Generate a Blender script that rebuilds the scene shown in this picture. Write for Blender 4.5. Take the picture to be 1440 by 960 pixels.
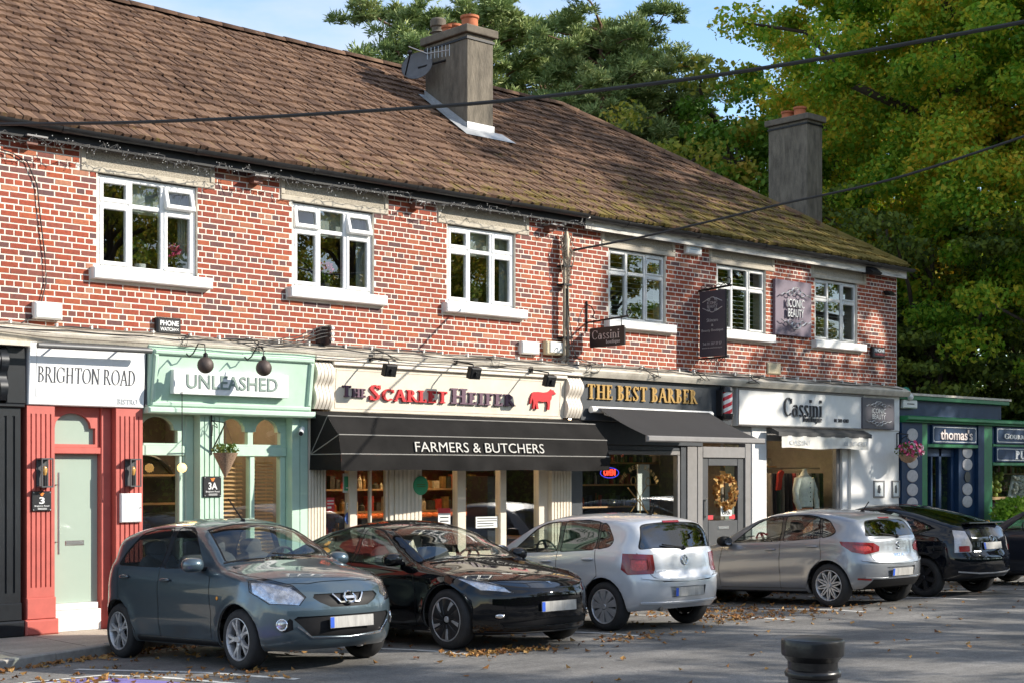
import bpy, bmesh, math, random
from math import sin, cos, pi, radians, tan, atan2, sqrt
from mathutils import Vector, Matrix
from mathutils.bvhtree import BVHTree
random.seed(7)
SC = bpy.context.scene
COL = SC.collection
for o in list(bpy.data.objects): bpy.data.objects.remove(o)

# ------------------------------------------------------------ camera, world, sun, exposure
FPX, HY, CAMH, CAMD = 2100.0, 666.0, 1.93, 17.28          # focal (px of a 1440 wide frame), horizon row, eye height, distance to facade
YAW = pi/2 - math.atan((3020-720)/FPX)
CY, SY = cos(YAW), sin(YAW)
cam = bpy.data.objects.new('camera', bpy.data.cameras.new('camera')); COL.objects.link(cam)
cam.location = (0, -CAMD, CAMH); cam.rotation_euler = (pi/2, 0, -YAW)
cam.data.sensor_width = 36; cam.data.lens = FPX/1440*36; cam.data.shift_y = (HY-480)/1440
cam.data.clip_end = 2000; cam.data.clip_start = .1
SC.camera = cam
SUN = Vector((.95, -1.0, .72)).normalized()               # towards the sun
elev = math.asin(SUN.z); azim = atan2(SUN.x, SUN.y)
W = bpy.data.worlds.new('World'); SC.world = W; W.use_nodes = True
nt = W.node_tree; nd, lk = nt.nodes, nt.links
bg = nd['Background']; bg.inputs[1].default_value = .15
sky = nd.new('ShaderNodeTexSky'); sky.sky_type = 'NISHITA'; sky.sun_disc = False
sky.sun_elevation = elev; sky.sun_rotation = azim; sky.air_density = 1.0; sky.dust_density = .15; sky.ozone_density = 2.2
tc = nd.new('ShaderNodeTexCoord'); mp = nd.new('ShaderNodeMapping'); mp.inputs['Scale'].default_value = (1, 1, 2.6)
mp.inputs['Location'].default_value = (.35, .1, .2)
nz = nd.new('ShaderNodeTexNoise'); nz.inputs['Scale'].default_value = 2.3; nz.inputs['Detail'].default_value = 7; nz.inputs['Roughness'].default_value = .55
cr = nd.new('ShaderNodeValToRGB'); cr.color_ramp.elements[0].position = .42; cr.color_ramp.elements[1].position = .60
mx = nd.new('ShaderNodeMix'); mx.data_type = 'RGBA'; mx.inputs[7].default_value = (3.3, 3.4, 3.55, 1)
mm = nd.new('ShaderNodeMath'); mm.operation = 'MULTIPLY'; mm.inputs[1].default_value = .92
lk.new(tc.outputs['Generated'], mp.inputs[0]); lk.new(mp.outputs[0], nz.inputs['Vector']); lk.new(nz.outputs[0], cr.inputs[0])
lk.new(cr.outputs[0], mm.inputs[0]); lk.new(mm.outputs[0], mx.inputs[0])
lk.new(sky.outputs[0], mx.inputs[6]); lk.new(mx.outputs[2], bg.inputs[0])
sl = bpy.data.lights.new('sun', 'SUN'); sl.energy = 4.1; sl.angle = radians(.5); sl.color = (1, .93, .82)
so = bpy.data.objects.new('sun', sl); COL.objects.link(so)
so.rotation_euler = (-SUN).to_track_quat('-Z', 'Y').to_euler(); so.location = SUN*60
vs = SC.view_settings; vs.view_transform = 'Standard'; vs.look = 'None'; vs.exposure = .95; vs.gamma = 1; vs.use_curve_mapping = False
SC.cycles.use_denoising = True
SC.cycles.max_bounces = 6; SC.cycles.transparent_max_bounces = 12; SC.cycles.caustics_reflective = False; SC.cycles.caustics_refractive = False

# ------------------------------------------------------------ pixel to place (a row/column gives a ray; the plane it meets gives the distance)
def F(u, v, y=0.):
    r = (u-720)/FPX; t = (y+CAMD)/(CY-SY*r)
    return Vector(((SY+CY*r)*t, y, CAMH+(HY-v)/FPX*t))
def FX(u, y=0.): return F(u, 0, y).x
def FZ(u, v, y=0.): return F(u, v, y).z
def G(u, v, z=0.):
    t = (CAMH-z)*FPX/(v-HY); r = (u-720)/FPX
    return Vector(((SY+CY*r)*t, (CY-SY*r)*t-CAMD, z))
def FD(u, v, Z):                                            # at view depth Z
    r = (u-720)/FPX
    return Vector(((SY+CY*r)*Z, (CY-SY*r)*Z-CAMD, CAMH+(HY-v)/FPX*Z))

# ------------------------------------------------------------ materials
def _n(m): return m.node_tree.nodes, m.node_tree.links
def mat(name, col, rough=.6, metal=0, var=.12, vscale=6, bump=0, bscale=60, coat=0, spec=.5, emit=None, es=1, dirt=0, dirtcol=(.05,.045,.04), stretch=None):
    m = bpy.data.materials.new(name); m.use_nodes = True
    N, L = _n(m); b = N['Principled BSDF']
    b.inputs['Base Color'].default_value = (*col, 1); b.inputs['Roughness'].default_value = rough
    b.inputs['Metallic'].default_value = metal; b.inputs['Coat Weight'].default_value = coat; b.inputs['Coat Roughness'].default_value = .03
    b.inputs['Specular IOR Level'].default_value = spec
    if emit: b.inputs['Emission Color'].default_value = (*emit, 1); b.inputs['Emission Strength'].default_value = es
    if var or bump or dirt:
        t = N.new('ShaderNodeTexCoord'); src = t.outputs['Object']
        if stretch:
            k = N.new('ShaderNodeMapping'); k.inputs['Scale'].default_value = stretch; L.new(src, k.inputs[0]); src = k.outputs[0]
    if var:
        z = N.new('ShaderNodeTexNoise'); z.inputs['Scale'].default_value = vscale; z.inputs['Detail'].default_value = 6; z.inputs['Roughness'].default_value = .65
        L.new(src, z.inputs['Vector'])
        r = N.new('ShaderNodeMapRange'); r.inputs[1].default_value = .3; r.inputs[2].default_value = .7
        r.inputs[3].default_value = 1-var; r.inputs[4].default_value = 1+var; L.new(z.outputs[0], r.inputs[0])
        x = N.new('ShaderNodeMix'); x.data_type = 'RGBA'; x.blend_type = 'MULTIPLY'; x.inputs[0].default_value = 1
        x.inputs[6].default_value = (*col, 1); L.new(r.outputs[0], x.inputs[7]); out = x.outputs[2]
        if dirt:
            z2 = N.new('ShaderNodeTexNoise'); z2.inputs['Scale'].default_value = vscale*.45; z2.inputs['Detail'].default_value = 8; z2.inputs['Roughness'].default_value = .7
            L.new(src, z2.inputs['Vector'])
            r2 = N.new('ShaderNodeMapRange'); r2.inputs[1].default_value = .5; r2.inputs[2].default_value = .75; r2.inputs[3].default_value = 0; r2.inputs[4].default_value = dirt
            L.new(z2.outputs[0], r2.inputs[0])
            x2 = N.new('ShaderNodeMix'); x2.data_type = 'RGBA'; L.new(r2.outputs[0], x2.inputs[0]); L.new(out, x2.inputs[6]); x2.inputs[7].default_value = (*dirtcol, 1); out = x2.outputs[2]
        L.new(out, b.inputs['Base Color'])
    if bump:
        z = N.new('ShaderNodeTexNoise'); z.inputs['Scale'].default_value = bscale; z.inputs['Detail'].default_value = 4
        L.new(src, z.inputs['Vector'])
        q = N.new('ShaderNodeBump'); q.inputs['Strength'].default_value = bump; q.inputs['Distance'].default_value = .01
        L.new(z.outputs[0], q.inputs['Height']); L.new(q.outputs[0], b.inputs['Normal'])
    return m
def glass(name, tint=(.8,.86,.84), ior=1.6, rough=0., refl=(1,1,1)):
    m = bpy.data.materials.new(name); m.use_nodes = True; N, L = _n(m)
    N.remove(N['Principled BSDF']); o = N['Material Output']
    t = N.new('ShaderNodeBsdfTransparent'); t.inputs[0].default_value = (*tint, 1)
    g = N.new('ShaderNodeBsdfGlossy'); g.inputs['Roughness'].default_value = rough; g.inputs[0].default_value = (*refl, 1)
    f0 = 2*((ior-1)/(ior+1))**2                             # both faces of the sheet; symmetric from either side
    lw = N.new('ShaderNodeLayerWeight'); lw.inputs[0].default_value = .5
    pw = N.new('ShaderNodeMath'); pw.operation = 'POWER'; pw.inputs[1].default_value = 5; L.new(lw.outputs['Facing'], pw.inputs[0])
    f = N.new('ShaderNodeMath'); f.operation = 'MULTIPLY_ADD'; f.inputs[1].default_value = 1-f0; f.inputs[2].default_value = f0; L.new(pw.outputs[0], f.inputs[0])
    x = N.new('ShaderNodeMixShader'); L.new(f.outputs[0], x.inputs[0]); L.new(t.outputs[0], x.inputs[1]); L.new(g.outputs[0], x.inputs[2]); L.new(x.outputs[0], o.inputs[0])
    return m

# ------------------------------------------------------------ objects
ORI = {}
def tag(o, label=None, cat=None, group=None, kind=None):
    if label: o['label'] = label
    if cat: o['category'] = cat
    if group: o['group'] = group
    if kind: o['kind'] = kind
    return o
def thing(name, label, cat, loc=(0,0,0), group=None, rz=0):
    o = bpy.data.objects.new(name, None); COL.objects.link(o); o.location = loc; o.rotation_euler = (0,0,rz)
    o.empty_display_size = .2
    ORI[o] = Vector(loc)
    return tag(o, label, cat, group)
def link(name, me, parent=None, mats=(), origin=None, smooth=False):
    for m in mats:
        if m is not None: me.materials.append(m)
    if smooth:
        for p in me.polygons: p.use_smooth = True
    o = bpy.data.objects.new(name, me); COL.objects.link(o)
    if parent is not None: o.parent = parent; ORI[o] = ORI[parent]
    else: ORI[o] = Vector(origin or (0,0,0)); o.location = ORI[o]
    return o
class MB:
    def __init__(s): s.v = []; s.f = []; s.mi = []; s.cur = 0
    def add(s, vs, fs):
        k = len(s.v); s.v += [tuple(p) for p in vs]
        for f in fs: s.f.append(tuple(i+k for i in f)); s.mi.append(s.cur)
        return s
    def box(s, x0, x1, y0, y1, z0, z1):
        return s.add([(x0,y0,z0),(x1,y0,z0),(x1,y1,z0),(x0,y1,z0),(x0,y0,z1),(x1,y0,z1),(x1,y1,z1),(x0,y1,z1)],
                     [(0,3,2,1),(4,5,6,7),(0,1,5,4),(1,2,6,5),(2,3,7,6),(3,0,4,7)])
    def cbox(s, c, sx, sy, sz): return s.box(c[0]-sx/2,c[0]+sx/2,c[1]-sy/2,c[1]+sy/2,c[2]-sz/2,c[2]+sz/2)
    def bbox(s, x0, x1, y0, y1, z0, z1, b=.01):             # box with chamfered front edges (front is -y)
        b = min(b, (x1-x0)/3, (z1-z0)/3, (y1-y0)*.9)
        return s.add([(x0,y1,z0),(x1,y1,z0),(x1,y1,z1),(x0,y1,z1),(x0,y0+b,z0),(x1,y0+b,z0),(x1,y0+b,z1),(x0,y0+b,z1),
                      (x0+b,y0,z0+b),(x1-b,y0,z0+b),(x1-b,y0,z1-b),(x0+b,y0,z1-b)],
                     [(0,3,2,1),(0,1,5,4),(1,2,6,5),(2,3,7,6),(3,0,4,7),(4,5,9,8),(5,6,10,9),(6,7,11,10),(7,4,8,11),(8,9,10,11)])
    def tube(s, pts, r, n=6, caps=True, r1=None):
        pts = [Vector(p) for p in pts]; k = len(pts); rings = []
        for i, p in enumerate(pts):
            d = (pts[min(i+1,k-1)]-pts[max(i-1,0)]).normalized()
            a = d.cross(Vector((0,0,1)))
            if a.length < .05: a = d.cross(Vector((0,1,0)))
            a.normalize(); b = d.cross(a)
            rr = r if r1 is None else r+(r1-r)*i/max(1,k-1)
            rings.append([p+(a*cos(2*pi*j/n)+b*sin(2*pi*j/n))*rr for j in range(n)])
        vs = [q for g in rings for q in g]; fs = []
        for i in range(k-1):
            for j in range(n): fs.append((i*n+j, i*n+(j+1)%n, (i+1)*n+(j+1)%n, (i+1)*n+j))
        if caps: fs += [tuple(range(n))[::-1], tuple(range((k-1)*n, k*n))]
        return s.add(vs, fs)
    def lathe(s, prof, c=(0,0,0), n=16, axis='z', caps=True):
        vs = []; fs = []; k = len(prof)
        for r, h in prof:
            for j in range(n):
                a = 2*pi*j/n; p = (r*cos(a), r*sin(a), h)
                if axis == 'y': p = (p[0], p[2], p[1])
                if axis == 'x': p = (p[2], p[0], p[1])
                vs.append((p[0]+c[0], p[1]+c[1], p[2]+c[2]))
        for i in range(k-1):
            for j in range(n): fs.append((i*n+j, i*n+(j+1)%n, (i+1)*n+(j+1)%n, (i+1)*n+j))
        if caps and prof[0][0] > 1e-5: fs.append(tuple(range(n))[::-1])
        if caps and prof[-1][0] > 1e-5: fs.append(tuple(range((k-1)*n, k*n)))
        return s.add(vs, fs)
    def prism(s, poly, d0, d1, axis='y'):                   # poly in (x,z) for axis y, (y,z) for x, (x,y) for z
        n = len(poly)
        def m(p, d): return (p[0], d, p[1]) if axis == 'y' else ((d, p[0], p[1]) if axis == 'x' else (p[0], p[1], d))
        vs = [m(p, d0) for p in poly]+[m(p, d1) for p in poly]
        return s.add(vs, [tuple(range(n)), tuple(range(2*n-1, n-1, -1))]+[(i, i+n, (i+1)%n+n, (i+1)%n) for i in range(n)])
    def sphere(s, c, r, n=12, m=8, sc=(1,1,1)):
        vs = []; fs = []
        for i in range(m+1):
            t = pi*i/m
            for j in range(n):
                a = 2*pi*j/n; vs.append((c[0]+r*sc[0]*sin(t)*cos(a), c[1]+r*sc[1]*sin(t)*sin(a), c[2]+r*sc[2]*cos(t)))
        for i in range(m):
            for j in range(n): fs.append((i*n+j, (i+1)*n+j, (i+1)*n+(j+1)%n, i*n+(j+1)%n))
        return s.add(vs, fs)
    def merge(s, other, M=None):
        k = len(s.v); s.v += [tuple(M @ Vector(p)) if M else p for p in other.v]
        for f, i in zip(other.f, other.mi): s.f.append(tuple(a+k for a in f)); s.mi.append(i)
        return s
    def mesh(s, name, org=(0,0,0), fixn=True):
        me = bpy.data.meshes.new(name); o = Vector(org)
        me.from_pydata([Vector(p)-o for p in s.v], [], s.f)
        if any(s.mi): me.polygons.foreach_set('material_index', s.mi)
        if fixn and len(s.f) < 60000:
            bm = bmesh.new(); bm.from_mesh(me); bmesh.ops.recalc_face_normals(bm, faces=bm.faces); bm.to_mesh(me); bm.free()
        return me
    def build(s, name, m, parent=None, smooth=False, bevel=0, label=None, cat=None, group=None, kind=None, fixn=True):
        ms = m if isinstance(m, (list, tuple)) else [m]
        if parent is not None: org = ORI[parent]
        else:
            xs, ys, zs = zip(*s.v); org = Vector(((min(xs)+max(xs))/2, (min(ys)+max(ys))/2, min(zs)))
        o = link(name, s.mesh(name, org, fixn), parent, ms, org, False)
        if smooth:
            sm = smooth if isinstance(smooth, (int, float)) and smooth > 1 else 40
            o.data.polygons.foreach_set('use_smooth', [True]*len(o.data.polygons))
            o.data.set_sharp_from_angle(angle=radians(sm))
        if bevel:
            b = o.modifiers.new('bevel', 'BEVEL'); b.width = bevel; b.segments = 2; b.limit_method = 'ANGLE'; b.angle_limit = radians(50)
        return tag(o, label, cat, group, kind)
def copy_tree(o, parent=None):
    c = o.copy(); COL.objects.link(c); c.parent = parent; ORI[c] = ORI[o]
    for ch in list(o.children): copy_tree(ch, c)
    return c

# ------------------------------------------------------------ lettering: a drawn serif alphabet, and the built-in sans
def serif(text, x0, x1, z0, z1, yf, depth, stem=.16, thin=.055, small=None, gap=.1, wx=1.0, basez=None):
    """letters drawn from stems, hairlines and bowls; fitted into the rectangle; returns MB with front at yf"""
    S, T = stem, thin
    P = []                                                   # polygons (convex or ring quads)
    def R(x, y, X, Y): P.append([(x,y),(X,y),(X,Y),(x,Y)])
    def V(x, y0=0., y1=1., s0=1, s1=1):
        R(x, y0, x+S, y1)
        if s0: R(x-S*.45, y0, x+S*1.45, y0+T)
        if s1: R(x-S*.45, y1-T, x+S*1.45, y1)
    def D(x, y, X, Y, w): P.append([(x-w/2,y),(x+w/2,y),(X+w/2,Y),(X-w/2,Y)])
    def A(cx, cy, rx, ry, a0, a1, w=None, n=10):
        w = S if w is None else w
        pts = []
        for i in range(n+1):
            a = radians(a0+(a1-a0)*i/n); k = T+(w-T)*abs(cos(a))
            pts.append(((cx+rx*cos(a), cy+ry*sin(a)), (cx+(rx-k)*cos(a), cy+(ry-max(T, k*.5))*sin(a))))
        for i in range(n): P.append([pts[i][0], pts[i+1][0], pts[i+1][1], pts[i][1]])
    def glyph(c):
        if c == 'T': V(.34-S/2,0,1,1,0); R(0,1-T,.68,1); R(0,.8,T*1.2,1); R(.68-T*1.2,.8,.68,1); return .68
        if c == 'H': V(.08); V(.56); R(.08,.5-T/2,.6,.5+T/2); return .8
        if c == 'E': V(.08); R(.1,0,.56,T); R(.1,1-T,.54,1); R(.1,.52,.42,.52+T); R(.54-T,.78,.54,1); R(.56-T,0,.56,.24); R(.42-T,.4,.42,.66); return .6
        if c == 'F': V(.08); R(.1,1-T,.54,1); R(.1,.5,.42,.5+T); R(.54-T,.78,.54,1); R(.42-T,.38,.42,.64); return .56
        if c == 'L': V(.08); R(.1,0,.56,T); R(.56-T,0,.56,.26); return .6
        if c == 'I': V(.08); return .16+S
        if c == 'B': V(.08); A(.22,.77,.3,.23,-90,90); A(.22,.27,.36,.27,-90,90); return .62
        if c == 'P': V(.08); A(.22,.72,.32,.28,-90,90); return .58
        if c == 'R': V(.08); A(.22,.74,.32,.26,-90,90); D(.68,0,.34,.5,S*1.0); R(.58,0,.78,T); return .74
        if c == 'D': V(.08); A(.2,.5,.5,.5,-90,90,n=14); return .74
        if c == 'O': A(.42,.5,.42,.5,0,360,n=24); return .84
        if c == 'Q': A(.42,.5,.42,.5,0,360,n=24); D(.7,-.15,.5,.1,S); return .84
        if c == 'C': A(.42,.5,.42,.5,45,315,n=18); R(.7,.68,.7+T,.95); return .76
        if c == 'G': A(.42,.5,.42,.5,45,315,n=18); V(.64,.08,.44,0,1); R(.7,.68,.7+T,.95); return .84
        if c == 'N': V(.06,0,1); R(.66,0,.66+T*1.3,1); D(.69,0,.12,1,S*1.1); R(.56,1-T,.84,1); return .84
        if c == 'U': V(.06,.3,1,0,1); A(.35,.3,.31,.3,180,360); R(.6,.3,.6+T*1.4,1); R(.5,1-T,.74,1); return .74
        if c == 'V': D(.36,0,.1,1,S); D(.36,0,.62,1,T*1.3); R(0,1-T,.26,1); R(.5,1-T,.72,1); return .72
        if c == 'Y': D(.36,.45,.1,1,S); D(.36,.45,.6,1,T*1.3); V(.36-S/2,0,.46,1,0); R(0,1-T,.24,1); R(.5,1-T,.7,1); return .7
        if c == 'M': R(.08,0,.08+T*1.4,1); V(.76,0,1); D(.46,.1,.12,1,S); D(.46,.1,.8,1,T*1.4); R(0,0,.22,T); return .98
        if c == 'A': D(.06,0,.37,1,T*1.5); D(.66,0,.37,1,S*1.05); R(.18,.33,.54,.33+T); R(-.04,0,.18,T); R(.54,0,.8,T); return .74
        if c == 'S':
            A(.29,.73,.25,.27,20,200,S*.9); A(.29,.27,.27,.27,200,380,S*.9); D(.44,.3,.14,.7,S*1.0); R(.5,.72,.5+T,.98); R(.03,.02,.03+T,.3); return .6
        if c == 'a': A(.25,.22,.22,.24,0,360,S*.8,16); V(.42,0,.42,1,0); A(.3,.42,.2,.22,0,150,S*.6); return .6
        if c == 's': A(.22,.46,.17,.18,20,200,S*.7); A(.22,.16,.19,.18,200,380,S*.7); D(.34,.2,.1,.42,S*.8); return .44
        if c == 'i': V(.08,0,.62); R(.07,.78,.1+S,.94); return .16+S
        if c == 'n': V(.06,0,.62); A(.28,.36,.24,.26,0,170,S*.7); V(.42,0,.38,1,0); return .62
        if c == 'o': A(.26,.3,.25,.32,0,360,S*.8,16); return .52
        if c == 'b': V(.06,0,1,0,1); A(.3,.3,.25,.32,0,360,S*.8,16); return .58
        if c == 'u': V(.06,.2,.62,0,1); A(.26,.22,.2,.22,180,360,S*.7); V(.4,0,.62,1,0); return .6
        if c == 't': V(.12,0,.9,1,0); R(0,.6-T,.4,.6); return .4
        if c == 'q': A(.26,.3,.25,.32,0,360,S*.8,16); V(.42,-.3,.62,1,0); return .58
        if c == 'e': A(.26,.3,.25,.32,40,320,S*.8,16); R(.08,.3,.46,.3+T); A(.26,.3,.25,.32,0,45,S*.8,5); return .52
        return .32
    allp = []; cx = 0
    for c in text:
        sc = 1.0
        if small and c.islower(): c = c.upper(); sc = small
        if c == ' ': cx += .34; continue
        P = []
        w = glyph(c)
        allp += [[((x*wx)*sc+cx, y*sc) for x, y in p] for p in P]; cx += (w*wx+gap)*sc
    cx -= gap
    mb = MB(); kx = (x1-x0)/cx; kz = z1-z0
    for i, p in enumerate(allp):
        q = [(x0+x*kx, z0+y*kz) for x, y in p]
        mb.prism(q, yf-.0002*(i % 9), yf+depth)
    return mb
def sans_mesh(text, x0, x1, z0, z1, yf, depth, offset=0., shear=0., bold=0):
    c = bpy.data.curves.new('lettering', 'FONT'); c.body = text; c.extrude = .05; c.resolution_u = 3; c.offset = offset; c.shear = shear; c.align_x = 'LEFT'
    o = bpy.data.objects.new('tmp', c); COL.objects.link(o)
    dg = bpy.context.evaluated_depsgraph_get(); me = o.evaluated_get(dg).to_mesh()
    vs = [tuple(v.co) for v in me.vertices]; fs = [tuple(p.vertices) for p in me.polygons]
    o.evaluated_get(dg).to_mesh_clear(); bpy.data.objects.remove(o); bpy.data.curves.remove(c)
    ax, bx = min(v[0] for v in vs), max(v[0] for v in vs); ay, by = min(v[1] for v in vs), max(v[1] for v in vs)
    mb = MB(); kx = (x1-x0)/(bx-ax); kz = (z1-z0)/(by-ay)
    mb.add([(x0+(v[0]-ax)*kx, yf+depth/2-v[2]/.1*depth, z0+(v[1]-ay)*kz) for v in vs], fs)
    return mb
# ------------------------------------------------------------ cars
def pchip(pts):
    xs = [p[0] for p in pts]; ys = [p[1] for p in pts]; n = len(xs)
    d = [(ys[i+1]-ys[i])/(xs[i+1]-xs[i]) for i in range(n-1)]; m = [d[0]]+[0]*(n-2)+[d[-1]]
    for i in range(1, n-1):
        if d[i-1]*d[i] > 0:
            a, b = xs[i]-xs[i-1], xs[i+1]-xs[i]; w1, w2 = 2*b+a, b+2*a; m[i] = (w1+w2)/(w1/d[i-1]+w2/d[i])
    def f(x):
        if x <= xs[0]: return ys[0]
        if x >= xs[-1]: return ys[-1]
        i = 0
        while xs[i+1] < x: i += 1
        h = xs[i+1]-xs[i]; t = (x-xs[i])/h
        return (2*t**3-3*t*t+1)*ys[i]+(t**3-2*t*t+t)*h*m[i]+(-2*t**3+3*t*t)*ys[i+1]+(t**3-t*t)*h*m[i+1]
    return f
def smooth01(x): x = max(0, min(1, x)); return x*x*(3-2*x)
CM = {}
def car_mats():
    CM['glass'] = glass('car_glass', (.74,.80,.77), 1.5); CM['dglass'] = glass('car_privacy_glass', (.10,.11,.11), 1.6)
    CM['lens'] = glass('lamp_lens', (.92,.93,.95), 1.5)
    CM['black'] = mat('black_plastic', (.008,.008,.009), .55, var=.2, vscale=30, spec=.2); CM['gloss'] = mat('gloss_black', (.008,.008,.009), .12, var=0, coat=.5)
    CM['tyre'] = mat('tyre_rubber', (.016,.016,.017), .8, var=.3, vscale=14, dirt=.35, dirtcol=(.06,.055,.05)); CM['well'] = mat('wheel_well', (.006,.006,.006), .95, var=0)
    CM['alloy'] = mat('alloy', (.50,.50,.51), .38, .55, var=.12, vscale=20, dirt=.3, dirtcol=(.12,.1,.085)); CM['chrome'] = mat('chrome', (.75,.75,.76), .08, 1, var=0)
    CM['darkalloy'] = mat('dark_alloy', (.028,.028,.031), .35, .4, var=.15)
    CM['cloth'] = mat('seat_cloth', (.045,.047,.055), .85, var=.2); CM['trim'] = mat('cabin_trim', (.02,.02,.022), .7, var=.15)
    CM['lining'] = mat('cabin_lining', (.16,.155,.15), .9, var=0)
    CM['red'] = mat('tail_lamp_red', (.20,.002,.004), .12, var=.25, vscale=25, coat=.8, bump=.25, bscale=90); CM['clearlamp'] = mat('tail_lamp_clear', (.45,.43,.43), .15, .2, var=.2, vscale=22, coat=.8, bump=.2, bscale=90)
    CM['redcore'] = mat('tail_lamp_core', (.42,.03,.025), .2, var=.5, vscale=40, coat=.8, bump=.4, bscale=120)
    CM['reflector'] = mat('lamp_reflector', (.55,.55,.57), .15, .9, var=.55, vscale=13, bump=.5, bscale=22); CM['amber'] = mat('lamp_amber', (.7,.28,.03), .2, var=0)
    CM['plate'] = mat('number_plate', (.36,.35,.33), .5, var=.3, vscale=11, stretch=(1.6,1.6,.3)); CM['eu'] = mat('plate_band', (.02,.09,.5), .4, var=0)
    CM['paper'] = mat('windscreen_paper', (.75,.76,.7), .7, var=.05); CM['steel'] = mat('exhaust_steel', (.25,.24,.23), .35, .9, var=.2)
def paint(name, col, metal=.6, rough=.32, flake=.06, dust=.1, dustcol=(.1,.085,.07), spec=.5):
    m = mat(name, col, rough, metal, var=flake, vscale=240, coat=1.0, dirt=0, spec=spec)
    N, L = _n(m); b = N['Principled BSDF']
    t = N.new('ShaderNodeTexCoord'); z = N.new('ShaderNodeTexNoise'); z.inputs['Scale'].default_value = 3; z.inputs['Detail'].default_value = 6; L.new(t.outputs['Object'], z.inputs['Vector'])
    s = N.new('ShaderNodeSeparateXYZ'); L.new(t.outputs['Object'], s.inputs[0])
    r = N.new('ShaderNodeMapRange'); r.inputs[1].default_value = .75; r.inputs[2].default_value = .2; r.inputs[3].default_value = 0; r.inputs[4].default_value = 1; L.new(s.outputs[2], r.inputs[0])
    k = N.new('ShaderNodeMath'); k.operation = 'MULTIPLY'; L.new(r.outputs[0], k.inputs[0]); L.new(z.outputs[0], k.inputs[1])
    k2 = N.new('ShaderNodeMath'); k2.operation = 'MULTIPLY'; L.new(k.outputs[0], k2.inputs[0]); k2.inputs[1].default_value = dust*3
    src = b.inputs['Base Color'].links[0].from_socket
    x = N.new('ShaderNodeMix'); x.data_type = 'RGBA'; L.new(k2.outputs[0], x.inputs[0]); L.new(src, x.inputs[6]); x.inputs[7].default_value = (*dustcol, 1); L.new(x.outputs[2], b.inputs['Base Color'])
    c = N.new('ShaderNodeMapRange'); c.inputs[1].default_value = 0; c.inputs[2].default_value = .6; c.inputs[3].default_value = .03; c.inputs[4].default_value = .3; L.new(k2.outputs[0], c.inputs[0]); L.new(c.outputs[0], b.inputs['Coat Roughness'])
    return m

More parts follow.
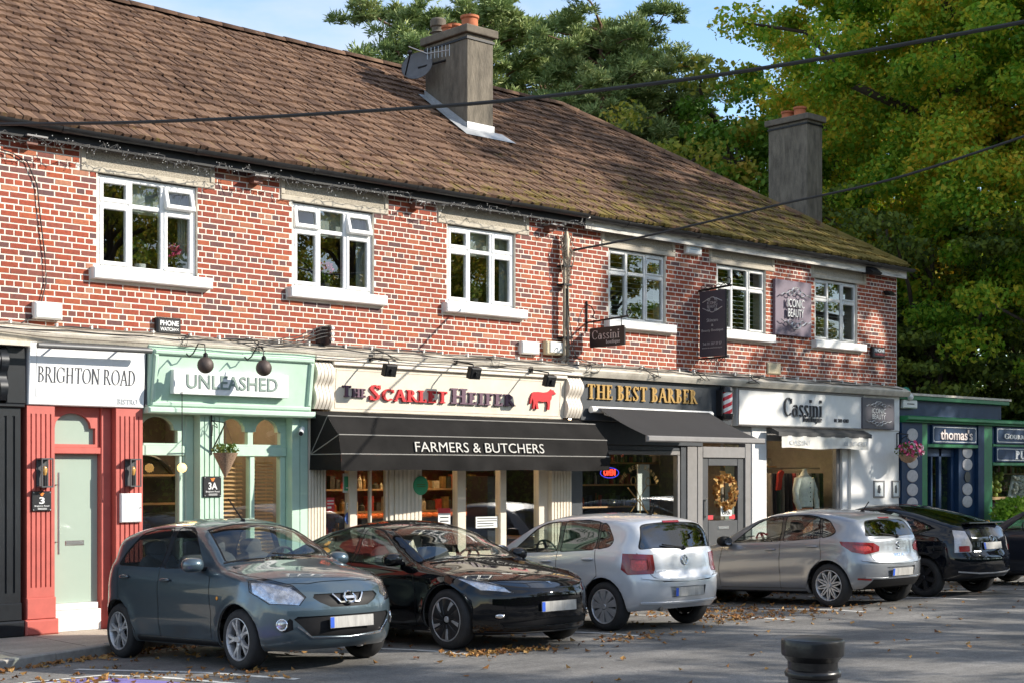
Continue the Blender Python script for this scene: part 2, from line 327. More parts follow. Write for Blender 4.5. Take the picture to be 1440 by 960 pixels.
class Car:
    def __init__(s, sp):
        s.sp = sp
        s.top, s.belt, s.sill, s.fp, s.rp = (pchip(sp[k]) for k in ('top', 'belt', 'sill', 'front', 'rear'))
        s.surface()
    def surface(s):
        sp = s.sp; W = sp['W']; nf, nr, af, ar = sp.get('nf', 2.6), sp.get('nr', 3.0), sp.get('af', .62), sp.get('ar', .42)
        zfb = sp['belt'][0][1]; zrb = sp['belt'][-1][1]
        x0, x1 = s.fp(zfb), s.rp(zrb); cols = []
        for i in range(19):
            p = i/18*pi/2; cols.append((x0+af*(1-cos(p)**(2/nf)), sin(p)**(2/nf) if i else 0, cos(p), 0))
        m = 72
        for i in range(1, m): cols.append((x0+af+(x1-ar-x0-af)*i/m, 1, 0, 0))
        for i in range(18, -1, -1):
            p = i/18*pi/2; cols.append((x1-ar*(1-cos(p)**(2/nr)), sin(p)**(2/nr) if i else 0, 0, cos(p)))
        NR = sp.get('rows', [0,.03,.07,.12,.18,.25,.32,.40,.48,.56,.64,.71,.78,.84,.89,.93,.965,1])
        tuck = pchip(sp.get('tuck', [(0,.90),(.05,.945),(.15,.975),(.35,.995),(.55,1.0),(.75,.995),(.9,.975),(1,.95)]))
        plan = pchip(sp.get('plan', [(0,.93),(.9,.985),(2,1.0),(3,.995),(sp['L'],.95)]))
        NT = 20; verts = []; rows = len(NR)+NT
        for (xb, ey, wf, wr) in cols:
            col = []; zb, zs = s.belt(xb), s.sill(xb); w = W*plan(xb)
            for r in NR:
                z = zs+(zb-zs)*r
                x = xb+(s.fp(z)-s.fp(zb))*wf+(s.rp(z)-s.rp(zb))*wr
                y = w*tuck(r)*ey
                if ey > .9:
                    for ax in sp['axles']:
                        d = sqrt((x-ax)**2+(z-sp['R'])**2); y += .016*math.exp(-((d-sp['R']-.05)/.055)**2)
                    for (lx0, lz0, lx1, lz1, dep, wd) in sp.get('crease', []):
                        t = (x-lx0)/(lx1-lx0); zl = lz0+(lz1-lz0)*t
                        e = smooth01(t*6)*smooth01((1-t)*6)
                        y -= dep*e*math.exp(-((z-zl)/wd)**2)
                col.append((x, y, z))
            yb = W*plan(xb)*tuck(1)*ey; zt = max(s.top(xb), zb); h = zt-zb
            cr = min(h, sp.get('crown', .085)); hs = h-cr
            sh = .03*smooth01(hs/.12)
            yr = max(yb*.25, yb-sh-sp.get('tumble', .36)*hs)
            poly = [(yb, zb)]
            if hs > .002:
                for j in range(1, 7): poly.append((yb-sh+(yr-yb+sh)*j/6, zb+hs*j/6))
            else: yr = yb
            for j in range(1, 15):
                q = 1-j/14; q = q**1.15 if j < 14 else 0
                poly.append((yr*q, zt-cr*q**2.4))
            for _ in range(2):
                poly = [poly[0]]+[((poly[i-1][0]+2*poly[i][0]+poly[i+1][0])/4, (poly[i-1][1]+2*poly[i][1]+poly[i+1][1])/4) for i in range(1, len(poly)-1)]+[poly[-1]]
            ln = [0]
            for i in range(1, len(poly)): ln.append(ln[-1]+sqrt((poly[i][0]-poly[i-1][0])**2+(poly[i][1]-poly[i-1][1])**2))
            for k in range(1, NT+1):
                t = ln[-1]*k/NT; i = 0
                while i < len(ln)-2 and ln[i+1] < t: i += 1
                q = (t-ln[i])/max(1e-9, ln[i+1]-ln[i])
                col.append((xb, poly[i][0]+(poly[i+1][0]-poly[i][0])*q, poly[i][1]+(poly[i+1][1]-poly[i][1])*q))
            verts.append(col)
        V = []; Fc = []; n = len(cols)
        for sd in (1, -1):
            k = len(V)
            for c in verts: V += [(x, y*sd, z) for x, y, z in c]
            for i in range(n-1):
                for j in range(rows-1):
                    a = k+i*rows+j; q = (a, a+1, a+rows+1, a+rows)
                    Fc.append(q if sd > 0 else q[::-1])
        bm = bmesh.new(); bv = [bm.verts.new(v) for v in V]
        for f in Fc:
            try: bm.faces.new([bv[i] for i in f])
            except ValueError: pass
        bmesh.ops.remove_doubles(bm, verts=bm.verts, dist=.0008)
        bmesh.ops.dissolve_degenerate(bm, dist=.0005, edges=bm.edges)
        bmesh.ops.recalc_face_normals(bm, faces=bm.faces)
        # make sure they point outwards
        f = max(bm.faces, key=lambda f: f.calc_center_median().z)
        if f.normal.z < 0: bmesh.ops.reverse_faces(bm, faces=bm.faces)
        for _ in range(2): bmesh.ops.smooth_vert(bm, verts=bm.verts, factor=.35, use_axis_x=True, use_axis_y=False, use_axis_z=True) if sp.get('sm') else None
        bm.normal_update(); bm.verts.index_update(); bm.verts.ensure_lookup_table()
        s.bm = bm; s.lay = bm.faces.layers.int.new('pid')
        ref = bm.copy(); bmesh.ops.triangulate(ref, faces=ref.faces); ref.normal_update(); ref.verts.ensure_lookup_table(); ref.faces.ensure_lookup_table()
        s.rn = [v.normal.copy() for v in ref.verts]; s.rf = [[v.index for v in f.verts] for f in ref.faces]; s.rv = [v.co.copy() for v in ref.verts]
        s.bvh = BVHTree.FromPolygons(s.rv, s.rf); ref.free()
        s.names = {}
    def nrm(s, p):
        loc, no, i, d = s.bvh.find_nearest(p)
        a, b, c = s.rf[i]; from_ = s.rv
        A, B, C_ = from_[a], from_[b], from_[c]; v0, v1, v2 = B-A, C_-A, loc-A
        d00, d01, d11, d20, d21 = v0.dot(v0), v0.dot(v1), v1.dot(v1), v2.dot(v0), v2.dot(v1); den = d00*d11-d01*d01
        if abs(den) < 1e-14: return no
        v = (d11*d20-d01*d21)/den; w = (d00*d21-d01*d20)/den
        return (s.rn[a]*(1-v-w)+s.rn[b]*v+s.rn[c]*w).normalized()
    def hit(s, o, d):
        loc, no, i, ds = s.bvh.ray_cast(Vector(o), Vector(d))
        if loc is None: return Vector(o)+Vector(d), -Vector(d)
        return loc, s.nrm(loc)
    def side(s, x, z, sd): return s.hit((x, 3*sd, z), (0, -sd, 0))
    def fr(s, y, z): return s.hit((-2, y, z), (1, 0, 0))
    def re(s, y, z): return s.hit((s.sp['L']+2, y, z), (-1, 0, 0))
    def tp(s, x, y): return s.hit((x, y, 3), (0, 0, -1))
    def imprint(s, pts, d, pid, thr=.05):
        bm = s.bm; d = Vector(d).normalized(); pts = [Vector(p) for p in pts]; c = sum(pts, Vector())/len(pts)
        u = d.orthogonal().normalized(); w = d.cross(u)
        lo = (min(p.dot(u) for p in pts), min(p.dot(w) for p in pts)); hi = (max(p.dot(u) for p in pts), max(p.dot(w) for p in pts))
        fs = []
        for f in bm.faces:
            if f.normal.dot(d) < thr: continue
            a = [v.co.dot(u) for v in f.verts]
            if max(a) < lo[0] or min(a) > hi[0]: continue
            a = [v.co.dot(w) for v in f.verts]
            if max(a) < lo[1] or min(a) > hi[1]: continue
            fs.append(f)
        for i in range(len(pts)):
            a, b = pts[i], pts[(i+1) % len(pts)]
            n = (b-a).cross(d)
            if n.length < 1e-7: continue
            n.normalize()
            if n.dot(c-a) < 0: n = -n
            if not fs: break
            es = {e for f in fs for e in f.edges}; vs = {v for f in fs for v in f.verts}
            r = bmesh.ops.bisect_plane(bm, geom=list(vs)+list(es)+fs, dist=1e-5, plane_co=a, plane_no=n)
            fs = [g for g in r['geom'] if isinstance(g, bmesh.types.BMFace) and g.is_valid and (g.calc_center_median()-a).dot(n) > 0]
        for f in fs: f[s.lay] = pid
        return fs
    def sidepoly(s, name, poly, sides=(1, -1), rnd=.0):
        if rnd: poly = roundpoly(poly, rnd)
        for sd in sides: s.imprint([(x, 0, z) for x, z in poly], (0, sd, 0), s.pid(name))
    def pid(s, name): return s.names.setdefault(name, len(s.names)+1)
    def newpid(s, name):
        i = len(s.names)+1; s.names[(name, i)] = i; return i
    def gap(s, line, dirn, w=.011, mk=None, name='gap'):
        mk = mk or (lambda p: (p[0], 0, p[1]))
        for i in range(len(line)-1):
            a, b = Vector(line[i]), Vector(line[i+1]); t = (b-a).normalized(); n = Vector((-t.y, t.x))*w/2; t *= w*.4
            s.imprint([mk(p) for p in (a+n-t, b+n+t, b-n+t, a-n-t)], dirn, s.pid(name))
    def extract(s, name, pid, m, parent, off=0., thick=0, lining=None, label=None):
        fs = [f for f in s.bm.faces if f[s.lay] in (pid if isinstance(pid, (set, list, tuple)) else (pid,))]
        if not fs: return None
        vi = {}; V = []; N = []; Fc = []
        for f in fs:
            q = []
            for v in f.verts:
                if v not in vi:
                    vi[v] = len(V); no = s.nrm(v.co); N.append(no); V.append(v.co+no*off)
                q.append(vi[v])
            Fc.append(q)
        org = ORI[parent]
        me = bpy.data.meshes.new(name); me.from_pydata([p-org for p in V], [], Fc)
        me.polygons.foreach_set('use_smooth', [True]*len(me.polygons)); me.normals_split_custom_set_from_vertices(N)
        o = link(name, me, parent, [m])
        if label: o['label'] = label
        if lining:
            me2 = bpy.data.meshes.new('lining'); me2.from_pydata([p-org-n*.022 for p, n in zip(V, N)], [], [q[::-1] for q in Fc]); link('cabin_lining', me2, parent, [lining])
        return o
def grow(pts, d):
    pts = [Vector(p) for p in pts]; c = sum(pts, Vector(pts[0])*0)/len(pts)
    return [p+(p-c).normalized()*d for p in pts]
def roundpoly(poly, r, n=3):
    out = []; k = len(poly)
    for i in range(k):
        p0, p, p1 = Vector(poly[i-1]), Vector(poly[i]), Vector(poly[(i+1) % k])
        a, b = (p0-p), (p1-p); ra = min(r, a.length*.45); rb = min(r, b.length*.45); A, B = p+a.normalized()*ra, p+b.normalized()*rb
        for j in range(n+1):
            t = j/n; out.append(tuple(A*(1-t)**2+p*2*t*(1-t)+B*t*t))
    return out
def ribbon(mb, pts, nrms, w, h):
    """a raised strip of width w, height h along surface points"""
    n = len(pts); vs = []
    for i in range(n):
        t = (pts[min(i+1, n-1)]-pts[max(i-1, 0)]).normalized(); b = nrms[i].cross(t).normalized()
        p, u = pts[i], nrms[i]
        vs += [p-b*w/2-u*.004, p-b*w/2*.8+u*h, p+b*w/2*.8+u*h, p+b*w/2-u*.004]
    fs = []
    for i in range(n-1):
        for j in range(3): a = i*4+j; fs.append((a, a+1, a+5, a+4))
    fs += [(0,1,2,3), ((n-1)*4+3, (n-1)*4+2, (n-1)*4+1, (n-1)*4)]
    mb.add(vs, fs)
def frame_at(p, n, up=(0,0,1)):
    n = Vector(n).normalized(); u = Vector(up); x = u.cross(n).normalized(); u = n.cross(x)
    return Matrix(((x.x, n.x, u.x, p.x), (x.y, n.y, u.y, p.y), (x.z, n.z, u.z, p.z), (0,0,0,1)))   # local x sideways, y outwards, z up
def wheel(parent, x, y, R, rim, style, sd, steer=0):
    """wheel mesh (hub and drum) > tyre, rim"""
    w = .19; hub = MB(); hub.lathe([(.0,-.05),(rim*.8,-.05),(rim*.8,.03),(.0,.03)], n=24, axis='y')
    ty = MB(); ty.lathe([(rim*.97,-w/2+.015),(rim*1.03,-w/2),(R-.045,-w/2-.006),(R-.012,-w/2+.012),(R,-w/2+.035),(R,w/2-.035),(R-.012,w/2-.012),(R-.045,w/2+.006),(rim*1.03,w/2),(rim*.97,w/2-.015)], n=40, axis='y', caps=False)
    rm = MB(); yo = w/2
    rm.lathe([(rim*1.0,yo-.012),(rim*1.02,yo+.002),(rim*.985,yo+.004),(rim*.93,yo-.012),(rim*.9,yo-.05),(rim*.88,-w/2+.03)], n=40, axis='y', caps=False)
    def spoke(a, r0, r1, w0, w1, y0, y1, bend=0, th=.03):
        vs = []
        for k in range(4):
            t = k/3; r = r0+(r1-r0)*t; ww = w0+(w1-w0)*t; yy = y0+(y1-y0)*t+.006*sin(pi*t); aa = a+bend*t
            cx, cz = r*cos(aa), r*sin(aa); px, pz = -sin(a+bend*t), cos(a+bend*t)
            vs += [(cx-px*ww/2, yy-th, cz-pz*ww/2), (cx-px*ww/2*.8, yy, cz-pz*ww/2*.8), (cx+px*ww/2*.8, yy, cz+pz*ww/2*.8), (cx+px*ww/2, yy-th, cz+pz*ww/2)]
        fs = []
        for k in range(3):
            for j in range(3): q = k*4+j; fs.append((q, q+1, q+5, q+4))
        rm.add(vs, fs)
    a0 = random.random()*6
    if style == 'five':
        for i in range(5):
            a = a0+i*2*pi/5; spoke(a, .03, rim*.42, .06, .05, yo-.018, yo-.014); spoke(a-.07, rim*.32, rim*.97, .028, .036, yo-.014, yo-.008, -.15); spoke(a+.07, rim*.32, rim*.97, .028, .036, yo-.014, yo-.008, .15)
    elif style == 'cover':
        for i in range(9):
            a = a0+i*2*pi/9; spoke(a-.12, .04, rim*.97, .03, .062, yo-.006, yo-.004); spoke(a+.12, .04, rim*.97, .03, .062, yo-.006, yo-.004)
    elif style == 'multi':
        for i in range(10):
            a = a0+i*2*pi/10; spoke(a, .03, rim*.97, .025, .022, yo-.02, yo-.01, .3); spoke(a, .03, rim*.97, .025, .022, yo-.02, yo-.01, -.3)
    elif style == 'aero':
        rm.cur = 1; rm.lathe([(rim*.95,yo-.01),(rim*.6,yo+.004),(.05,yo+.0)], n=40, axis='y', caps=False)
        for i in range(10): spoke(a0+i*2*pi/10+.15, .06, rim*.93, .01, .16*rim/.25, yo+.006, yo+.004, .1, .006)
        rm.cur = 0
        for i in range(5): spoke(a0+i*2*pi/5, rim*.45, rim*.93, .02, .055, yo+.012, yo+.008, .12, .012)
    else:
        for i in range(6): spoke(a0+i*2*pi/6, .03, rim*.97, .07, .09, yo-.02, yo-.01)
    rm.lathe([(.0,yo+.004),(.03,yo+.004),(.036,yo-.004),(.036,yo-.03)], n=16, axis='y')
    Mx = Matrix.Translation((x, y, R)) @ Matrix.Rotation(steer, 4, 'Z') @ (Matrix.Rotation(pi, 4, 'Z') if sd < 0 else Matrix())
    def b(name, mb, m, p, sm=50): k = MB(); k.merge(mb, Mx); return k.build(name, m, p, smooth=sm)
    h = b('wheel', hub, CM['well'], parent); b('tyre', ty, CM['tyre'], h)
    b('rim', rm, [CM['darkalloy'], CM['darkalloy']] if style == 'aero' and False else [CM['alloy'] if style != 'six' else CM['darkalloy'], CM['darkalloy']], h, 35)
def seat(mb, x, y, recl=.18):
    def blob(c, sx, sy, sz, rot):
        k = MB(); k.sphere((0,0,0), 1, 14, 10); v2 = []
        for p in k.v:
            q = [math.copysign(abs(t)**.55, t) for t in p]; v2.append((q[0]*sx, q[1]*sy, q[2]*sz))
        k.v = v2; mb.merge(k, Matrix.Translation(c) @ Matrix.Rotation(rot, 4, 'Y'))
    blob((x, y, .52), .27, .25, .09, -.1); blob((x+.30, y, .82), .075, .245, .32, recl); blob((x+.40, y, 1.19), .05, .13, .09, recl)
def plate_obj(parent, M, eu_left=False, w=.52, h=.11):
    p = MB(); p.box(-w/2, w/2, 0, .008, -h/2, h/2); k = MB(); k.merge(p, M); o = k.build('number_plate', CM['plate'], parent)
    sx = 1 if eu_left else -1
    e = MB(); e.box(min(sx*w/2, sx*(w/2-.045)), max(sx*w/2, sx*(w/2-.045)), .008, .011, -h/2+.004, h/2-.004); k = MB(); k.merge(e, M); k.build('plate_band', CM['eu'], o)

def make_car(sp, name, label, loc, rz, pm, steer=0):
    c = Car(sp); L, R = sp['L'], sp['R']; xm = sum(sp['axles'])/2
    root = thing(name, label, 'car', loc, 'cars parked nose to kerb along the shops', rz); ORI[root] = Vector((xm, 0, 0))
    dark = sp.get('dglass', ())
    # arches
    for ax in sp['axles']:
        c.sidepoly('cut', [(ax+(R+.045)*cos(i*2*pi/28), R+.01+(R+.045)*sin(i*2*pi/28)) for i in range(28)])
    # gaps
    for ln in sp.get('gaps', []): 
        for sd in (1, -1): c.gap(ln, (0, sd, 0))
    for ln in sp.get('topgaps', []):
        for sd in (1, -1): c.gap([(x, y*sd) for x, y in ln], (0, 0, 1), mk=lambda p: (p[0], p[1], 0))
    for ln in sp.get('reargaps', []):
        for sd in (1, -1): c.gap([(y*sd, z) for y, z in ln], (1, 0, 0), mk=lambda p: (0, p[0], p[1]))
    for ln in sp.get('frontgaps', []):
        for sd in (1, -1): c.gap([(y*sd, z) for y, z in ln], (-1, 0, 0), mk=lambda p: (0, p[0], p[1]))
    # pillar black between the doors, side windows
    panes = []
    for poly in sp.get('blackpillar', []):
        for sd in (1, -1): k = c.newpid('door_pillar'); c.imprint([(x, 0, z) for x, z in poly], (0, sd, 0), k); panes.append((k, 'door_pillar', CM['gloss']))
    sk = c.newpid('window_seal'); panes.append((sk, 'window_seal', CM['black']))
    for i, poly in enumerate(sp['windows']):
        for sd in (1, -1): c.imprint([(x, 0, z) for x, z in grow(roundpoly(poly, sp.get('wr', .05)), .016)], (0, sd, 0), sk)
    for i, poly in enumerate(sp['windows']):
        for sd in (1, -1):
            k = c.newpid('side_window'); panes.append((k, 'side_window', CM['dglass'] if i in dark else CM['glass'])); c.imprint([(x, 0, z) for x, z in roundpoly(poly, sp.get('wr', .05))], (0, sd, 0), k)
    ws = sp['windscreen']; poly = [(x, y) for x, y in ws]+[(x, -y) for x, y in reversed(ws) if y]
    c.imprint([(x, y, 0) for x, y in grow([Vector((x, y)) for x, y in poly], .022)], (0, 0, 1), sk)
    k = c.newpid('windscreen'); panes.append((k, 'windscreen', CM['glass'])); c.imprint([(x, y, 0) for x, y in poly], (0, 0, 1), k)
    rw = sp['rearwin']
    if not sp.get('rwtop'): c.imprint([(L-.2, y, z) for y, z in grow(roundpoly([(y, z) for y, z in rw]+[(-y, z) for y, z in reversed(rw) if y], .05), .02)], (1, 0, .25), sk)
    k = c.newpid('rear_window'); panes.append((k, 'rear_window', sp.get('rwglass', CM['dglass'])))
    if sp.get('rwtop'): c.imprint([(x, y, 0) for x, y in rw]+[(x, -y, 0) for x, y in reversed(rw) if y], (0, 0, 1), k)
    else:
        poly = roundpoly([(y, z) for y, z in rw]+[(-y, z) for y, z in reversed(rw) if y], .05); c.imprint([(L-.2, y, z) for y, z in poly], (1, 0, .25), k)
    # imprinted trim and lamps: (name, material, points3d, dir, off)
    ex = []
    for nm, mk, pts, d, off in sp.get('patches', []):
        both = pts[0] != 'mid'
        for sd in ((1, -1) if both else (1,)):
            q = pts if both else pts[1:]
            if mk == 'lens': kk_ = c.newpid('headlight_surround'); c.imprint([(x, y*sd, z) for x, y, z in grow(q, .012)], (d[0], d[1]*sd, d[2]), kk_); ex.append((kk_, 'headlight_surround', 'gloss', -.004))
            k = c.newpid(nm); c.imprint([(x if x or d[0] < 0 else L-.2, y*sd, z) for x, y, z in q], (d[0], d[1]*sd, d[2]), k); ex.append((k, nm, mk, off))
            if nm == 'tail_light' and mk == 'red':
                qc = sum((Vector(p) for p in q), Vector())/len(q); k2 = c.newpid('lamp_core'); c.imprint([(p.x, p.y*sd, p.z) for p in [qc+(Vector(p)-qc)*.55 for p in q]], (d[0], d[1]*sd, d[2]), k2); ex.append((k2, 'lamp_core', 'redcore', -.004))
    body = c.extract('body', 0, pm, root, lining=CM['lining'])
    for k, nm, m in panes: c.extract(nm, k, m, root, -.005)
    lampback = []
    for k, nm, mk, off in ex:
        o = c.extract(nm, k, CM[mk] if mk in CM else sp['mats'][mk], root, off)
        if o is not None and mk == 'lens':
            c.extract('reflector', k, CM['reflector'], root, -.022).parent = o
            q = [v.co for v in o.data.vertices]; cc = sum((Vector(v) for v in q), Vector())/len(q)+ORI[root]; no = c.nrm(cc)
            kk = MB(); kk.sphere(cc-no*.03, .026, 14, 8); kk.build('bulb_bowl', CM['chrome'], o, smooth=60)
    # underbody, wheel wells
    ub = MB(); zs = sp['sill'][1][1]
    ub.prism([(.42,zs+.05),(L-.35,zs+.05),(L-.35,zs+.14),(.42,zs+.14)], -sp['W']+.26, sp['W']-.26); ub.build('underbody', CM['well'], root)
    for ax in sp['axles']:
        for sd in (1, -1):
            k = MB(); pts = [(ax+(R+.048)*cos(a), R+.01+(R+.048)*sin(a)) for a in [pi*i/14*.94+.03*pi for i in range(15)]]
            y0, y1 = sd*(sp['W']-.30), sd*(sp['W']-.07); n = len(pts)
            k.add([(x, y0, z) for x, z in pts]+[(x, y1, z) for x, z in pts], [(i, i+1, n+i+1, n+i) for i in range(n-1)]+[tuple(range(n))]); k.build('wheel_arch_liner', CM['well'], root)
            wheel(root, ax, sd*(sp['W']-.115), R, R-sp.get('side', .105), sp['rim'], sd, steer if ax == sp['axles'][0] else 0)
    # cabin
    st = MB(); xs = sp['seats']
    for x in xs[:1]:
        for y in (.36, -.36): k = MB(); seat(k, x, y); k.build('seat', sp.get('seatmat', CM['cloth']), root, smooth=60)
    k = MB()
    for y in (.38, -.38): seat(k, xs[1], y)
    k.build('rear_bench', CM['cloth'], root, smooth=60)
    bx = ws[0][0]; zc = c.tp(bx+.05, 0)[0].z
    d = MB(); d.prism([(bx-.05,zc-.07),(bx+.35,zc-.04),(bx+.62,zc-.06),(bx+.66,zc-.25),(bx+.5,zc-.6),(bx-.05,zc-.6)], -sp['W']+.16, sp['W']-.16); d.build('dashboard', CM['trim'], root, bevel=.03)
    sw = MB(); M = Matrix.Translation((bx+.72, -.36*1, zc-.06)) @ Matrix.Rotation(radians(65), 4, 'Y'); ring = [Vector((.18*cos(a), .18*sin(a), 0)) for a in [2*pi*i/20 for i in range(21)]]
    sw.tube([M @ p for p in ring], .014, 6); sw.tube([M @ Vector((-.18,0,0)), M @ Vector((.18,0,0))], .02, 6); sw.build('steering_wheel', CM['trim'], root, smooth=True)
    # mirrors
    mx, mz = sp['mirror']
    for sd in (1, -1):
        p, n = c.side(mx, mz-.02, sd); k = MB(); k.sphere((0,0,0), 1, 16, 10); k.v = [(math.copysign(abs(a)**.8, a)*.075 if a > 0 else a*.12, math.copysign(abs(b)**.7, b)*.11, math.copysign(abs(cc)**.75, cc)*.078) for a, b, cc in k.v]
        q = MB(); q.merge(k, Matrix.Translation(p+Vector((0, sd*.15, .045)))); o = q.build('door_mirror', sp.get('mirmat', pm), root, smooth=60)
        q = MB(); q.box(*sorted((p.x-.03, p.x+.03)), *sorted((p.y-sd*.03, p.y+sd*.1)), p.z-.02, p.z+.02); q.build('mirror_foot', CM['black'], o, bevel=.01)
        q = MB(); q.lathe([(0,.0),(.09,.0)], n=16, axis='x'); q.v = [(p.x+.079, p.y+sd*.15+v[1], p.z+.045+v[2]*.65) for v in q.v]; q.build('mirror_glass', CM['chrome'], o)
    # handles
    for hx, hz in sp['handles']:
        for sd in (1, -1):
            p, n = c.side(hx, hz, sd); q = MB()
            k = MB(); k.sphere((0,0,0), 1, 14, 8); k.v = [(math.copysign(abs(a)**.6, a)*.1, b*.018, cc*.019) for a, b, cc in k.v]; q.merge(k, Matrix.Translation(p+n*.022)); q.build('door_handle', sp.get('hmat', pm), root, smooth=60)
    # strips on the flank, nose and tail: (name, mat, 'side'/'front'/'rear'/'top', polyline, width, height)
    for nm, mk, where, ln, w, h in sp.get('strips', []):
        for sd in ((1, -1) if where in ('side',) else (1,)):
            P = []; N = []
            for i in range(len(ln)-1):
                a, b = Vector(ln[i]), Vector(ln[i+1]); n = max(2, int((b-a).length/.06))
                for j in range(n+(i == len(ln)-2)):
                    q = a+(b-a)*j/n
                    p, no = {'side': lambda: c.side(q.x, q.y, sd), 'front': lambda: c.fr(q.x, q.y), 'rear': lambda: c.re(q.x, q.y), 'top': lambda: c.tp(q.x, q.y)}[where]()
                    P.append(p); N.append(no)
            k = MB(); ribbon(k, P, N, w, h); k.build(nm, CM[mk] if mk in CM else sp['mats'][mk], root, smooth=60)
    # plates
    if 'fplate' in sp: p, n = c.fr(0, sp['fplate']); plate_obj(root, frame_at(p+n*.012, n))
    if 'rplate' in sp: p, n = c.re(0, sp['rplate']); plate_obj(root, frame_at(p+n*.01, n))
    # wipers
    if sp.get('fwipers', True):
        for y in (.28, -.30):
            k = MB(); P = [c.tp(bx+.03+.10*t+.0*t, y+.42*t-.0)[0]+Vector((0,0,.018)) for t in (0,.25,.5,.75,1)]; k.tube(P, .009, 5); k.build('wiper', CM['black'], root)
    if 'rwiper' in sp:
        z = sp['rwiper']; k = MB(); P = [c.re(.02-.36*t, z+.05*t)[0]+Vector((.022,0,0)) for t in (0,.3,.6,1)]; k.tube(P, .010, 5); k.sphere(P[0], .028, 10, 6); k.build('rear_wiper', CM['black'], root)
    if 'aerial' in sp:
        x, ht, lean = sp['aerial']; p, n = c.tp(x, 0); k = MB(); k.sphere(p, .03, 10, 6, (1.4,.8,.7)); k.tube([p, p+Vector((lean, 0, ht))], .008, 5); k.build('aerial', CM['black'], root)
    c.root = root
    return c, root
def badge(root, M, mb, m, name='badge', smooth=True): k = MB(); k.merge(mb, M); return k.build(name, m, root, smooth=smooth)
def text_badge(root, M, txt, w, h, m, name='model_name'):
    k = sans_mesh(txt, -w/2, w/2, -h/2, h/2, 0, .004); k.v = [(x, y+.002, z) for x, y, z in k.v]
    return badge(root, M, k, m, name, False)
def micra():
    return dict(L=3.825, W=.8325, R=.300, axles=(.78,3.23), rim='five', side=.092, af=.70, ar=.46, nf=2.3, nr=2.7, crown=.09, tumble=.34,
     top=[(.06,.74),(.25,.875),(.6,.975),(.98,1.045),(1.12,1.08),(1.45,1.28),(1.8,1.45),(2.15,1.51),(2.5,1.515),(3.0,1.48),(3.4,1.41),(3.55,1.355),(3.66,1.16),(3.74,.98)],
     belt=[(.06,.74),(.3,.81),(.7,.885),(1.1,.93),(2.0,.965),(3.0,1.0),(3.5,1.02),(3.74,.98)],
     sill=[(0,.2),(.5,.19),(1.2,.2),(3,.2),(3.8,.26)],
     front=[(.18,.13),(.26,.04),(.4,0),(.56,.0),(.66,.015),(.74,.06),(.9,.2)], rear=[(.25,3.74),(.4,3.81),(.6,3.825),(.8,3.80),(.98,3.74),(1.1,3.70)],
     plan=[(0,.95),(.8,1.0),(2,.995),(3.1,1.0),(3.825,.95)],
     crease=[(.9,.50,3.3,.62,.010,.10),(1.2,.34,3.0,.34,.012,.05)],
     windows=[[(1.50,1.005),(1.86,1.345),(2.0,1.405),(2.24,1.42),(2.27,1.0)],[(2.37,1.005),(2.35,1.42),(2.72,1.405),(2.95,1.36),(3.2,1.16),(3.26,1.05),(3.2,1.03)]],
     blackpillar=[[(2.27,1.0),(2.24,1.42),(2.35,1.42),(2.37,1.005)]],
     windscreen=[(1.06,0),(1.09,.3),(1.18,.58),(1.24,.64),(1.80,.50),(1.78,0)], rearwin=[(0,1.02),(.52,1.03),(.44,1.31),(0,1.32)],
     gaps=[[(1.28,.30),(1.26,.55),(1.30,.92)],[(2.33,.26),(2.33,1.0)],[(1.28,.27),(2.8,.27)],[(2.85,.3),(2.98,.55),(3.18,.68),(3.25,1.0)]],
     topgaps=[[(.20,.0),(.22,.35),(.32,.56),(.7,.72),(1.05,.74)]],
     patches=[('headlight','lens',[(.10,.47,.72),(.13,.52,.635),(.34,.72,.655),(.56,.80,.77),(.60,.79,.885),(.44,.70,.905),(.22,.55,.84)],(-.75,.66,.25),-.002),
       ('grille','black',['x'],(-1,0,0),-.012)][:1]+[
       ('grille','black',[(0,.33,.655),(0,.385,.70),(0,.36,.735),(0,.0,.735),(0,0,.60),(0,.22,.605)],(-1,0,0),-.012),
       ('lower_grille','black',[(0,.0,.315),(0,.42,.335),(0,.57,.50),(0,.54,.525),(0,.0,.525)],(-1,0,0),-.014),
       ('fog_lamp_housing','black',[(.16,.57,.40),(.16,.575,.49),(.16,.61,.51),(.16,.70,.44),(.16,.72,.385),(.16,.67,.375)],(-.8,.6,0),-.004),
       ('tail_light','red',[(3.72,.60,.70),(3.72,.58,1.0),(3.5,.78,1.04),(3.56,.80,.74)],(.8,.6,0),.002)],
     seats=(1.95,2.75), mirror=(1.46,1.01), handles=[(2.16,.87),(3.04,.90)],
     strips=[('chrome_lip','chrome','front',[(-.54,.43),(-.41,.32),(0,.30),(.41,.32),(.54,.43)],.02,.008),
       ('grille_bar','chrome','front',[(.18,.725),(.11,.645),(-.11,.645),(-.18,.725)],.018,.012),
       ('side_sill','black','side',[(1.15,.235),(2.82,.235)],.06,.006)],
     fplate=.455, aerial=(1.93,.24,.28), hmat=None)
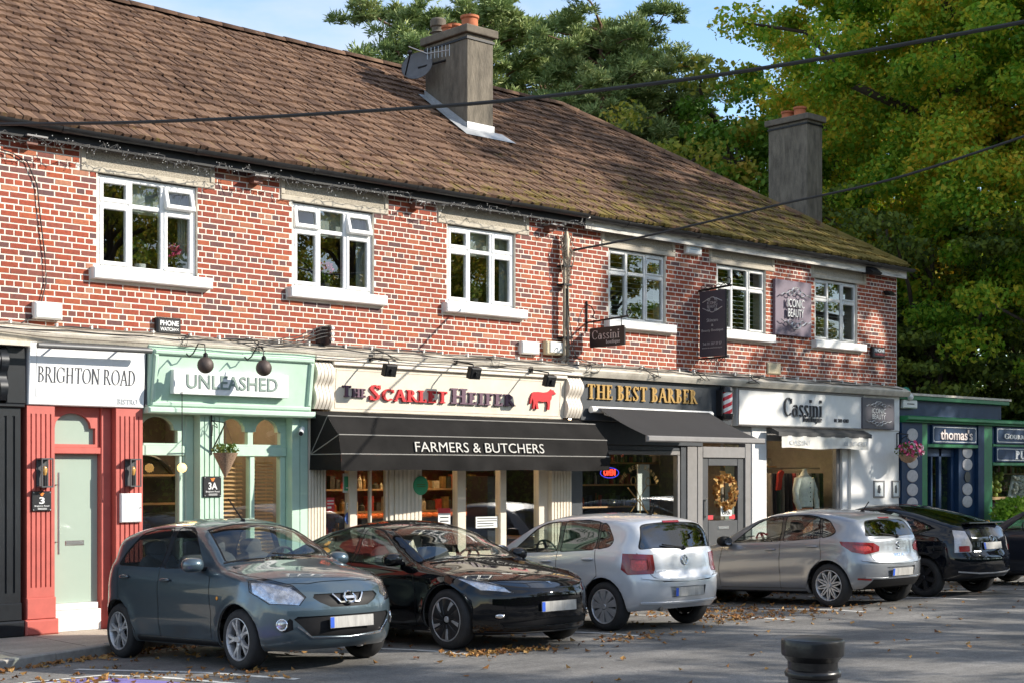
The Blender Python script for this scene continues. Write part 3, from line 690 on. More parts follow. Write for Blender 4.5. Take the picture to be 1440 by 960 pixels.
def tesla():
    return dict(L=4.69, W=.925, R=.334, axles=(.845,3.72), rim='aero', side=.095, af=.80, ar=.60, nf=2.25, nr=2.6, crown=.08, tumble=.42,
     top=[(.03,.655),(.3,.765),(.7,.865),(1.1,.945),(1.3,.985),(1.75,1.18),(2.2,1.365),(2.55,1.432),(2.8,1.443),(3.2,1.40),(3.7,1.27),(4.1,1.13),(4.35,1.085),(4.6,1.075),(4.66,1.02)],
     belt=[(.03,.655),(.4,.74),(.9,.83),(1.5,.88),(2.5,.92),(3.5,.98),(4.2,1.02),(4.66,1.02)],
     sill=[(0,.17),(.5,.16),(1.2,.19),(3.4,.19),(4.6,.28)],
     front=[(.15,.16),(.2,.05),(.3,.01),(.45,.0),(.58,.0),(.655,.03)], rear=[(.3,4.6),(.5,4.67),(.8,4.69),(1.02,4.66)],
     plan=[(0,.95),(.85,1.0),(2.2,.985),(3.7,1.0),(4.69,.95)], crease=[(1.3,.62,3.4,.70,.010,.08),(1.3,.33,3.3,.33,.012,.06)],
     windows=[[(1.68,.955),(2.05,1.20),(2.3,1.315),(2.58,1.365),(2.60,.965)],[(2.68,.97),(2.67,1.37),(2.95,1.355),(3.3,1.26),(3.6,1.13),(3.72,1.04),(3.6,1.0)]],
     blackpillar=[[(2.60,.965),(2.58,1.365),(2.67,1.37),(2.68,.97)]],
     windscreen=[(1.22,0),(1.26,.35),(1.36,.62),(1.44,.69),(2.26,.53),(2.24,0)], rearwin=[(3.1,0),(3.1,.45),(4.1,.58),(4.14,0)], rwtop=True,
     gaps=[[(1.38,.28),(1.36,.6),(1.44,.86)],[(2.64,.24),(2.64,.95)],[(1.38,.25),(3.1,.25)],[(3.15,.28),(3.3,.55),(3.5,.75),(3.62,.99)]],
     topgaps=[[(.16,0),(.18,.35),(.30,.60),(.8,.76),(1.2,.78)]],
     patches=[('headlight','lens',[(.16,.50,.60),(.42,.76,.64),(.74,.83,.755),(.70,.80,.785),(.40,.66,.74)],(-.6,.62,.45),-.002),
       ('lower_intake','black',[(0,0,.24),(0,.62,.25),(0,.66,.30),(0,0,.34)],(-1,0,0),-.012),
       ('fog_lamp_housing','black',[(.16,.60,.33),(.16,.62,.41),(.16,.74,.41),(.16,.76,.33)],(-.8,.5,0),-.004),
       ('tail_light','red',[(4.6,.5,.80),(4.6,.5,.95),(4.3,.84,.95),(4.4,.86,.82)],(.8,.6,0),.002)],
     seats=(2.25,3.05), mirror=(1.70,.965), handles=[(2.42,.86),(3.3,.90)], strips=[('nose_splitter','black','front',[(-.75,.20),(-.4,.185),(0,.18),(.4,.185),(.75,.20)],.02,.012)],
     fplate=.455, hmat=None)
def polo():
    return dict(L=3.97, W=.841, R=.305, axles=(.82,3.29), rim='cover', side=.095, af=.62, ar=.40, nf=2.5, nr=3.1, crown=.075, tumble=.33,
     top=[(.05,.70),(.3,.83),(.7,.93),(1.05,.99),(1.2,1.03),(1.6,1.25),(1.95,1.40),(2.3,1.455),(2.7,1.462),(3.2,1.435),(3.55,1.385),(3.68,1.345),(3.72,1.30),(3.80,1.14),(3.885,.955)],
     belt=[(.05,.70),(.4,.79),(.9,.87),(1.3,.915),(2.2,.945),(3.2,.985),(3.6,.99),(3.885,.955)],
     sill=[(0,.2),(.5,.19),(1.2,.2),(3,.2),(3.97,.27)],
     front=[(.18,.13),(.26,.04),(.4,0),(.56,.0),(.70,.05),(.9,.2)], rear=[(.25,3.86),(.34,3.94),(.46,3.97),(.58,3.97),(.66,3.955),(.70,3.925),(.80,3.91),(.955,3.885),(1.05,3.85)],
     plan=[(0,.95),(.8,1.0),(2,.99),(3.2,1.0),(3.97,.955)], crease=[(1.0,.72,3.4,.78,.008,.05),(1.2,.34,3.0,.36,.012,.06)],
     windows=[[(1.55,.975),(1.95,1.27),(2.12,1.34),(2.38,1.365),(2.42,.985)],[(2.50,.985),(2.48,1.37),(2.9,1.362),(3.1,1.345),(3.12,1.01)],[(3.17,1.015),(3.155,1.335),(3.26,1.30),(3.40,1.12),(3.37,1.05)]], dglass=(1,2),
     blackpillar=[[(2.42,.985),(2.38,1.365),(2.48,1.37),(2.50,.985)],[(3.12,1.01),(3.10,1.345),(3.155,1.335),(3.17,1.015)]],
     windscreen=[(1.12,0),(1.15,.3),(1.24,.58),(1.30,.64),(1.92,.51),(1.90,0)], rearwin=[(0,.985),(.655,1.0),(.545,1.30),(.46,1.325),(0,1.33)],
     gaps=[[(1.34,.30),(1.32,.55),(1.36,.92)],[(2.46,.26),(2.46,.98)],[(1.34,.27),(2.9,.27)],[(2.92,.3),(3.03,.55),(3.2,.68),(3.14,1.0)]],
     topgaps=[[(.2,0),(.25,.5),(.7,.72),(1.1,.74)]],
     reargaps=[[(0,.595),(.42,.60),(.56,.66),(.60,.72)],[(.60,.72),(.70,.95)]],
     patches=[('tail_light','red',[(3.9,.56,.70),(3.9,.53,.76),(3.9,.55,.93),(3.62,.80,.955),(3.60,.82,.76),(3.72,.82,.695)],(.82,.57,0),.006),
       ('plate_recess','pm',['mid',(0,.30,.405),(0,.33,.53),(0,-.33,.53),(0,-.30,.405)],(1,0,0),-.025),
       ('bumper_apron','apron',['mid',(0,.62,.26),(0,.62,.315),(0,-.62,.315),(0,-.62,.26)],(1,0,0),.001),
       ('brake_light','red',['mid',(0,.15,1.335),(0,.15,1.365),(0,-.15,1.365),(0,-.15,1.335)],(1,0,.3),.006)],
     seats=(2.0,2.85), mirror=(1.50,.98), handles=[(2.28,.86),(3.04,.885)], rplate=.465, rwiper=1.0, aerial=(3.35,.16,.10),
     strips=[('side_moulding','pmgrey','side',[(1.2,.225),(2.92,.225)],.06,.006),('bumper_edge','pm','rear',[(-.70,.655),(-.5,.625),(0,.60),(.5,.625),(.70,.655)],.03,.018),('bumper_edge','pm','rear',[(-.70,.345),(0,.335),(.70,.345)],.03,.016)], hmat=None, spoiler=(3.60,3.76,1.375))
def ibiza():
    return dict(L=4.06, W=.885, R=.318, axles=(.80,3.364), rim='multi', side=.095, af=.64, ar=.46, nf=2.5, nr=2.8, crown=.075, tumble=.36,
     top=[(.05,.68),(.3,.80),(.7,.90),(1.05,.965),(1.2,1.0),(1.6,1.21),(2.0,1.37),(2.35,1.432),(2.7,1.444),(3.2,1.41),(3.55,1.36),(3.72,1.315),(3.76,1.28),(3.86,1.13),(3.98,.97)],
     belt=[(.05,.68),(.4,.77),(.9,.85),(1.3,.895),(2.2,.93),(3.2,.985),(3.7,1.0),(3.98,.965)],
     sill=[(0,.2),(.5,.19),(1.2,.2),(3,.2),(4.06,.29)],
     front=[(.18,.13),(.26,.04),(.4,0),(.56,.0),(.68,.05),(.9,.2)], rear=[(.27,3.92),(.36,4.01),(.5,4.055),(.62,4.06),(.68,4.045),(.72,4.01),(.84,3.99),(.965,3.98),(1.05,3.93)],
     plan=[(0,.95),(.8,1.0),(2,.985),(3.3,1.0),(4.06,.95)], crease=[(.9,.74,3.9,.84,.012,.04),(1.2,.40,3.1,.50,.014,.05)],
     windows=[[(1.55,.955),(1.95,1.235),(2.15,1.32),(2.42,1.345),(2.46,.97)],[(2.53,.972),(2.51,1.348),(2.9,1.34),(3.12,1.315),(3.2,1.01)],[(3.24,1.015),(3.19,1.30),(3.32,1.25),(3.46,1.10),(3.40,1.05)]], dglass=(2,),
     blackpillar=[[(2.46,.97),(2.42,1.345),(2.51,1.348),(2.53,.972)],[(3.2,1.01),(3.12,1.315),(3.19,1.30),(3.24,1.015)]],
     windscreen=[(1.12,0),(1.15,.3),(1.26,.58),(1.33,.65),(1.98,.51),(1.96,0)], rearwin=[(0,1.0),(.62,1.02),(.50,1.25),(.42,1.275),(0,1.28)],
     gaps=[[(1.34,.30),(1.32,.55),(1.38,.90)],[(2.49,.26),(2.49,.96)],[(1.34,.27),(2.95,.27)],[(2.97,.3),(3.08,.55),(3.26,.70),(3.22,1.0)]],
     topgaps=[[(.2,0),(.25,.5),(.7,.74),(1.1,.78)]],
     reargaps=[[(0,.62),(.46,.625),(.58,.68)],[(.58,.68),(.66,.92)]],
     patches=[('tail_light','red',[(3.98,.46,.80),(3.98,.44,.87),(3.98,.56,.925),(3.56,.84,.955),(3.62,.86,.90),(3.80,.84,.80),(3.9,.68,.765)],(.86,.5,0),.006),
       ('plate_recess','pm',['mid',(0,.32,.43),(0,.36,.57),(0,-.36,.57),(0,-.32,.43)],(1,0,0),-.022),
       ('diffuser','black',['mid',(0,.66,.27),(0,.58,.40),(0,-.58,.40),(0,-.66,.27)],(1,0,0),.002),
       ('rear_reflector','red',[(0,.58,.385),(0,.80,.40),(0,.80,.425),(0,.58,.415)],(.9,.4,0),.006),
       ('brake_light','red',['mid',(0,.14,1.305),(0,.14,1.325),(0,-.14,1.325),(0,-.14,1.305)],(1,0,.3),.005)],
     seats=(2.05,2.9), mirror=(1.52,.955), handles=[(2.32,.845),(3.1,.885)], rplate=.495, rwiper=1.01, aerial=(3.4,.14,.12), strips=[('side_sill','black','side',[(1.2,.215),(2.96,.215)],.04,.005),('bumper_edge','pm','rear',[(-.74,.68),(-.5,.645),(0,.62),(.5,.645),(.74,.68)],.03,.018),('bumper_edge','pm','rear',[(-.70,.43),(-.45,.41),(0,.41),(.45,.41),(.70,.43)],.025,.012)], hmat=None, mirmat='black')
def prius():
    return dict(L=4.45, W=.8625, R=.312, axles=(.94,3.64), rim='six', side=.105, af=.66, ar=.46, nf=2.4, nr=2.8, crown=.085, tumble=.36,
     top=[(.05,.66),(.3,.77),(.7,.89),(1.05,.985),(1.2,1.04),(1.6,1.25),(2.05,1.43),(2.4,1.488),(2.7,1.49),(3.2,1.43),(3.7,1.31),(4.05,1.205),(4.2,1.16),(4.24,1.13),(4.30,1.03),(4.36,.93)],
     belt=[(.05,.66),(.4,.76),(.9,.85),(1.3,.90),(2.2,.93),(3.2,.96),(3.8,.965),(4.36,.925)],
     sill=[(0,.2),(.5,.19),(1.2,.2),(3.2,.2),(4.45,.30)],
     front=[(.18,.13),(.26,.04),(.4,0),(.56,.0),(.66,.05),(.9,.2)], rear=[(.28,4.33),(.36,4.41),(.5,4.45),(.6,4.45),(.66,4.43),(.70,4.40),(.925,4.36),(1.05,4.30)],
     plan=[(0,.95),(.9,1.0),(2.2,.99),(3.6,1.0),(4.45,.95)], crease=[(1.0,.72,3.9,.80,.008,.05),(1.3,.34,3.3,.36,.012,.06)],
     windows=[[(1.62,.955),(2.0,1.26),(2.25,1.365),(2.52,1.39),(2.56,.965)],[(2.63,.967),(2.60,1.39),(3.0,1.35),(3.18,1.30),(3.2,.985)],[(3.25,.99),(3.23,1.285),(3.45,1.22),(3.78,1.08),(3.6,1.0)]], dglass=(),
     blackpillar=[[(2.56,.965),(2.52,1.39),(2.60,1.39),(2.63,.967)]],
     windscreen=[(1.12,0),(1.16,.3),(1.27,.58),(1.35,.64),(2.02,.51),(2.0,0)], rearwin=[(3.2,0),(3.2,.45),(4.08,.56),(4.12,0)], rwtop=True,
     gaps=[[(1.38,.30),(1.36,.55),(1.42,.90)],[(2.59,.26),(2.59,.96)],[(1.38,.27),(3.2,.27)],[(3.22,.3),(3.34,.55),(3.5,.70),(3.3,.98)],[(3.86,.74),(3.86,.88),(4.0,.88),(4.0,.74),(3.86,.74)]],
     reargaps=[[(0,.60),(.46,.61),(.58,.66),(.60,.90)]],
     patches=[('tail_light','clearlamp',[(4.36,.56,.70),(4.36,.53,.80),(4.26,.58,1.03),(4.14,.72,1.05),(4.2,.78,.80),(4.22,.80,.70)],(.85,.52,0),.006),
       ('lower_window','gloss',['mid',(4.3,.50,.86),(4.3,.46,1.06),(4.3,-.46,1.06),(4.3,-.50,.86)],(1,0,.3),.001)],
     seats=(2.1,2.95), mirror=(1.58,.95), handles=[(2.4,.84),(3.12,.86)], rplate=.79, strips=[('chrome_lip','alloy','rear',[(-.74,.40),(-.4,.365),(0,.36),(.4,.365),(.74,.40)],.025,.006)], hmat=None)
# ------------------------------------------------------------ ground: road with crossfall to the kerb, pavement
def ground_mat(name, base, spread, cracks=0, stain=.5, fine=180, rough=.9, patch=.25):
    m = bpy.data.materials.new(name); m.use_nodes = True; N, L = _n(m); b = N['Principled BSDF']; b.inputs['Roughness'].default_value = rough
    g = N.new('ShaderNodeNewGeometry'); src = g.outputs['Position']
    def noise(sc, det=6, ro=.6, vec=src):
        z = N.new('ShaderNodeTexNoise'); z.inputs['Scale'].default_value = sc; z.inputs['Detail'].default_value = det; z.inputs['Roughness'].default_value = ro; L.new(vec, z.inputs['Vector']); return z.outputs[0]
    def ramp(s, a, bb, lo, hi):
        r = N.new('ShaderNodeMapRange'); r.inputs[1].default_value = a; r.inputs[2].default_value = bb; r.inputs[3].default_value = lo; r.inputs[4].default_value = hi; L.new(s, r.inputs[0]); return r.outputs[0]
    def mul(a, bb):
        k = N.new('ShaderNodeMath'); k.operation = 'MULTIPLY'; L.new(a, k.inputs[0]); L.new(bb, k.inputs[1]); return k.outputs[0]
    f = mul(mul(ramp(noise(13, 7, .88), .32, .68, 1-spread, 1+spread), mul(ramp(noise(fine, 3, .7), .25, .75, 1-spread, 1+spread), ramp(noise(55, 3, .8), .3, .7, 1-spread*1.25, 1+spread*1.25))), ramp(noise(.8, 8), .35, .65, 1-patch, 1+patch))
    mpn = N.new('ShaderNodeMapping'); mpn.inputs['Scale'].default_value = (.12, 1.4, 1); L.new(src, mpn.inputs[0])
    f = mul(f, ramp(noise(1.2, 6, .6, mpn.outputs[0]), .35, .65, 1-patch, 1+patch))        # streaks along the lane
    v = N.new('ShaderNodeTexVoronoi'); v.feature = 'DISTANCE_TO_EDGE'; v.inputs['Scale'].default_value = .9
    w = N.new('ShaderNodeMix'); w.data_type = 'VECTOR'; w.inputs[0].default_value = .18; L.new(src, w.inputs[4]); zz = N.new('ShaderNodeTexNoise'); zz.inputs['Scale'].default_value = 3; L.new(src, zz.inputs['Vector']); L.new(zz.outputs[1], w.inputs[5]); L.new(w.outputs[1], v.inputs['Vector'])
    if cracks: f = mul(f, ramp(v.outputs[0], 0, .008, 1-cracks, 1))
    x = N.new('ShaderNodeMix'); x.data_type = 'RGBA'; x.blend_type = 'MULTIPLY'; x.inputs[0].default_value = 1; x.inputs[6].default_value = (*base, 1); L.new(f, x.inputs[7]); L.new(x.outputs[2], b.inputs['Base Color'])
    q = N.new('ShaderNodeBump'); q.inputs['Strength'].default_value = .5; q.inputs['Distance'].default_value = .01; L.new(noise(fine*.4, 3, .7), q.inputs['Height']); L.new(q.outputs[0], b.inputs['Normal'])
    return m
M_road = ground_mat('asphalt', (.150,.143,.134), .38, .25)
M_pave = ground_mat('pavement_concrete', (.36,.31,.25), .2, 0, fine=90, patch=.16)
M_kerb = mat('kerb_stone', (.30,.28,.25), .85, var=.25, vscale=8, bump=.3)
KERB = -1.85
def road_z(y): return -.115 if y >= KERB else max(-.115, min(0, -.115+(KERB-y)*.042))
mb = MB(); ys = [-500,-60,-20,-8,-6,-4.59,-4,-3,KERB,14,120,800]; xs = [-600,-60,-10,0,10,20,40,80,200,900]; k = len(xs)
mb.add([(x, y, road_z(y)) for y in ys for x in xs], [(j*k+i, j*k+i+1, (j+1)*k+i+1, (j+1)*k+i) for j in range(len(ys)-1) for i in range(k-1)])
mb.build('road', M_road, kind='structure', smooth=True)
KP = [(-20,-2.75),(2,-2.62),(6.3,-2.46),(7.1,-2.12),(8.1,-1.70),(9.4,-1.38),(11,-1.30),(70,-1.30)]          # kerb line
pv = MB(); n = len(KP); pv.add([(x, y+.14, 0) for x, y in KP]+[(x, .6, 0) for x, y in KP]+[(x, y+.14, -.2) for x, y in KP], [(i, i+1, n+i+1, n+i) for i in range(n-1)]+[(2*n+i, 2*n+i+1, i+1, i) for i in range(n-1)]); pave = pv.build('pavement', M_pave, kind='structure', fixn=False)
kb = MB(); kb.prism([(0,-.25),(0,-.005),(.015,.008),(.14,.008),(.14,-.25)], 0, .905, 'x'); kme = kb.mesh('kerb_stone'); kme.materials.append(M_kerb)
px, py = 0.0, -2.64
def kerb_y(x):
    for (a, b), (c, d) in zip(KP, KP[1:]):
        if x <= c: return b+(d-b)*(x-a)/(c-a)
    return KP[-1][1]
while px < 44:
    t = .914
    for _ in range(4): qx = px+t; L_ = sqrt((qx-px)**2+(kerb_y(qx)-py)**2); t *= .914/L_
    qx = px+t; qy = kerb_y(qx)
    o = bpy.data.objects.new('kerb_stone', kme); COL.objects.link(o); o.parent = pave; o.location = Vector((px, py, random.uniform(-.004,.004)))-ORI[pave]; o.rotation_euler = (0, 0, atan2(qy-py, qx-px)); px, py = qx, qy
for xx in [4.1+.92*i for i in range(8)]:
    k = MB(); k.box(xx-.004, xx+.004, kerb_y(xx)+.16, -.27, -.01, .0015); k.build('slab_joint', mat('joint_dirt', (.08,.07,.06), .95), pave)
# pavement slab joints near the left
M_white = mat('road_paint', (.62,.61,.57), .8, var=.25, vscale=9, dirt=.75, dirtcol=(.10,.098,.095)); M_purple = mat('bay_paint_purple', (.20,.16,.40), .8, var=.2, vscale=6, dirt=.6, dirtcol=(.10,.098,.1))
def stripe(a, b, w, name='bay_line', m=None, h=.004, parent=None):
    a, b = Vector(a), Vector(b); t = (b-a).normalized(); n = Vector((-t.y, t.x, 0))*w/2; mbb = MB(); k = 8; vs = []
    for i in range(k+1):
        p = a+(b-a)*i/k
        for q in (p+n, p-n): vs.append((q.x, q.y, road_z(q.y)+h))
    mbb.add(vs, [(2*i, 2*i+1, 2*i+3, 2*i+2) for i in range(k)])
    return mbb.build(name, m or M_white, kind='structure', fixn=False)
for xx in (9.93, 12.62, 15.55, 17.25, 20.25, 22.8, 25.4): stripe((xx, -2.35, 0), (xx+.5, -5.15, 0), .1)
stripe((2.0,-3.80,0), (6.86,-3.84,0), .09); stripe((6.89,-3.88,0), (7.45,-5.6,0), .09); stripe((7.0,-3.0,0), (7.98,-5.55,0), .1)
pq = MB(); P4 = [(3.2,-3.92),(6.72,-3.98),(7.25,-5.6),(3.2,-5.6)]; ysn = 6; vs = []
for i in range(ysn+1):
    t = i/ysn
    for a, b in ((P4[0], P4[3]), (P4[1], P4[2])): xx = a[0]+(b[0]-a[0])*t; yy = a[1]+(b[1]-a[1])*t; vs.append((xx, yy, road_z(yy)+.0035))
pq.add(vs, [(2*i, 2*i+1, 2*i+3, 2*i+2) for i in range(ysn)]); pq.build('painted_bay', M_purple, kind='structure', fixn=False)
stripe((5.5,-4.05,0), (6.3,-4.12,0), .12, 'bay_symbol', h=.008); stripe((5.6,-4.4,0), (6.6,-4.5,0), .14, 'bay_symbol', h=.008)
stripe((26.5,-6.4,0),(29.5,-6.4,0),.1,'lane_dash'); stripe((32.5,-6.4,0),(35.5,-6.4,0),.1,'lane_dash')

# ------------------------------------------------------------ the brick terrace
def brick_mat(name, attr):
    m = bpy.data.materials.new(name); m.use_nodes = True; N, L = _n(m); b = N['Principled BSDF']; b.inputs['Roughness'].default_value = .85
    if attr: a = N.new('ShaderNodeAttribute'); a.attribute_name = 'tint'; s = a.outputs['Fac']
    else: a = N.new('ShaderNodeObjectInfo'); s = a.outputs['Random']
    r = N.new('ShaderNodeValToRGB'); e = r.color_ramp; e.interpolation = 'LINEAR'
    cols = [(0,(.095,.048,.048)),(.07,(.135,.056,.05)),(.17,(.21,.058,.038)),(.34,(.25,.049,.025)),(.62,(.285,.053,.023)),(.80,(.32,.067,.025)),(.94,(.35,.10,.043)),(1,(.37,.17,.105))]
    e.elements[0].position = 0; e.elements[0].color = (*cols[0][1], 1); e.elements[1].position = 1; e.elements[1].color = (*cols[-1][1], 1)
    for p, c in cols[1:-1]: q = e.elements.new(p); q.color = (*c, 1)
    L.new(s, r.inputs[0])
    g = N.new('ShaderNodeNewGeometry'); z = N.new('ShaderNodeTexNoise'); z.inputs['Scale'].default_value = 26; z.inputs['Detail'].default_value = 6; z.inputs['Roughness'].default_value = .7; L.new(g.outputs['Position'], z.inputs['Vector'])
    k = N.new('ShaderNodeMapRange'); k.inputs[1].default_value = .3; k.inputs[2].default_value = .7; k.inputs[3].default_value = .72; k.inputs[4].default_value = 1.25; L.new(z.outputs[0], k.inputs[0])
    z2 = N.new('ShaderNodeTexNoise'); z2.inputs['Scale'].default_value = .7; z2.inputs['Detail'].default_value = 5; L.new(g.outputs['Position'], z2.inputs['Vector'])
    k2 = N.new('ShaderNodeMapRange'); k2.inputs[1].default_value = .35; k2.inputs[2].default_value = .65; k2.inputs[3].default_value = .85; k2.inputs[4].default_value = 1.1; L.new(z2.outputs[0], k2.inputs[0])
    kk = N.new('ShaderNodeMath'); kk.operation = 'MULTIPLY'; L.new(k.outputs[0], kk.inputs[0]); L.new(k2.outputs[0], kk.inputs[1])
    x = N.new('ShaderNodeMix'); x.data_type = 'RGBA'; x.blend_type = 'MULTIPLY'; x.inputs[0].default_value = 1; L.new(r.outputs[0], x.inputs[6]); L.new(kk.outputs[0], x.inputs[7]); L.new(x.outputs[2], b.inputs['Base Color'])
    q = N.new('ShaderNodeBump'); q.inputs['Strength'].default_value = .35; q.inputs['Distance'].default_value = .004; L.new(z.outputs[0], q.inputs['Height']); L.new(q.outputs[0], b.inputs['Normal'])
    return m
M_brick = brick_mat('brick_single', False); M_brickA = brick_mat('brick_wall', True)
M_mortar = mat('mortar', (.72,.65,.56), .95, var=.15, vscale=5, bump=.3, bscale=80, dirt=.25, dirtcol=(.3,.27,.23))
M_upvc = mat('white_upvc', (.80,.80,.79), .35, var=.03); M_upvc2 = mat('aged_white_frame', (.58,.58,.56), .5, var=.08, vscale=9)
M_sill = mat('white_sill', (.74,.73,.70), .7, var=.08, vscale=4, dirt=.25, dirtcol=(.35,.33,.3)); M_pebble = mat('pebbledash', (.36,.32,.255), .95, var=.4, vscale=70, bump=1.0, bscale=75, dirt=.35, dirtcol=(.14,.12,.1))
M_lintel = mat('lintel_band', (.47,.42,.34), .9, var=.15, vscale=8); M_wglass = glass('window_glass', (.62,.66,.65), 1.72)
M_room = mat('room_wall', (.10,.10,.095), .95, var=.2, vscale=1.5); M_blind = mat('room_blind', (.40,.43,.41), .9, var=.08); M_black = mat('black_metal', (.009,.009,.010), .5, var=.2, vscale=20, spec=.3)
M_blackp = mat('black_gutter', (.010,.010,.011), .4, var=.25, vscale=5, dirt=.25, dirtcol=(.03,.03,.03)); M_peel = mat('peeling_white_board', (.62,.59,.53), .85, var=.2, vscale=9, dirt=.95, dirtcol=(.09,.08,.07), stretch=(.6,4,4))
XL, XR, ZB, ZT = 4.2, 26.45, 3.72, 6.08
bld = thing('terrace_building', 'long two-storey red brick terrace with hipped brown tiled roof above the shops', 'building', (15.3, 0, 0))
WU = [(137,275),(411.6,523.7),(629,723),(856,934.7),(1008,1075.5),(1146,1204.5)]
WINS = [(FX(a), FX(b)+.03) for a, b in WU]; WZ0, WZ1 = 4.50, 5.69
LU = [(113,301.7),(394,545.6),(615,743.6),(845.6,949),(997.5,1088.7),(1141,1217.5)]; LINT = [(FX(a), FX(b)) for a, b in LU]
# wall backing (mortar) with openings
wl = MB(); xs = [XL]
for a, b in WINS: xs += [a, b]
xs += [XR]
for i in range(0, len(xs), 2): wl.box(xs[i], xs[i+1], 0, .3, ZB, ZT)
for a, b in WINS: wl.box(a, b, 0, .3, ZB, WZ0); wl.box(a, b, 0, .3, WZ1, ZT)
wl.box(XR-.3, XR, .3, 9.4, 0, ZT); wl.box(XL, XR-.3, 9.1, 9.4, 0, ZT); wl.box(XL, XL+.3, .3, 9.1, 0, ZT)
wall = wl.build('brick_wall', M_mortar, bld)
ORI[wall] = ORI[bld]
CH = .0762; full = []; part = []
def spans(z0, z1):
    """clear x spans of one course"""
    blk = []
    for a, b in WINS:
        if z1 > WZ0-.12 and z0 < WZ1: blk.append((a, b))
        if z1 > WZ0-.14 and z0 < WZ0-.01: blk.append((a-.10, b+.17))
    for a, b in LINT:
        if z1 > WZ1+.0: blk.append((a, b))
    blk.sort(); out = []; x = XL
    for a, b in blk:
        if a > x: out.append((x, a))
        x = max(x, b)
    out.append((x, XR)); return out
for r in range(int((ZT-ZB)/CH)):
    z0 = ZB+r*CH; z1 = z0+CH-.0150; hd = r % 4 == 2
    bl = .1143 if hd else .2286; off = {0: 0, 1: .1143, 2: .057, 3: .1143}[r % 4]
    for a, b in spans(z0+.01, z1-.01):
        x = XL-off
        while x < b:
            p, q = max(a, x), min(b, x+bl)-.0150
            if q-p > .03:
                (full if abs((q-p)-(bl-.0150)) < .002 else part).append((p, q, z0, z1, hd))
            x += bl
full.sort(key=lambda t: t[0] if t[0] > 7.15 else 99)
near = full[:300]; rest = full[300:]+part
bme = {}
for hd in (0, 1):
    w = (.1143 if hd else .2286)-.0150; m = MB(); h = CH-.0150; b = .003; d = .005
    m.add([(-w/2,0,-h/2),(w/2,0,-h/2),(w/2,0,h/2),(-w/2,0,h/2),(-w/2+b,-d,-h/2+b),(w/2-b,-d,-h/2+b),(w/2-b,-d,h/2-b),(-w/2+b,-d,h/2-b)], [(4,5,6,7),(0,1,5,4),(1,2,6,5),(2,3,7,6),(3,0,4,7)])
    bme[hd] = m.mesh('brick', fixn=False); bme[hd].materials.append(M_brick)
for p, q, z0, z1, hd in near:
    o = bpy.data.objects.new('brick', bme[int(hd)]); COL.objects.link(o); o.parent = wall
    o.location = Vector(((p+q)/2, random.uniform(-.001,.002), (z0+z1)/2))-ORI[bld]
vs, fs, tn = [], [], []
for p, q, z0, z1, hd in rest:
    y = -.005+random.uniform(-.001,.002); b = .003; k = len(vs)
    vs += [(p,0,z0),(q,0,z0),(q,0,z1),(p,0,z1),(p+b,y,z0+b),(q-b,y,z0+b),(q-b,y,z1-b),(p+b,y,z1-b)]
    fs += [tuple(i+k for i in f) for f in ((4,5,6,7),(0,1,5,4),(1,2,6,5),(2,3,7,6),(3,0,4,7))]; t = random.random(); t = t*.55 if hd and random.random() < .5 else t; tn += [t]*5
me = bpy.data.meshes.new('brickwork'); me.from_pydata([Vector(v)-ORI[bld] for v in vs], [], fs); at = me.attributes.new('tint', 'FLOAT', 'FACE'); at.data.foreach_set('value', tn); me.materials.append(M_brickA)
tag(link('brickwork', me, wall), kind='stuff')
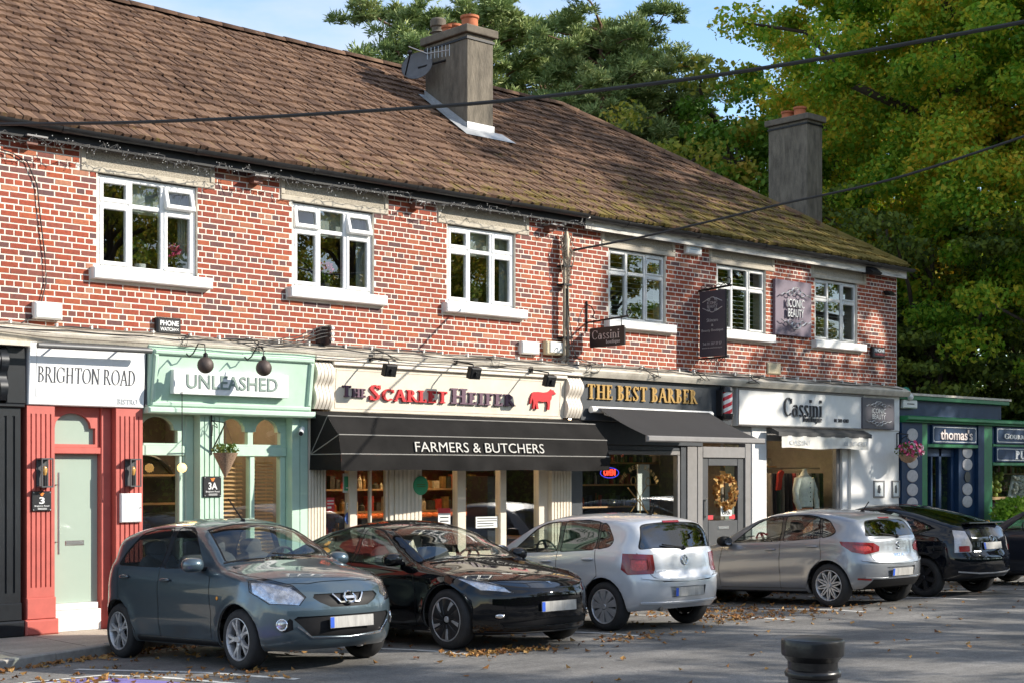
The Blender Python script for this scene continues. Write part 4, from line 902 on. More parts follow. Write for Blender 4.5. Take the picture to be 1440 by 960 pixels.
# windows
def window(i, a, b):
    m = M_upvc if i < 3 else M_upvc2; fw = .06 if i < 3 else .05; y0, y1 = .045, .115; z0, z1 = WZ0+.005, WZ1-.005; h = z1-z0
    fr = MB(); x1, x2 = a+(b-a)*.335, a+(b-a)*.655; zt = z0+h*(.70 if i < 3 else .68); xs = [a+.004, x1, x2, b-.004]
    fr.bbox(a+.004, a+fw, y0, y1, z0, z1); fr.bbox(b-fw, b-.004, y0, y1, z0, z1); fr.bbox(a+fw, b-fw, y0, y1, z0, z0+fw); fr.bbox(a+fw, b-fw, y0, y1, z1-fw, z1)
    for x in (x1, x2): fr.bbox(x-.03, x+.03, y0, y1, z0+fw, z1-fw)
    seg = [(a+fw, x1-.03), (x1+.03, x2-.03), (x2+.03, b-fw)]
    for p, q in seg: fr.bbox(p, q, y0, y1, zt-.03, zt+.03)
    f = fr.build('window', m, bld, label='white framed casement window in the brick wall')
    for k, (p, q) in enumerate(seg):
        for lo, hi, up in ((z0+fw, zt-.03, 0), (zt+.03, z1-fw, 1)):
            ang = 0
            if up and (i, k) in ((0, 2), (1, 2)): ang = radians(17)
            if up and (i, k) == (1, 0): ang = radians(8)
            c = MB(); s = .042 if (k != 1) else .0
            if i > 2: s *= .6
            if s:
                o2 = .014 if (k != 1) else 0
                c.bbox(p-o2, p+s, y0-.014, y1-.02, lo-o2, hi+o2); c.bbox(q-s, q+o2, y0-.014, y1-.02, lo-o2, hi+o2); c.bbox(p+s, q-s, y0-.014, y1-.02, lo-o2, lo+s); c.bbox(p+s, q-s, y0-.014, y1-.02, hi-s, hi+o2)
            g = MB(); g.add([(p+s,y0+.02,lo+s),(q-s,y0+.02,lo+s),(q-s,y0+.02,hi-s),(p+s,y0+.02,hi-s)], [(0,1,2,3)])
            if ang:
                Mx = Matrix.Translation((0, y0, hi)) @ Matrix.Rotation(-ang, 4, 'X') @ Matrix.Translation((0, -y0, -hi))
                t = MB(); t.merge(c, Mx); c = t; t = MB(); t.merge(g, Mx); g = t
            if s: c.build('casement', m, f)
            g.build('pane', M_wglass, f)
    sl = MB(); sl.bbox(a-.10, b+.17, -.115, .05, WZ0-.145, WZ0+.0, .014); sl.build('window_sill', M_sill, f)
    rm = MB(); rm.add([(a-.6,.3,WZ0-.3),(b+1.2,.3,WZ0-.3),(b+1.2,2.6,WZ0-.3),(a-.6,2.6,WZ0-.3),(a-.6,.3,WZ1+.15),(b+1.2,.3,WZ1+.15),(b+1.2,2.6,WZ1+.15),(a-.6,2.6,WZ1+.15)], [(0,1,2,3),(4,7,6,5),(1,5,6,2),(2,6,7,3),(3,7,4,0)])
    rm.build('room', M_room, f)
    bl = MB()
    if i < 3: bl.box(x1+.02, b-.06, .2, .21, zt-.1+random.uniform(0,.1), z1-.02)
    if i in (3, 4, 5):
        for k in range(13): zz = z0+.1+k*.08; bl.add([(a+.06,.17,zz),(b-.06,.17,zz),(b-.06,.215,zz+.02),(a+.06,.215,zz+.02)], [(0,1,2,3)])
    bl.build('blind', M_blind, f)
    cu = MB()
    for sx in ((b-.20, b-.05),) if i < 3 else ():
        n = 8; pts = [(sx[0]+(sx[1]-sx[0])*j/n, .17+.02*(j % 2)) for j in range(n+1)]; cu.add([(x, y, z0) for x, y in pts]+[(x, y, z1) for x, y in pts], [(j, j+1, n+2+j, n+1+j) for j in range(n)])
    if cu.v: cu.build('curtain', M_blind, f)
for i, (a, b) in enumerate(WINS): window(i, a, b)
for a, b in LINT:
    l = MB(); l.bbox(a, b, -.02, .05, WZ1, WZ1+.075); l.bbox(a, a+.07, -.02, .05, WZ1+.077, ZT-.03); l.bbox(b-.07, b, -.02, .05, WZ1+.077, ZT-.03); o = l.build('lintel', M_lintel, bld)
    l = MB(); l.box(a+.071, b-.071, -.004, .05, WZ1+.077, ZT-.03); l.build('pebbledash_panel', M_pebble, o)
# roof: tile courses over boarding, hip at the right
EY, EZ, RY, RZ = -.20, 6.15, 4.78, 9.50; XH = 26.62; XRG = 21.53; XL2 = 3.6
pit = atan2(RZ-EZ, RY-EY); SL = sqrt((RY-EY)**2+(RZ-EZ)**2); up = Vector((0, cos(pit), sin(pit))); nr = Vector((0, -sin(pit), cos(pit)))
def tile_mat(name, attr):
    m = bpy.data.materials.new(name); m.use_nodes = True; N, L = _n(m); b = N['Principled BSDF']; b.inputs['Roughness'].default_value = .95; b.inputs['Specular IOR Level'].default_value = .25
    if attr: a = N.new('ShaderNodeAttribute'); a.attribute_name = 'tint'; s = a.outputs['Fac']
    else: a = N.new('ShaderNodeObjectInfo'); s = a.outputs['Random']
    r = N.new('ShaderNodeValToRGB'); e = r.color_ramp; e.elements[0].color = (.085,.048,.032,1); e.elements[1].color = (.19,.114,.073,1); L.new(s, r.inputs[0])
    g = N.new('ShaderNodeNewGeometry')
    def noise(sc, det=6, ro=.65): z = N.new('ShaderNodeTexNoise'); z.inputs['Scale'].default_value = sc; z.inputs['Detail'].default_value = det; z.inputs['Roughness'].default_value = ro; L.new(g.outputs['Position'], z.inputs['Vector']); return z.outputs[0]
    def rng(s, a, bb, lo, hi): q = N.new('ShaderNodeMapRange'); q.inputs[1].default_value = a; q.inputs[2].default_value = bb; q.inputs[3].default_value = lo; q.inputs[4].default_value = hi; L.new(s, q.inputs[0]); return q.outputs[0]
    def mth(op, a, bb):
        k = N.new('ShaderNodeMath'); k.operation = op; L.new(a, k.inputs[0])
        if isinstance(bb, (int, float)): k.inputs[1].default_value = bb
        else: L.new(bb, k.inputs[1])
        return k.outputs[0]
    def mixc(f, a, col): x = N.new('ShaderNodeMix'); x.data_type = 'RGBA'; L.new(f, x.inputs[0]); L.new(a, x.inputs[6]); x.inputs[7].default_value = (*col, 1); return x.outputs[2]
    x = N.new('ShaderNodeMix'); x.data_type = 'RGBA'; x.blend_type = 'MULTIPLY'; x.inputs[0].default_value = 1; L.new(r.outputs[0], x.inputs[6]); L.new(mth('MULTIPLY', rng(noise(18), .3, .7, .75, 1.3), rng(noise(.5, 4), .35, .65, .85, 1.15)), x.inputs[7]); c = x.outputs[2]
    c = mixc(rng(noise(3.0, 9, .8), .63, .72, 0, .85), c, (.30,.265,.21))              # lichen
    c = mixc(rng(noise(7, 7, .75), .67, .74, 0, .8), c, (.45,.40,.34))
    sp = N.new('ShaderNodeSeparateXYZ'); L.new(g.outputs['Position'], sp.inputs[0])
    mo = mth('ADD', rng(sp.outputs[0], 11, 26, -.10, .16), rng(sp.outputs[2], 6.1, 8.6, .12, -.13))
    mo = mth('ADD', mo, noise(3.6, 9, .78))
    c = mixc(rng(mo, .585, .67, 0, .9), c, (.165,.125,.028))                            # moss
    L.new(c, b.inputs['Base Color'])
    q = N.new('ShaderNodeBump'); q.inputs['Strength'].default_value = .5; q.inputs['Distance'].default_value = .01; L.new(noise(40), q.inputs['Height']); L.new(q.outputs[0], b.inputs['Normal'])
    return m
M_tile = tile_mat('roof_tile_single', False); M_tileA = tile_mat('roof_tiles', True); M_hip = tile_mat('hip_tile', False)
rf = MB(); rf.add([(XL2,EY,EZ),(XH,EY,EZ),(XRG,RY,RZ),(XL2,RY,RZ),(XH,9.96,EZ),(XL2,9.96,EZ)], [(0,1,2,3),(1,4,2),(4,5,3,2)])
rf.v = [(x, y, z-.035) for x, y, z in rf.v]
roof = rf.build('roof', mat('roof_boarding', (.07,.045,.035), .95), bld)
TW, TG = .1002, .298
def tile_geo():                                             # a narrow slab, thick lower edge lapping the course below
    w = TW-.010; v = [(0,0,-.01),(w,0,-.01),(0,0,.042),(w,0,.042),(0,TG+.05,.006),(w,TG+.05,.006),(0,TG+.05,-.02),(w,TG+.05,-.02),(w*.5,0,.048),(w*.5,TG+.05,.012)]
    return v, [(0,1,3,8,2),(2,8,9,4),(8,3,5,9),(0,2,4,6),(1,7,5,3)]
tv, tf = tile_geo()
def roofM(x, s): return Vector((x, EY, EZ))+up*s
def tile_pt(p, x, s, jl=0): return roofM(x+p[0], s+p[1])+nr*(p[2]+jl)
pos = []
for r in range(int(SL/TG)):
    for c in range(int((XH-XL2)/TW)+1):
        x = XL2+c*TW+(.5*TW if r % 2 else 0)*0; s = r*TG
        xh = XH-(XH-XRG)*s/SL
        if x < xh: pos.append((x, s, x+TW > xh-.3))
def seen(x, s):
    p = roofM(x, s); dx, dy, dz = p.x, p.y+CAMD, p.z-CAMH; Z = dx*SY+dy*CY; u = 720+FPX*(dx*CY-dy*SY)/Z; v = HY-FPX*dz/Z
    return Z if -4 < u < 1440 and v > -4 else 99
pos.sort(key=lambda t: seen(t[0], t[1]) if not t[2] else 99)
tm = bpy.data.meshes.new('roof_tile'); tm.from_pydata([(p[0], p[1]*cos(pit)-p[2]*sin(pit), p[1]*sin(pit)+p[2]*cos(pit)) for p in tv], [], tf); tm.materials.append(M_tile)
for x, s, h in pos[:300]:
    o = bpy.data.objects.new('roof_tile', tm); COL.objects.link(o); o.parent = roof; o.location = roofM(x, s+random.uniform(-.028,.028))+nr*random.uniform(-.006,.009)-ORI[bld]; o.rotation_euler = (0, random.uniform(-.05,.05), 0)
bm = bmesh.new(); lay = bm.faces.layers.float.new('tint')
for x, s, h in pos[300:]:
    jl = random.uniform(-.006,.009); sk = random.uniform(-.06,.06); sh = random.uniform(-.028,.028); vv = [bm.verts.new(tile_pt((p[0], p[1]+sh, p[2]+sk*p[0]), x, s, jl)-ORI[bld]) for p in tv]; t = random.random()
    for f in tf: q = bm.faces.new([vv[i] for i in f]); q[lay] = t
hn = (Vector((XH,EY,0))-Vector((XRG,RY,0))); hn = Vector((-hn.y, hn.x, 0)).normalized()
if hn.x < 0: hn = -hn
bmesh.ops.bisect_plane(bm, geom=bm.verts[:]+bm.edges[:]+bm.faces[:], plane_co=Vector((XH,EY,0))-ORI[bld], plane_no=hn, clear_outer=True)
me = bpy.data.meshes.new('roof_tiling'); bm.to_mesh(me); bm.free(); me.materials.append(M_tileA); tag(link('roof_tiling', me, roof), kind='stuff')
# ridge and hip caps
def caps(a, b, n, name):
    a, b = Vector(a), Vector(b); d = (b-a).normalized(); ln = (b-a).length/n
    sdv = d.cross(Vector((0,0,1))).normalized(); uu = sdv.cross(d)
    k = MB(); r = 7; vs = []
    for t, e in ((0, 1.0), (1.04, .93)):
        for j in range(r+1): an = pi*j/r; vs.append(d*(ln*t)+sdv*(.125*cos(an)*e)+uu*(.10*sin(an)*e-.045))
    k.add(vs, [(j, j+1, r+2+j, r+1+j) for j in range(r)]+[tuple(range(r+1))]); me = k.mesh(name); me.materials.append(M_hip)
    for p in me.polygons: p.use_smooth = len(p.vertices) == 4
    for i in range(n): o = bpy.data.objects.new(name, me); COL.objects.link(o); o.parent = roof; o.location = a+d*ln*i+Vector((0,0,.02+random.uniform(-.008,.008)))-ORI[bld]
caps((XL2,RY,RZ+.02), (XRG,RY,RZ+.02), 42, 'ridge_tile'); caps((XH-.05,EY+.05,EZ+.03), (XRG,RY,RZ+.03), 20, 'hip_tile')
# eaves: fascia boards, soffit, gutter
k = MB(); k.box(XL2, 17.25, EY+.035, EY+.06, EZ-.20, EZ-.01); k.build('fascia_board', M_black, bld, label='black fascia board')
k = MB(); k.box(17.25, XH-.06, EY+.035, EY+.06, EZ-.24, EZ-.01); k.build('fascia_board', M_peel, bld, label='peeling white fascia board')
k = MB(); k.box(XL2, XH-.06, EY+.06, .06, EZ-.10, EZ-.085); k.build('soffit', mat('soffit_board', (.10,.09,.08), .9), bld)
def gutter(x0, x1, z):
    k = MB(); pr = [(EY-.055+.065*cos(pi+pi*j/8), z+.065*sin(pi+pi*j/8)) for j in range(9)]; n = len(pr); po = [(y, zz) for y, zz in pr]+[(EY-.055+.058*cos(pi+pi*j/8), z+.058*sin(pi+pi*j/8)) for j in range(8, -1, -1)]
    k.prism(po, x0, x1, 'x'); g = k.build('gutter', M_blackp, bld, smooth=True)
    x = x0+.9
    while x < x1:
        q = MB(); pr2 = [(EY-.055+.072*cos(pi+pi*j/8), z+.072*sin(pi+pi*j/8)) for j in range(9)]; q.prism(pr2, x, x+.07, 'x'); q.build('gutter_joint', M_blackp, g); x += 1.83
gutter(XL2, 17.2, EZ-.03); gutter(17.22, XH+.03, EZ-.05)
# string course between brick and shop fronts
M_stone = mat('painted_ledge', (.60,.55,.46), .85, var=.2, vscale=5, dirt=.6, dirtcol=(.25,.21,.16), bump=.3)
k = MB(); k.prism([(-.34,3.56),(-.36,3.60),(-.20,3.68),(0,3.735),(.1,3.735),(.1,3.5),(-.30,3.5)], XL, 26.42, 'x'); k.build('ledge', M_stone, bld)
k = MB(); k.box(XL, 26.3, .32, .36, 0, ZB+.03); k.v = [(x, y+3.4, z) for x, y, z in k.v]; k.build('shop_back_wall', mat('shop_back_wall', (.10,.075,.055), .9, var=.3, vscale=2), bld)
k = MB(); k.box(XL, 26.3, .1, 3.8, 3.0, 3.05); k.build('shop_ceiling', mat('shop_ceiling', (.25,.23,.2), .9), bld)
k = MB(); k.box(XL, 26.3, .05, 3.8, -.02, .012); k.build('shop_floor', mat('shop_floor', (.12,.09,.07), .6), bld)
for xx in (9.29, 11.8, 17.06, 21.0): k = MB(); k.box(xx, xx+.08, .12, 3.72, .012, 3.0); k.build('party_wall', mat('party_wall', (.25,.2,.16), .9), bld)
# chimneys
M_render = mat('chimney_render', (.15,.128,.098), .95, var=.4, vscale=9, bump=1.0, bscale=45, dirt=.7, dirtcol=(.065,.055,.045), stretch=(1,1,.3)); M_cap = mat('chimney_cap', (.13,.11,.085), .95, var=.3, vscale=5, bump=.5); M_pot = mat('terracotta_pot', (.42,.13,.055), .85, var=.2, vscale=8, dirt=.3); M_lead = mat('lead_flashing', (.38,.39,.40), .5, .3, var=.2, vscale=6)
def chimney(x0, x1, y0, y1, z0, z1, pots, lead=True):
    k = MB(); k.box(x0, x1, y0, y1, z0, z1-.16); c = k.build('chimney', M_render, bld, bevel=.015)
    k = MB(); k.box(x0-.07, x1+.07, y0-.07, y1+.07, z1-.16, z1-.02); k.build('chimney_cap', M_cap, c, bevel=.02)
    k = MB(); k.box(x0-.02, x1+.02, y0-.02, y1+.02, z1-.26, z1-.22); k.build('wire_band', M_black, c)
    for px, py, r, h, kind in pots:
        k = MB()
        if kind: k.lathe([(r*.8,z1-.03),(r*.8,z1+.12),(r*1.05,z1+.14),(r*.85,z1+.17),(r*.85,z1+.23),(r*1.1,z1+.25),(r*1.1,z1+.36),(r*.9,z1+.39),(0,z1+.39)], (px,py,0), 18); k.build('flue_cowl', M_cap, c, smooth=True)
        else: k.lathe([(r*1.1,z1-.03),(r,z1+.02),(r*.94,z1+h-.06),(r*1.1,z1+h-.04),(r*1.1,z1+h),(r*.85,z1+h),(r*.8,z1+.05),(0,z1+.05)], (px,py,0), 20); k.build('chimney_pot', M_pot, c, smooth=True)
    if lead:
        k = MB(); sl = tan(pit); zf = lambda y: EZ+(y-EY)*sl+.06
        k.box(x0-.015, x1+.015, y0-.02, y0-.008, zf(y0)-.1, zf(y0)+.12)
        k.prism([(y0, zf(y0)-.1), (yb, zf(yb)-.1), (yb, zf(yb)+.10), (y0, zf(y0)+.10)], x0-.02, x0-.008, 'x')
        k.add([(x0-.25,y0-.28,zf(y0-.28)+.012),(x1+.3,y0-.28,zf(y0-.28)+.012),(x1+.2,y0-.01,zf(y0)+.015),(x0-.02,y0-.01,zf(y0)+.015)], [(0,1,2,3)])
        k.add([(x0-.25,y0-.28,zf(y0-.28)+.012),(x0-.018,y0-.01,zf(y0)+.015),(x0-.018,yb,zf(yb)+.015),(x0-.16,yb,zf(yb)+.012)], [(0,1,2,3)])
        k.build('lead_flashing', M_lead, c)
# where the flank rays meet the roof
def roof_hit(u, v):
    r = (u-720)/FPX; d = Vector((SY+CY*r, CY-SY*r, (HY-v)/FPX)); o = Vector((0,-CAMD,CAMH)); t = (Vector((0,EY,EZ))-o).dot(nr)/d.dot(nr); return o+d*t
pA, pB = roof_hit(657, 186), roof_hit(693, 193)
y0 = (pA.y+pB.y)/2; x0, x1 = FX(657, y0), FX(693.5, y0); zt = FZ(657, 33, y0)
yb = next(y for y in [y0+.05*i for i in range(200)] if (720+FPX*((x0)*CY-(y+CAMD)*SY)/(x0*SY+(y+CAMD)*CY)) < 600)
chimney(x0, x1, y0, yb, EZ+(y0-EY)*tan(pit)-.3, zt, [(x0+.3,y0+.28,.15,.24,0),(x0+.34,y0+.75,.13,.2,0),(x0+.3,y0+1.15,.13,.0,1),(x0+.25,yb-.35,.12,.17,0)])
CHIM1 = (x0, x1, y0, yb, zt)
Z2 = 34.0; p2 = FD(1135, 158, Z2); y0 = p2.y; x0, x1 = p2.x, FX(1156.5, y0)
yb = next(y for y in [y0+.05*i for i in range(200)] if (720+FPX*(x0*CY-(y+CAMD)*SY)/(x0*SY+(y+CAMD)*CY)) < 1081)
chimney(x0, x1, y0, yb, 5.5, p2.z, [(x0+.2,y0+.35,.14,.2,0),(x0+.2,yb-.4,.14,.16,0)], False)
print('chim', CHIM1, x0, x1, y0, yb, p2.z)
# ------------------------------------------------------------ shop fronts
M_red = mat('coral_red_paint', (.46,.10,.078), .5, var=.12, vscale=5, dirt=.25, dirtcol=(.30,.08,.06)); M_mint = mat('mint_paint', (.42,.57,.455), .55, var=.08, vscale=4, dirt=.18, dirtcol=(.30,.40,.32)); M_cream = mat('cream_paint', (.67,.595,.48), .6, var=.09, vscale=4, dirt=.2, dirtcol=(.48,.40,.30))
M_creamw = mat('corbel_paint', (.70,.63,.54), .6, var=.08, vscale=7, dirt=.3, dirtcol=(.4,.33,.25)); M_slate = mat('slate_blue_paint', (.026,.032,.040), .5, var=.15, vscale=6, dirt=.3, dirtcol=(.09,.1,.11)); M_grey = mat('pale_grey_paint', (.21,.20,.195), .5, var=.1)
M_dgrey = mat('dark_grey_door', (.06,.062,.066), .45, var=.1); M_wpaint = mat('white_paint', (.72,.71,.69), .55, var=.06, vscale=3, dirt=.2, dirtcol=(.5,.48,.44)); M_offw = mat('fascia_white', (.70,.69,.66), .55, var=.05, dirt=.15, dirtcol=(.45,.43,.4))
M_shopblk = mat('shop_black_paint', (.008,.010,.013), .35, var=.3, vscale=8, dirt=.3, dirtcol=(.025,.027,.03)); M_blue = mat('navy_paint', (.008,.030,.080), .5, var=.2, vscale=5, dirt=.35, dirtcol=(.015,.05,.09), spec=.3); M_green = mat('green_trim', (.006,.15,.045), .45, var=.2, vscale=6)
M_sglass = glass('shop_glass', (.86,.90,.88), 1.58); M_frost = mat('frosted_sage_glass', (.36,.44,.37), .22, var=.05, vscale=1.2, coat=.4); M_steel = mat('brushed_steel', (.55,.55,.55), .3, 1, var=.1)
M_char = mat('letter_charcoal', (.05,.05,.055), .5, var=0); M_letgrey = mat('letter_grey', (.42,.44,.46), .5, var=0); M_white2 = mat('sign_white', (.74,.74,.73), .5, var=.05, vscale=3, dirt=.15, dirtcol=(.55,.53,.49)); M_signblk = mat('sign_black', (.014,.014,.016), .35, var=.05)
M_scar = mat('letter_scarlet', (.50,.012,.018), .4, var=.06); M_plum = mat('letter_plum', (.10,.045,.075), .45, var=.05); M_gold = mat('letter_gold', (.40,.25,.085), .4, .6, var=.1); M_silver = mat('letter_silver', (.55,.55,.56), .35, .6, var=.05)
M_iconic = mat('iconic_plum_grey', (.055,.048,.062), .45, var=.12, vscale=4); M_pole = mat('galvanised_pole', (.32,.27,.2), .6, .4, var=.3, vscale=14); M_cable = mat('black_cable', (.02,.02,.02), .6, var=.1); M_cableg = mat('grey_cable', (.33,.30,.26), .7, var=.2)
M_orange = mat('plaque_orange', (.75,.20,.02), .5, var=0); M_bulbglow = mat('warm_bulb', (.9,.6,.2), .3, emit=(1,.55,.15), es=2, var=0)
def fluted(mb, x0, x1, y0, z0, z1, n=4, d=.018, top=.1, bot=.12):
    """pilaster face with shallow flutes: raised bands either side of recessed grooves"""
    w = (x1-x0); mb.box(x0, x1, y0+d, 0.0, z0, z1); mb.box(x0, x1, y0, y0+d, z0, z0+bot); mb.box(x0, x1, y0, y0+d, z1-top, z1)
    g = w*.05; cells = n+1; cw = (w-n*g)/cells
    for i in range(cells): a = x0+i*(cw+g); mb.box(a, a+cw, y0, y0+d, z0+bot, z1-top)
def pilaster(parent, x0, x1, y, z1, m, n=4, base=.45, name='pilaster'):
    k = MB(); fluted(k, x0, x1, y, base, z1, n); p = k.build(name, m, parent)
    k = MB(); k.bbox(x0-.01, x1+.01, y-.02, 0, .19, base-.002); k.bbox(x0-.035, x1+.035, y-.05, 0, .0, .188, .02); k.build('plinth', m, p); return p
def corbel(parent, x0, x1, z0, z1, yb, m, n=5):
    """ribbed double scroll bracket"""
    k = MB(); w = (x1-x0)/n; h = z1-z0
    for i in range(n):
        pr = []
        for j in range(15):
            t = j/14; z = z1-h*t; bul = .10*abs(sin(pi*min(1, t*1.9))) if t < .53 else .07*abs(sin(pi*(t-.53)/.47)); pr.append((yb-.06-bul, z))
        pr += [(0, z0), (0, z1)]
        k.prism(pr, x0+i*w+.006, x0+(i+1)*w-.006, 'x')
    k.box(x0, x1, yb-.02, 0, z0, z1)
    return k.build('corbel', m, parent, smooth=50)
def pane(parent, x0, x1, y, z0, z1, m=None, name='pane'):
    k = MB(); k.add([(x0,y,z0),(x1,y,z0),(x1,y,z1),(x0,y,z1)], [(0,1,2,3)]); return k.build(name, m or M_sglass, parent, fixn=False)
def bars(parent, name, m, rects, y0, y1, b=.008):
    """rails in one plane; pieces that do not touch become parts of their own"""
    left = list(rects); first = None
    while left:
        grp = [left.pop(0)]; grew = True
        while grew:
            grew = False
            for r in list(left):
                if any(r[0] < g[1]+.006 and r[1] > g[0]-.006 and r[2] < g[3]+.006 and r[3] > g[2]-.006 for g in grp): grp.append(r); left.remove(r); grew = True
        k = MB()
        for r in grp: k.bbox(r[0], r[1], y0, y1, r[2], r[3], b)
        o = k.build(name, m, parent); first = first or o
    return first
def arch_panel(parent, x0, x1, z0, z1, y0, y1, m, archs, name='arched_transom'):
    """panel with shouldered arch openings; archs = (xa, xb, zbase, zspring, ztop)"""
    k = MB(); xs = x0
    for xa, xb, zb, zs, zt in archs:
        k.box(xs, xa, y0, y1, z0, z1); k.box(xa, xb, y0, y1, z0, zb)
        n = 16; w = xb-xa; sh = w*.1
        def top(x):
            t = (x-xa)/w
            if t < .1 or t > .9: return zs
            q = (t-.5)/.4; return zs+.015+(zt-zs-.015)*sqrt(max(0, 1-q*q))
        pts = [xa+w*i/n for i in range(n+1)]; pts = sorted(set(pts+[xa+w*.1001, xa+w*.0999, xb-w*.1001, xb-w*.0999]))
        for a, b in zip(pts, pts[1:]):
            k.add([(a,y0,top(a)),(b,y0,top(b)),(b,y0,z1),(a,y0,z1),(a,y1,top(a)),(b,y1,top(b)),(b,y1,z1),(a,y1,z1)], [(0,1,2,3),(0,4,5,1),(4,7,6,5)])
        xs = xb
    k.box(xs, x1, y0, y1, z0, z1)
    return k.build(name, m, parent)
def sign_tilt(z, z0, z1, yb, yt): return yb+(yt-yb)*(z-z0)/(z1-z0)
def tilted(mb, z0, z1, dyt):                                # lean the top of a sign forward by dyt
    mb.v = [(x, y-dyt*(z-z0)/(z1-z0), z) for x, y, z in mb.v]; return mb

# --- 0 the black shop at the left edge
S0 = thing('shopfront', 'black painted shopfront pilaster at the left edge beside the coral one', 'shopfront', (6.4, -.1, 0))
pilaster(S0, 6.98, 7.66, -.22, 2.72, M_shopblk, 6, .4); k = MB(); k.bbox(4.5, 6.97, -.20, 0, 2.75, 3.5); k.bbox(4.5, 7.70, -.26, 0, 2.725, 2.765); k.bbox(7.48, 7.72, -.24, 0, 2.767, 3.44); k.build('fascia', M_shopblk, S0); corbel(S0, 6.95, 7.47, 2.80, 3.42, -.2, M_shopblk, 5)
k = MB(); k.box(4.5, 7.72, -.36, 0, 3.445, 3.498); k.build('flashing', M_stone, S0)
bars(S0, 'window_frame', M_shopblk, [(4.5,6.97,0,.6),(4.5,6.97,2.5,2.72)], -.1, 0); pane(S0, 4.5, 6.97, -.05, .6, 2.5)

# --- 1 the bistro: coral pilasters, white fascia
S1 = thing('shopfront', 'coral red shopfront with white fascia and tall sage glass door', 'shopfront', (8.5, -.1, 0))
pilaster(S1, 7.74, 8.09, -.22, 2.755, M_red, 5); pilaster(S1, 8.90, 9.265, -.22, 2.755, M_red, 5)
bars(S1, 'door_frame', M_red, [(8.095,8.12,.34,2.18),(8.76,8.895,.0,2.755),(8.095,8.755,2.18,2.26)], -.10, .06)
arch_panel(S1, 8.095, 8.755, 2.262, 2.755, -.06, .04, M_red, [(8.11,8.70,2.30,2.50,2.68)])
pane(S1, 8.10, 8.755, .0, 2.27, 2.72, M_frost, 'fanlight')
d = MB(); d.box(8.122, 8.757, .0, .018, .345, 2.178); door = d.build('glass_door', M_frost, S1)
k = MB(); k.tube([(8.21,-.07,.95),(8.21,-.07,1.95)], .013, 8); k.tube([(8.21,-.07,1.1),(8.21,.0,1.1)], .008, 6); k.tube([(8.21,-.07,1.8),(8.21,.0,1.8)], .008, 6); k.build('pull_handle', M_steel, door, smooth=True)
k = MB(); k.bbox(8.33, 8.58, -.012, .0, 1.05, 1.11); k.build('letter_plate', M_steel, door)
bars(S1, 'step', M_wpaint, [(8.095,8.76,.0,.26),(8.095,8.72,.262,.342)], -.10, .3)
fz0, fz1 = 2.762, 3.52
k = MB(); k.bbox(7.74, 9.27, -.25, .0, fz0, fz1); f1 = tilted(k, fz0, fz1, .05).build('fascia', M_white2, S1)
k = MB(); yf = -.251
for r in [(7.83,9.20,3.475,3.481),(7.83,7.836,2.86,3.475),(7.83,8.93,2.86,2.865)]: k.box(r[0], r[1], yf-.002, yf+.01, r[2], r[3])
tilted(k, fz0, fz1, .05).build('pin_line', M_letgrey, f1)
za, zb = FZ(52,536,-.27), FZ(52,514,-.27)
tilted(serif('BRIGHTON ROAD', FX(53,-.27), FX(190,-.27), za, zb, -.256, .01, .10, .035, gap=.08, wx=1.1), fz0, fz1, .05).build('lettering', M_char, f1)
tilted(serif('BISTRO', FX(166,-.27), FX(194,-.27), 2.80, 2.865, -.256, .01, .12, .05), fz0, fz1, .05).build('lettering', M_letgrey, f1)
k = MB(); k.box(9.272, 9.30, -.27, 0, 2.79, 3.5); k.build('end_panel', M_char, S1)
lb = thing('sign_light', 'long grey tube light on brackets above the white bistro sign', 'light', (8.6, -.3, 3.5))
a, b = F(53,485,-.50), F(213,493,-.50); k = MB(); k.tube([a, b], .036, 10); k.build('light_tube', mat('tube_grey', (.13,.13,.13), .45, .3), lb, smooth=50)
k = MB()
for t in (.2, .78): p = a+(b-a)*t; k.tube([p, (p.x, -.30, p.z+.02)], .012, 6)
k.build('arm', M_black, lb)
def lantern(u, v, lab):
    p = F(u, v, -.22); t = thing('wall_lantern', lab, 'lantern', (p.x, -.23, p.z-.2), 'box lanterns on the coral pilasters'); w, h, dd = .075, .175, .15
    k = MB(); y1, y0 = -.225, -.225-dd
    for sx in (-1, 1):
        for yy in (y0, y1-.012): k.box(*sorted((p.x+sx*w, p.x+sx*(w-.014))), yy, yy+.012, p.z-h, p.z+h)
    for zz in (p.z-h, p.z+h-.016): k.box(p.x-w, p.x+w, y0+.0005, y1-.0005, zz-.0005, zz+.0155)
    k.box(p.x-w, p.x+w, y1-.006, y1, p.z-h, p.z+h); k.build('frame', M_dgrey, t)
    k = MB(); k.lathe([(.0,p.z+.08),(.02,p.z+.075),(.034,p.z+.045),(.03,p.z+.01),(.018,p.z-.03),(.0,p.z-.03)], (p.x, -.30, 0), 12); k.build('bulb', mat('amber_glass', (.55,.30,.08), .1, var=0, coat=.8), t, smooth=True); k = MB(); k.lathe([(.02,p.z-.17),(.02,p.z-.03)], (p.x,-.30,0), 10); k.build('lamp_holder', M_signblk, t)
lantern(59, 664, 'dark box lantern on coral pilaster left of the glass door'); lantern(183, 664, 'dark box lantern on coral pilaster right of the glass door')
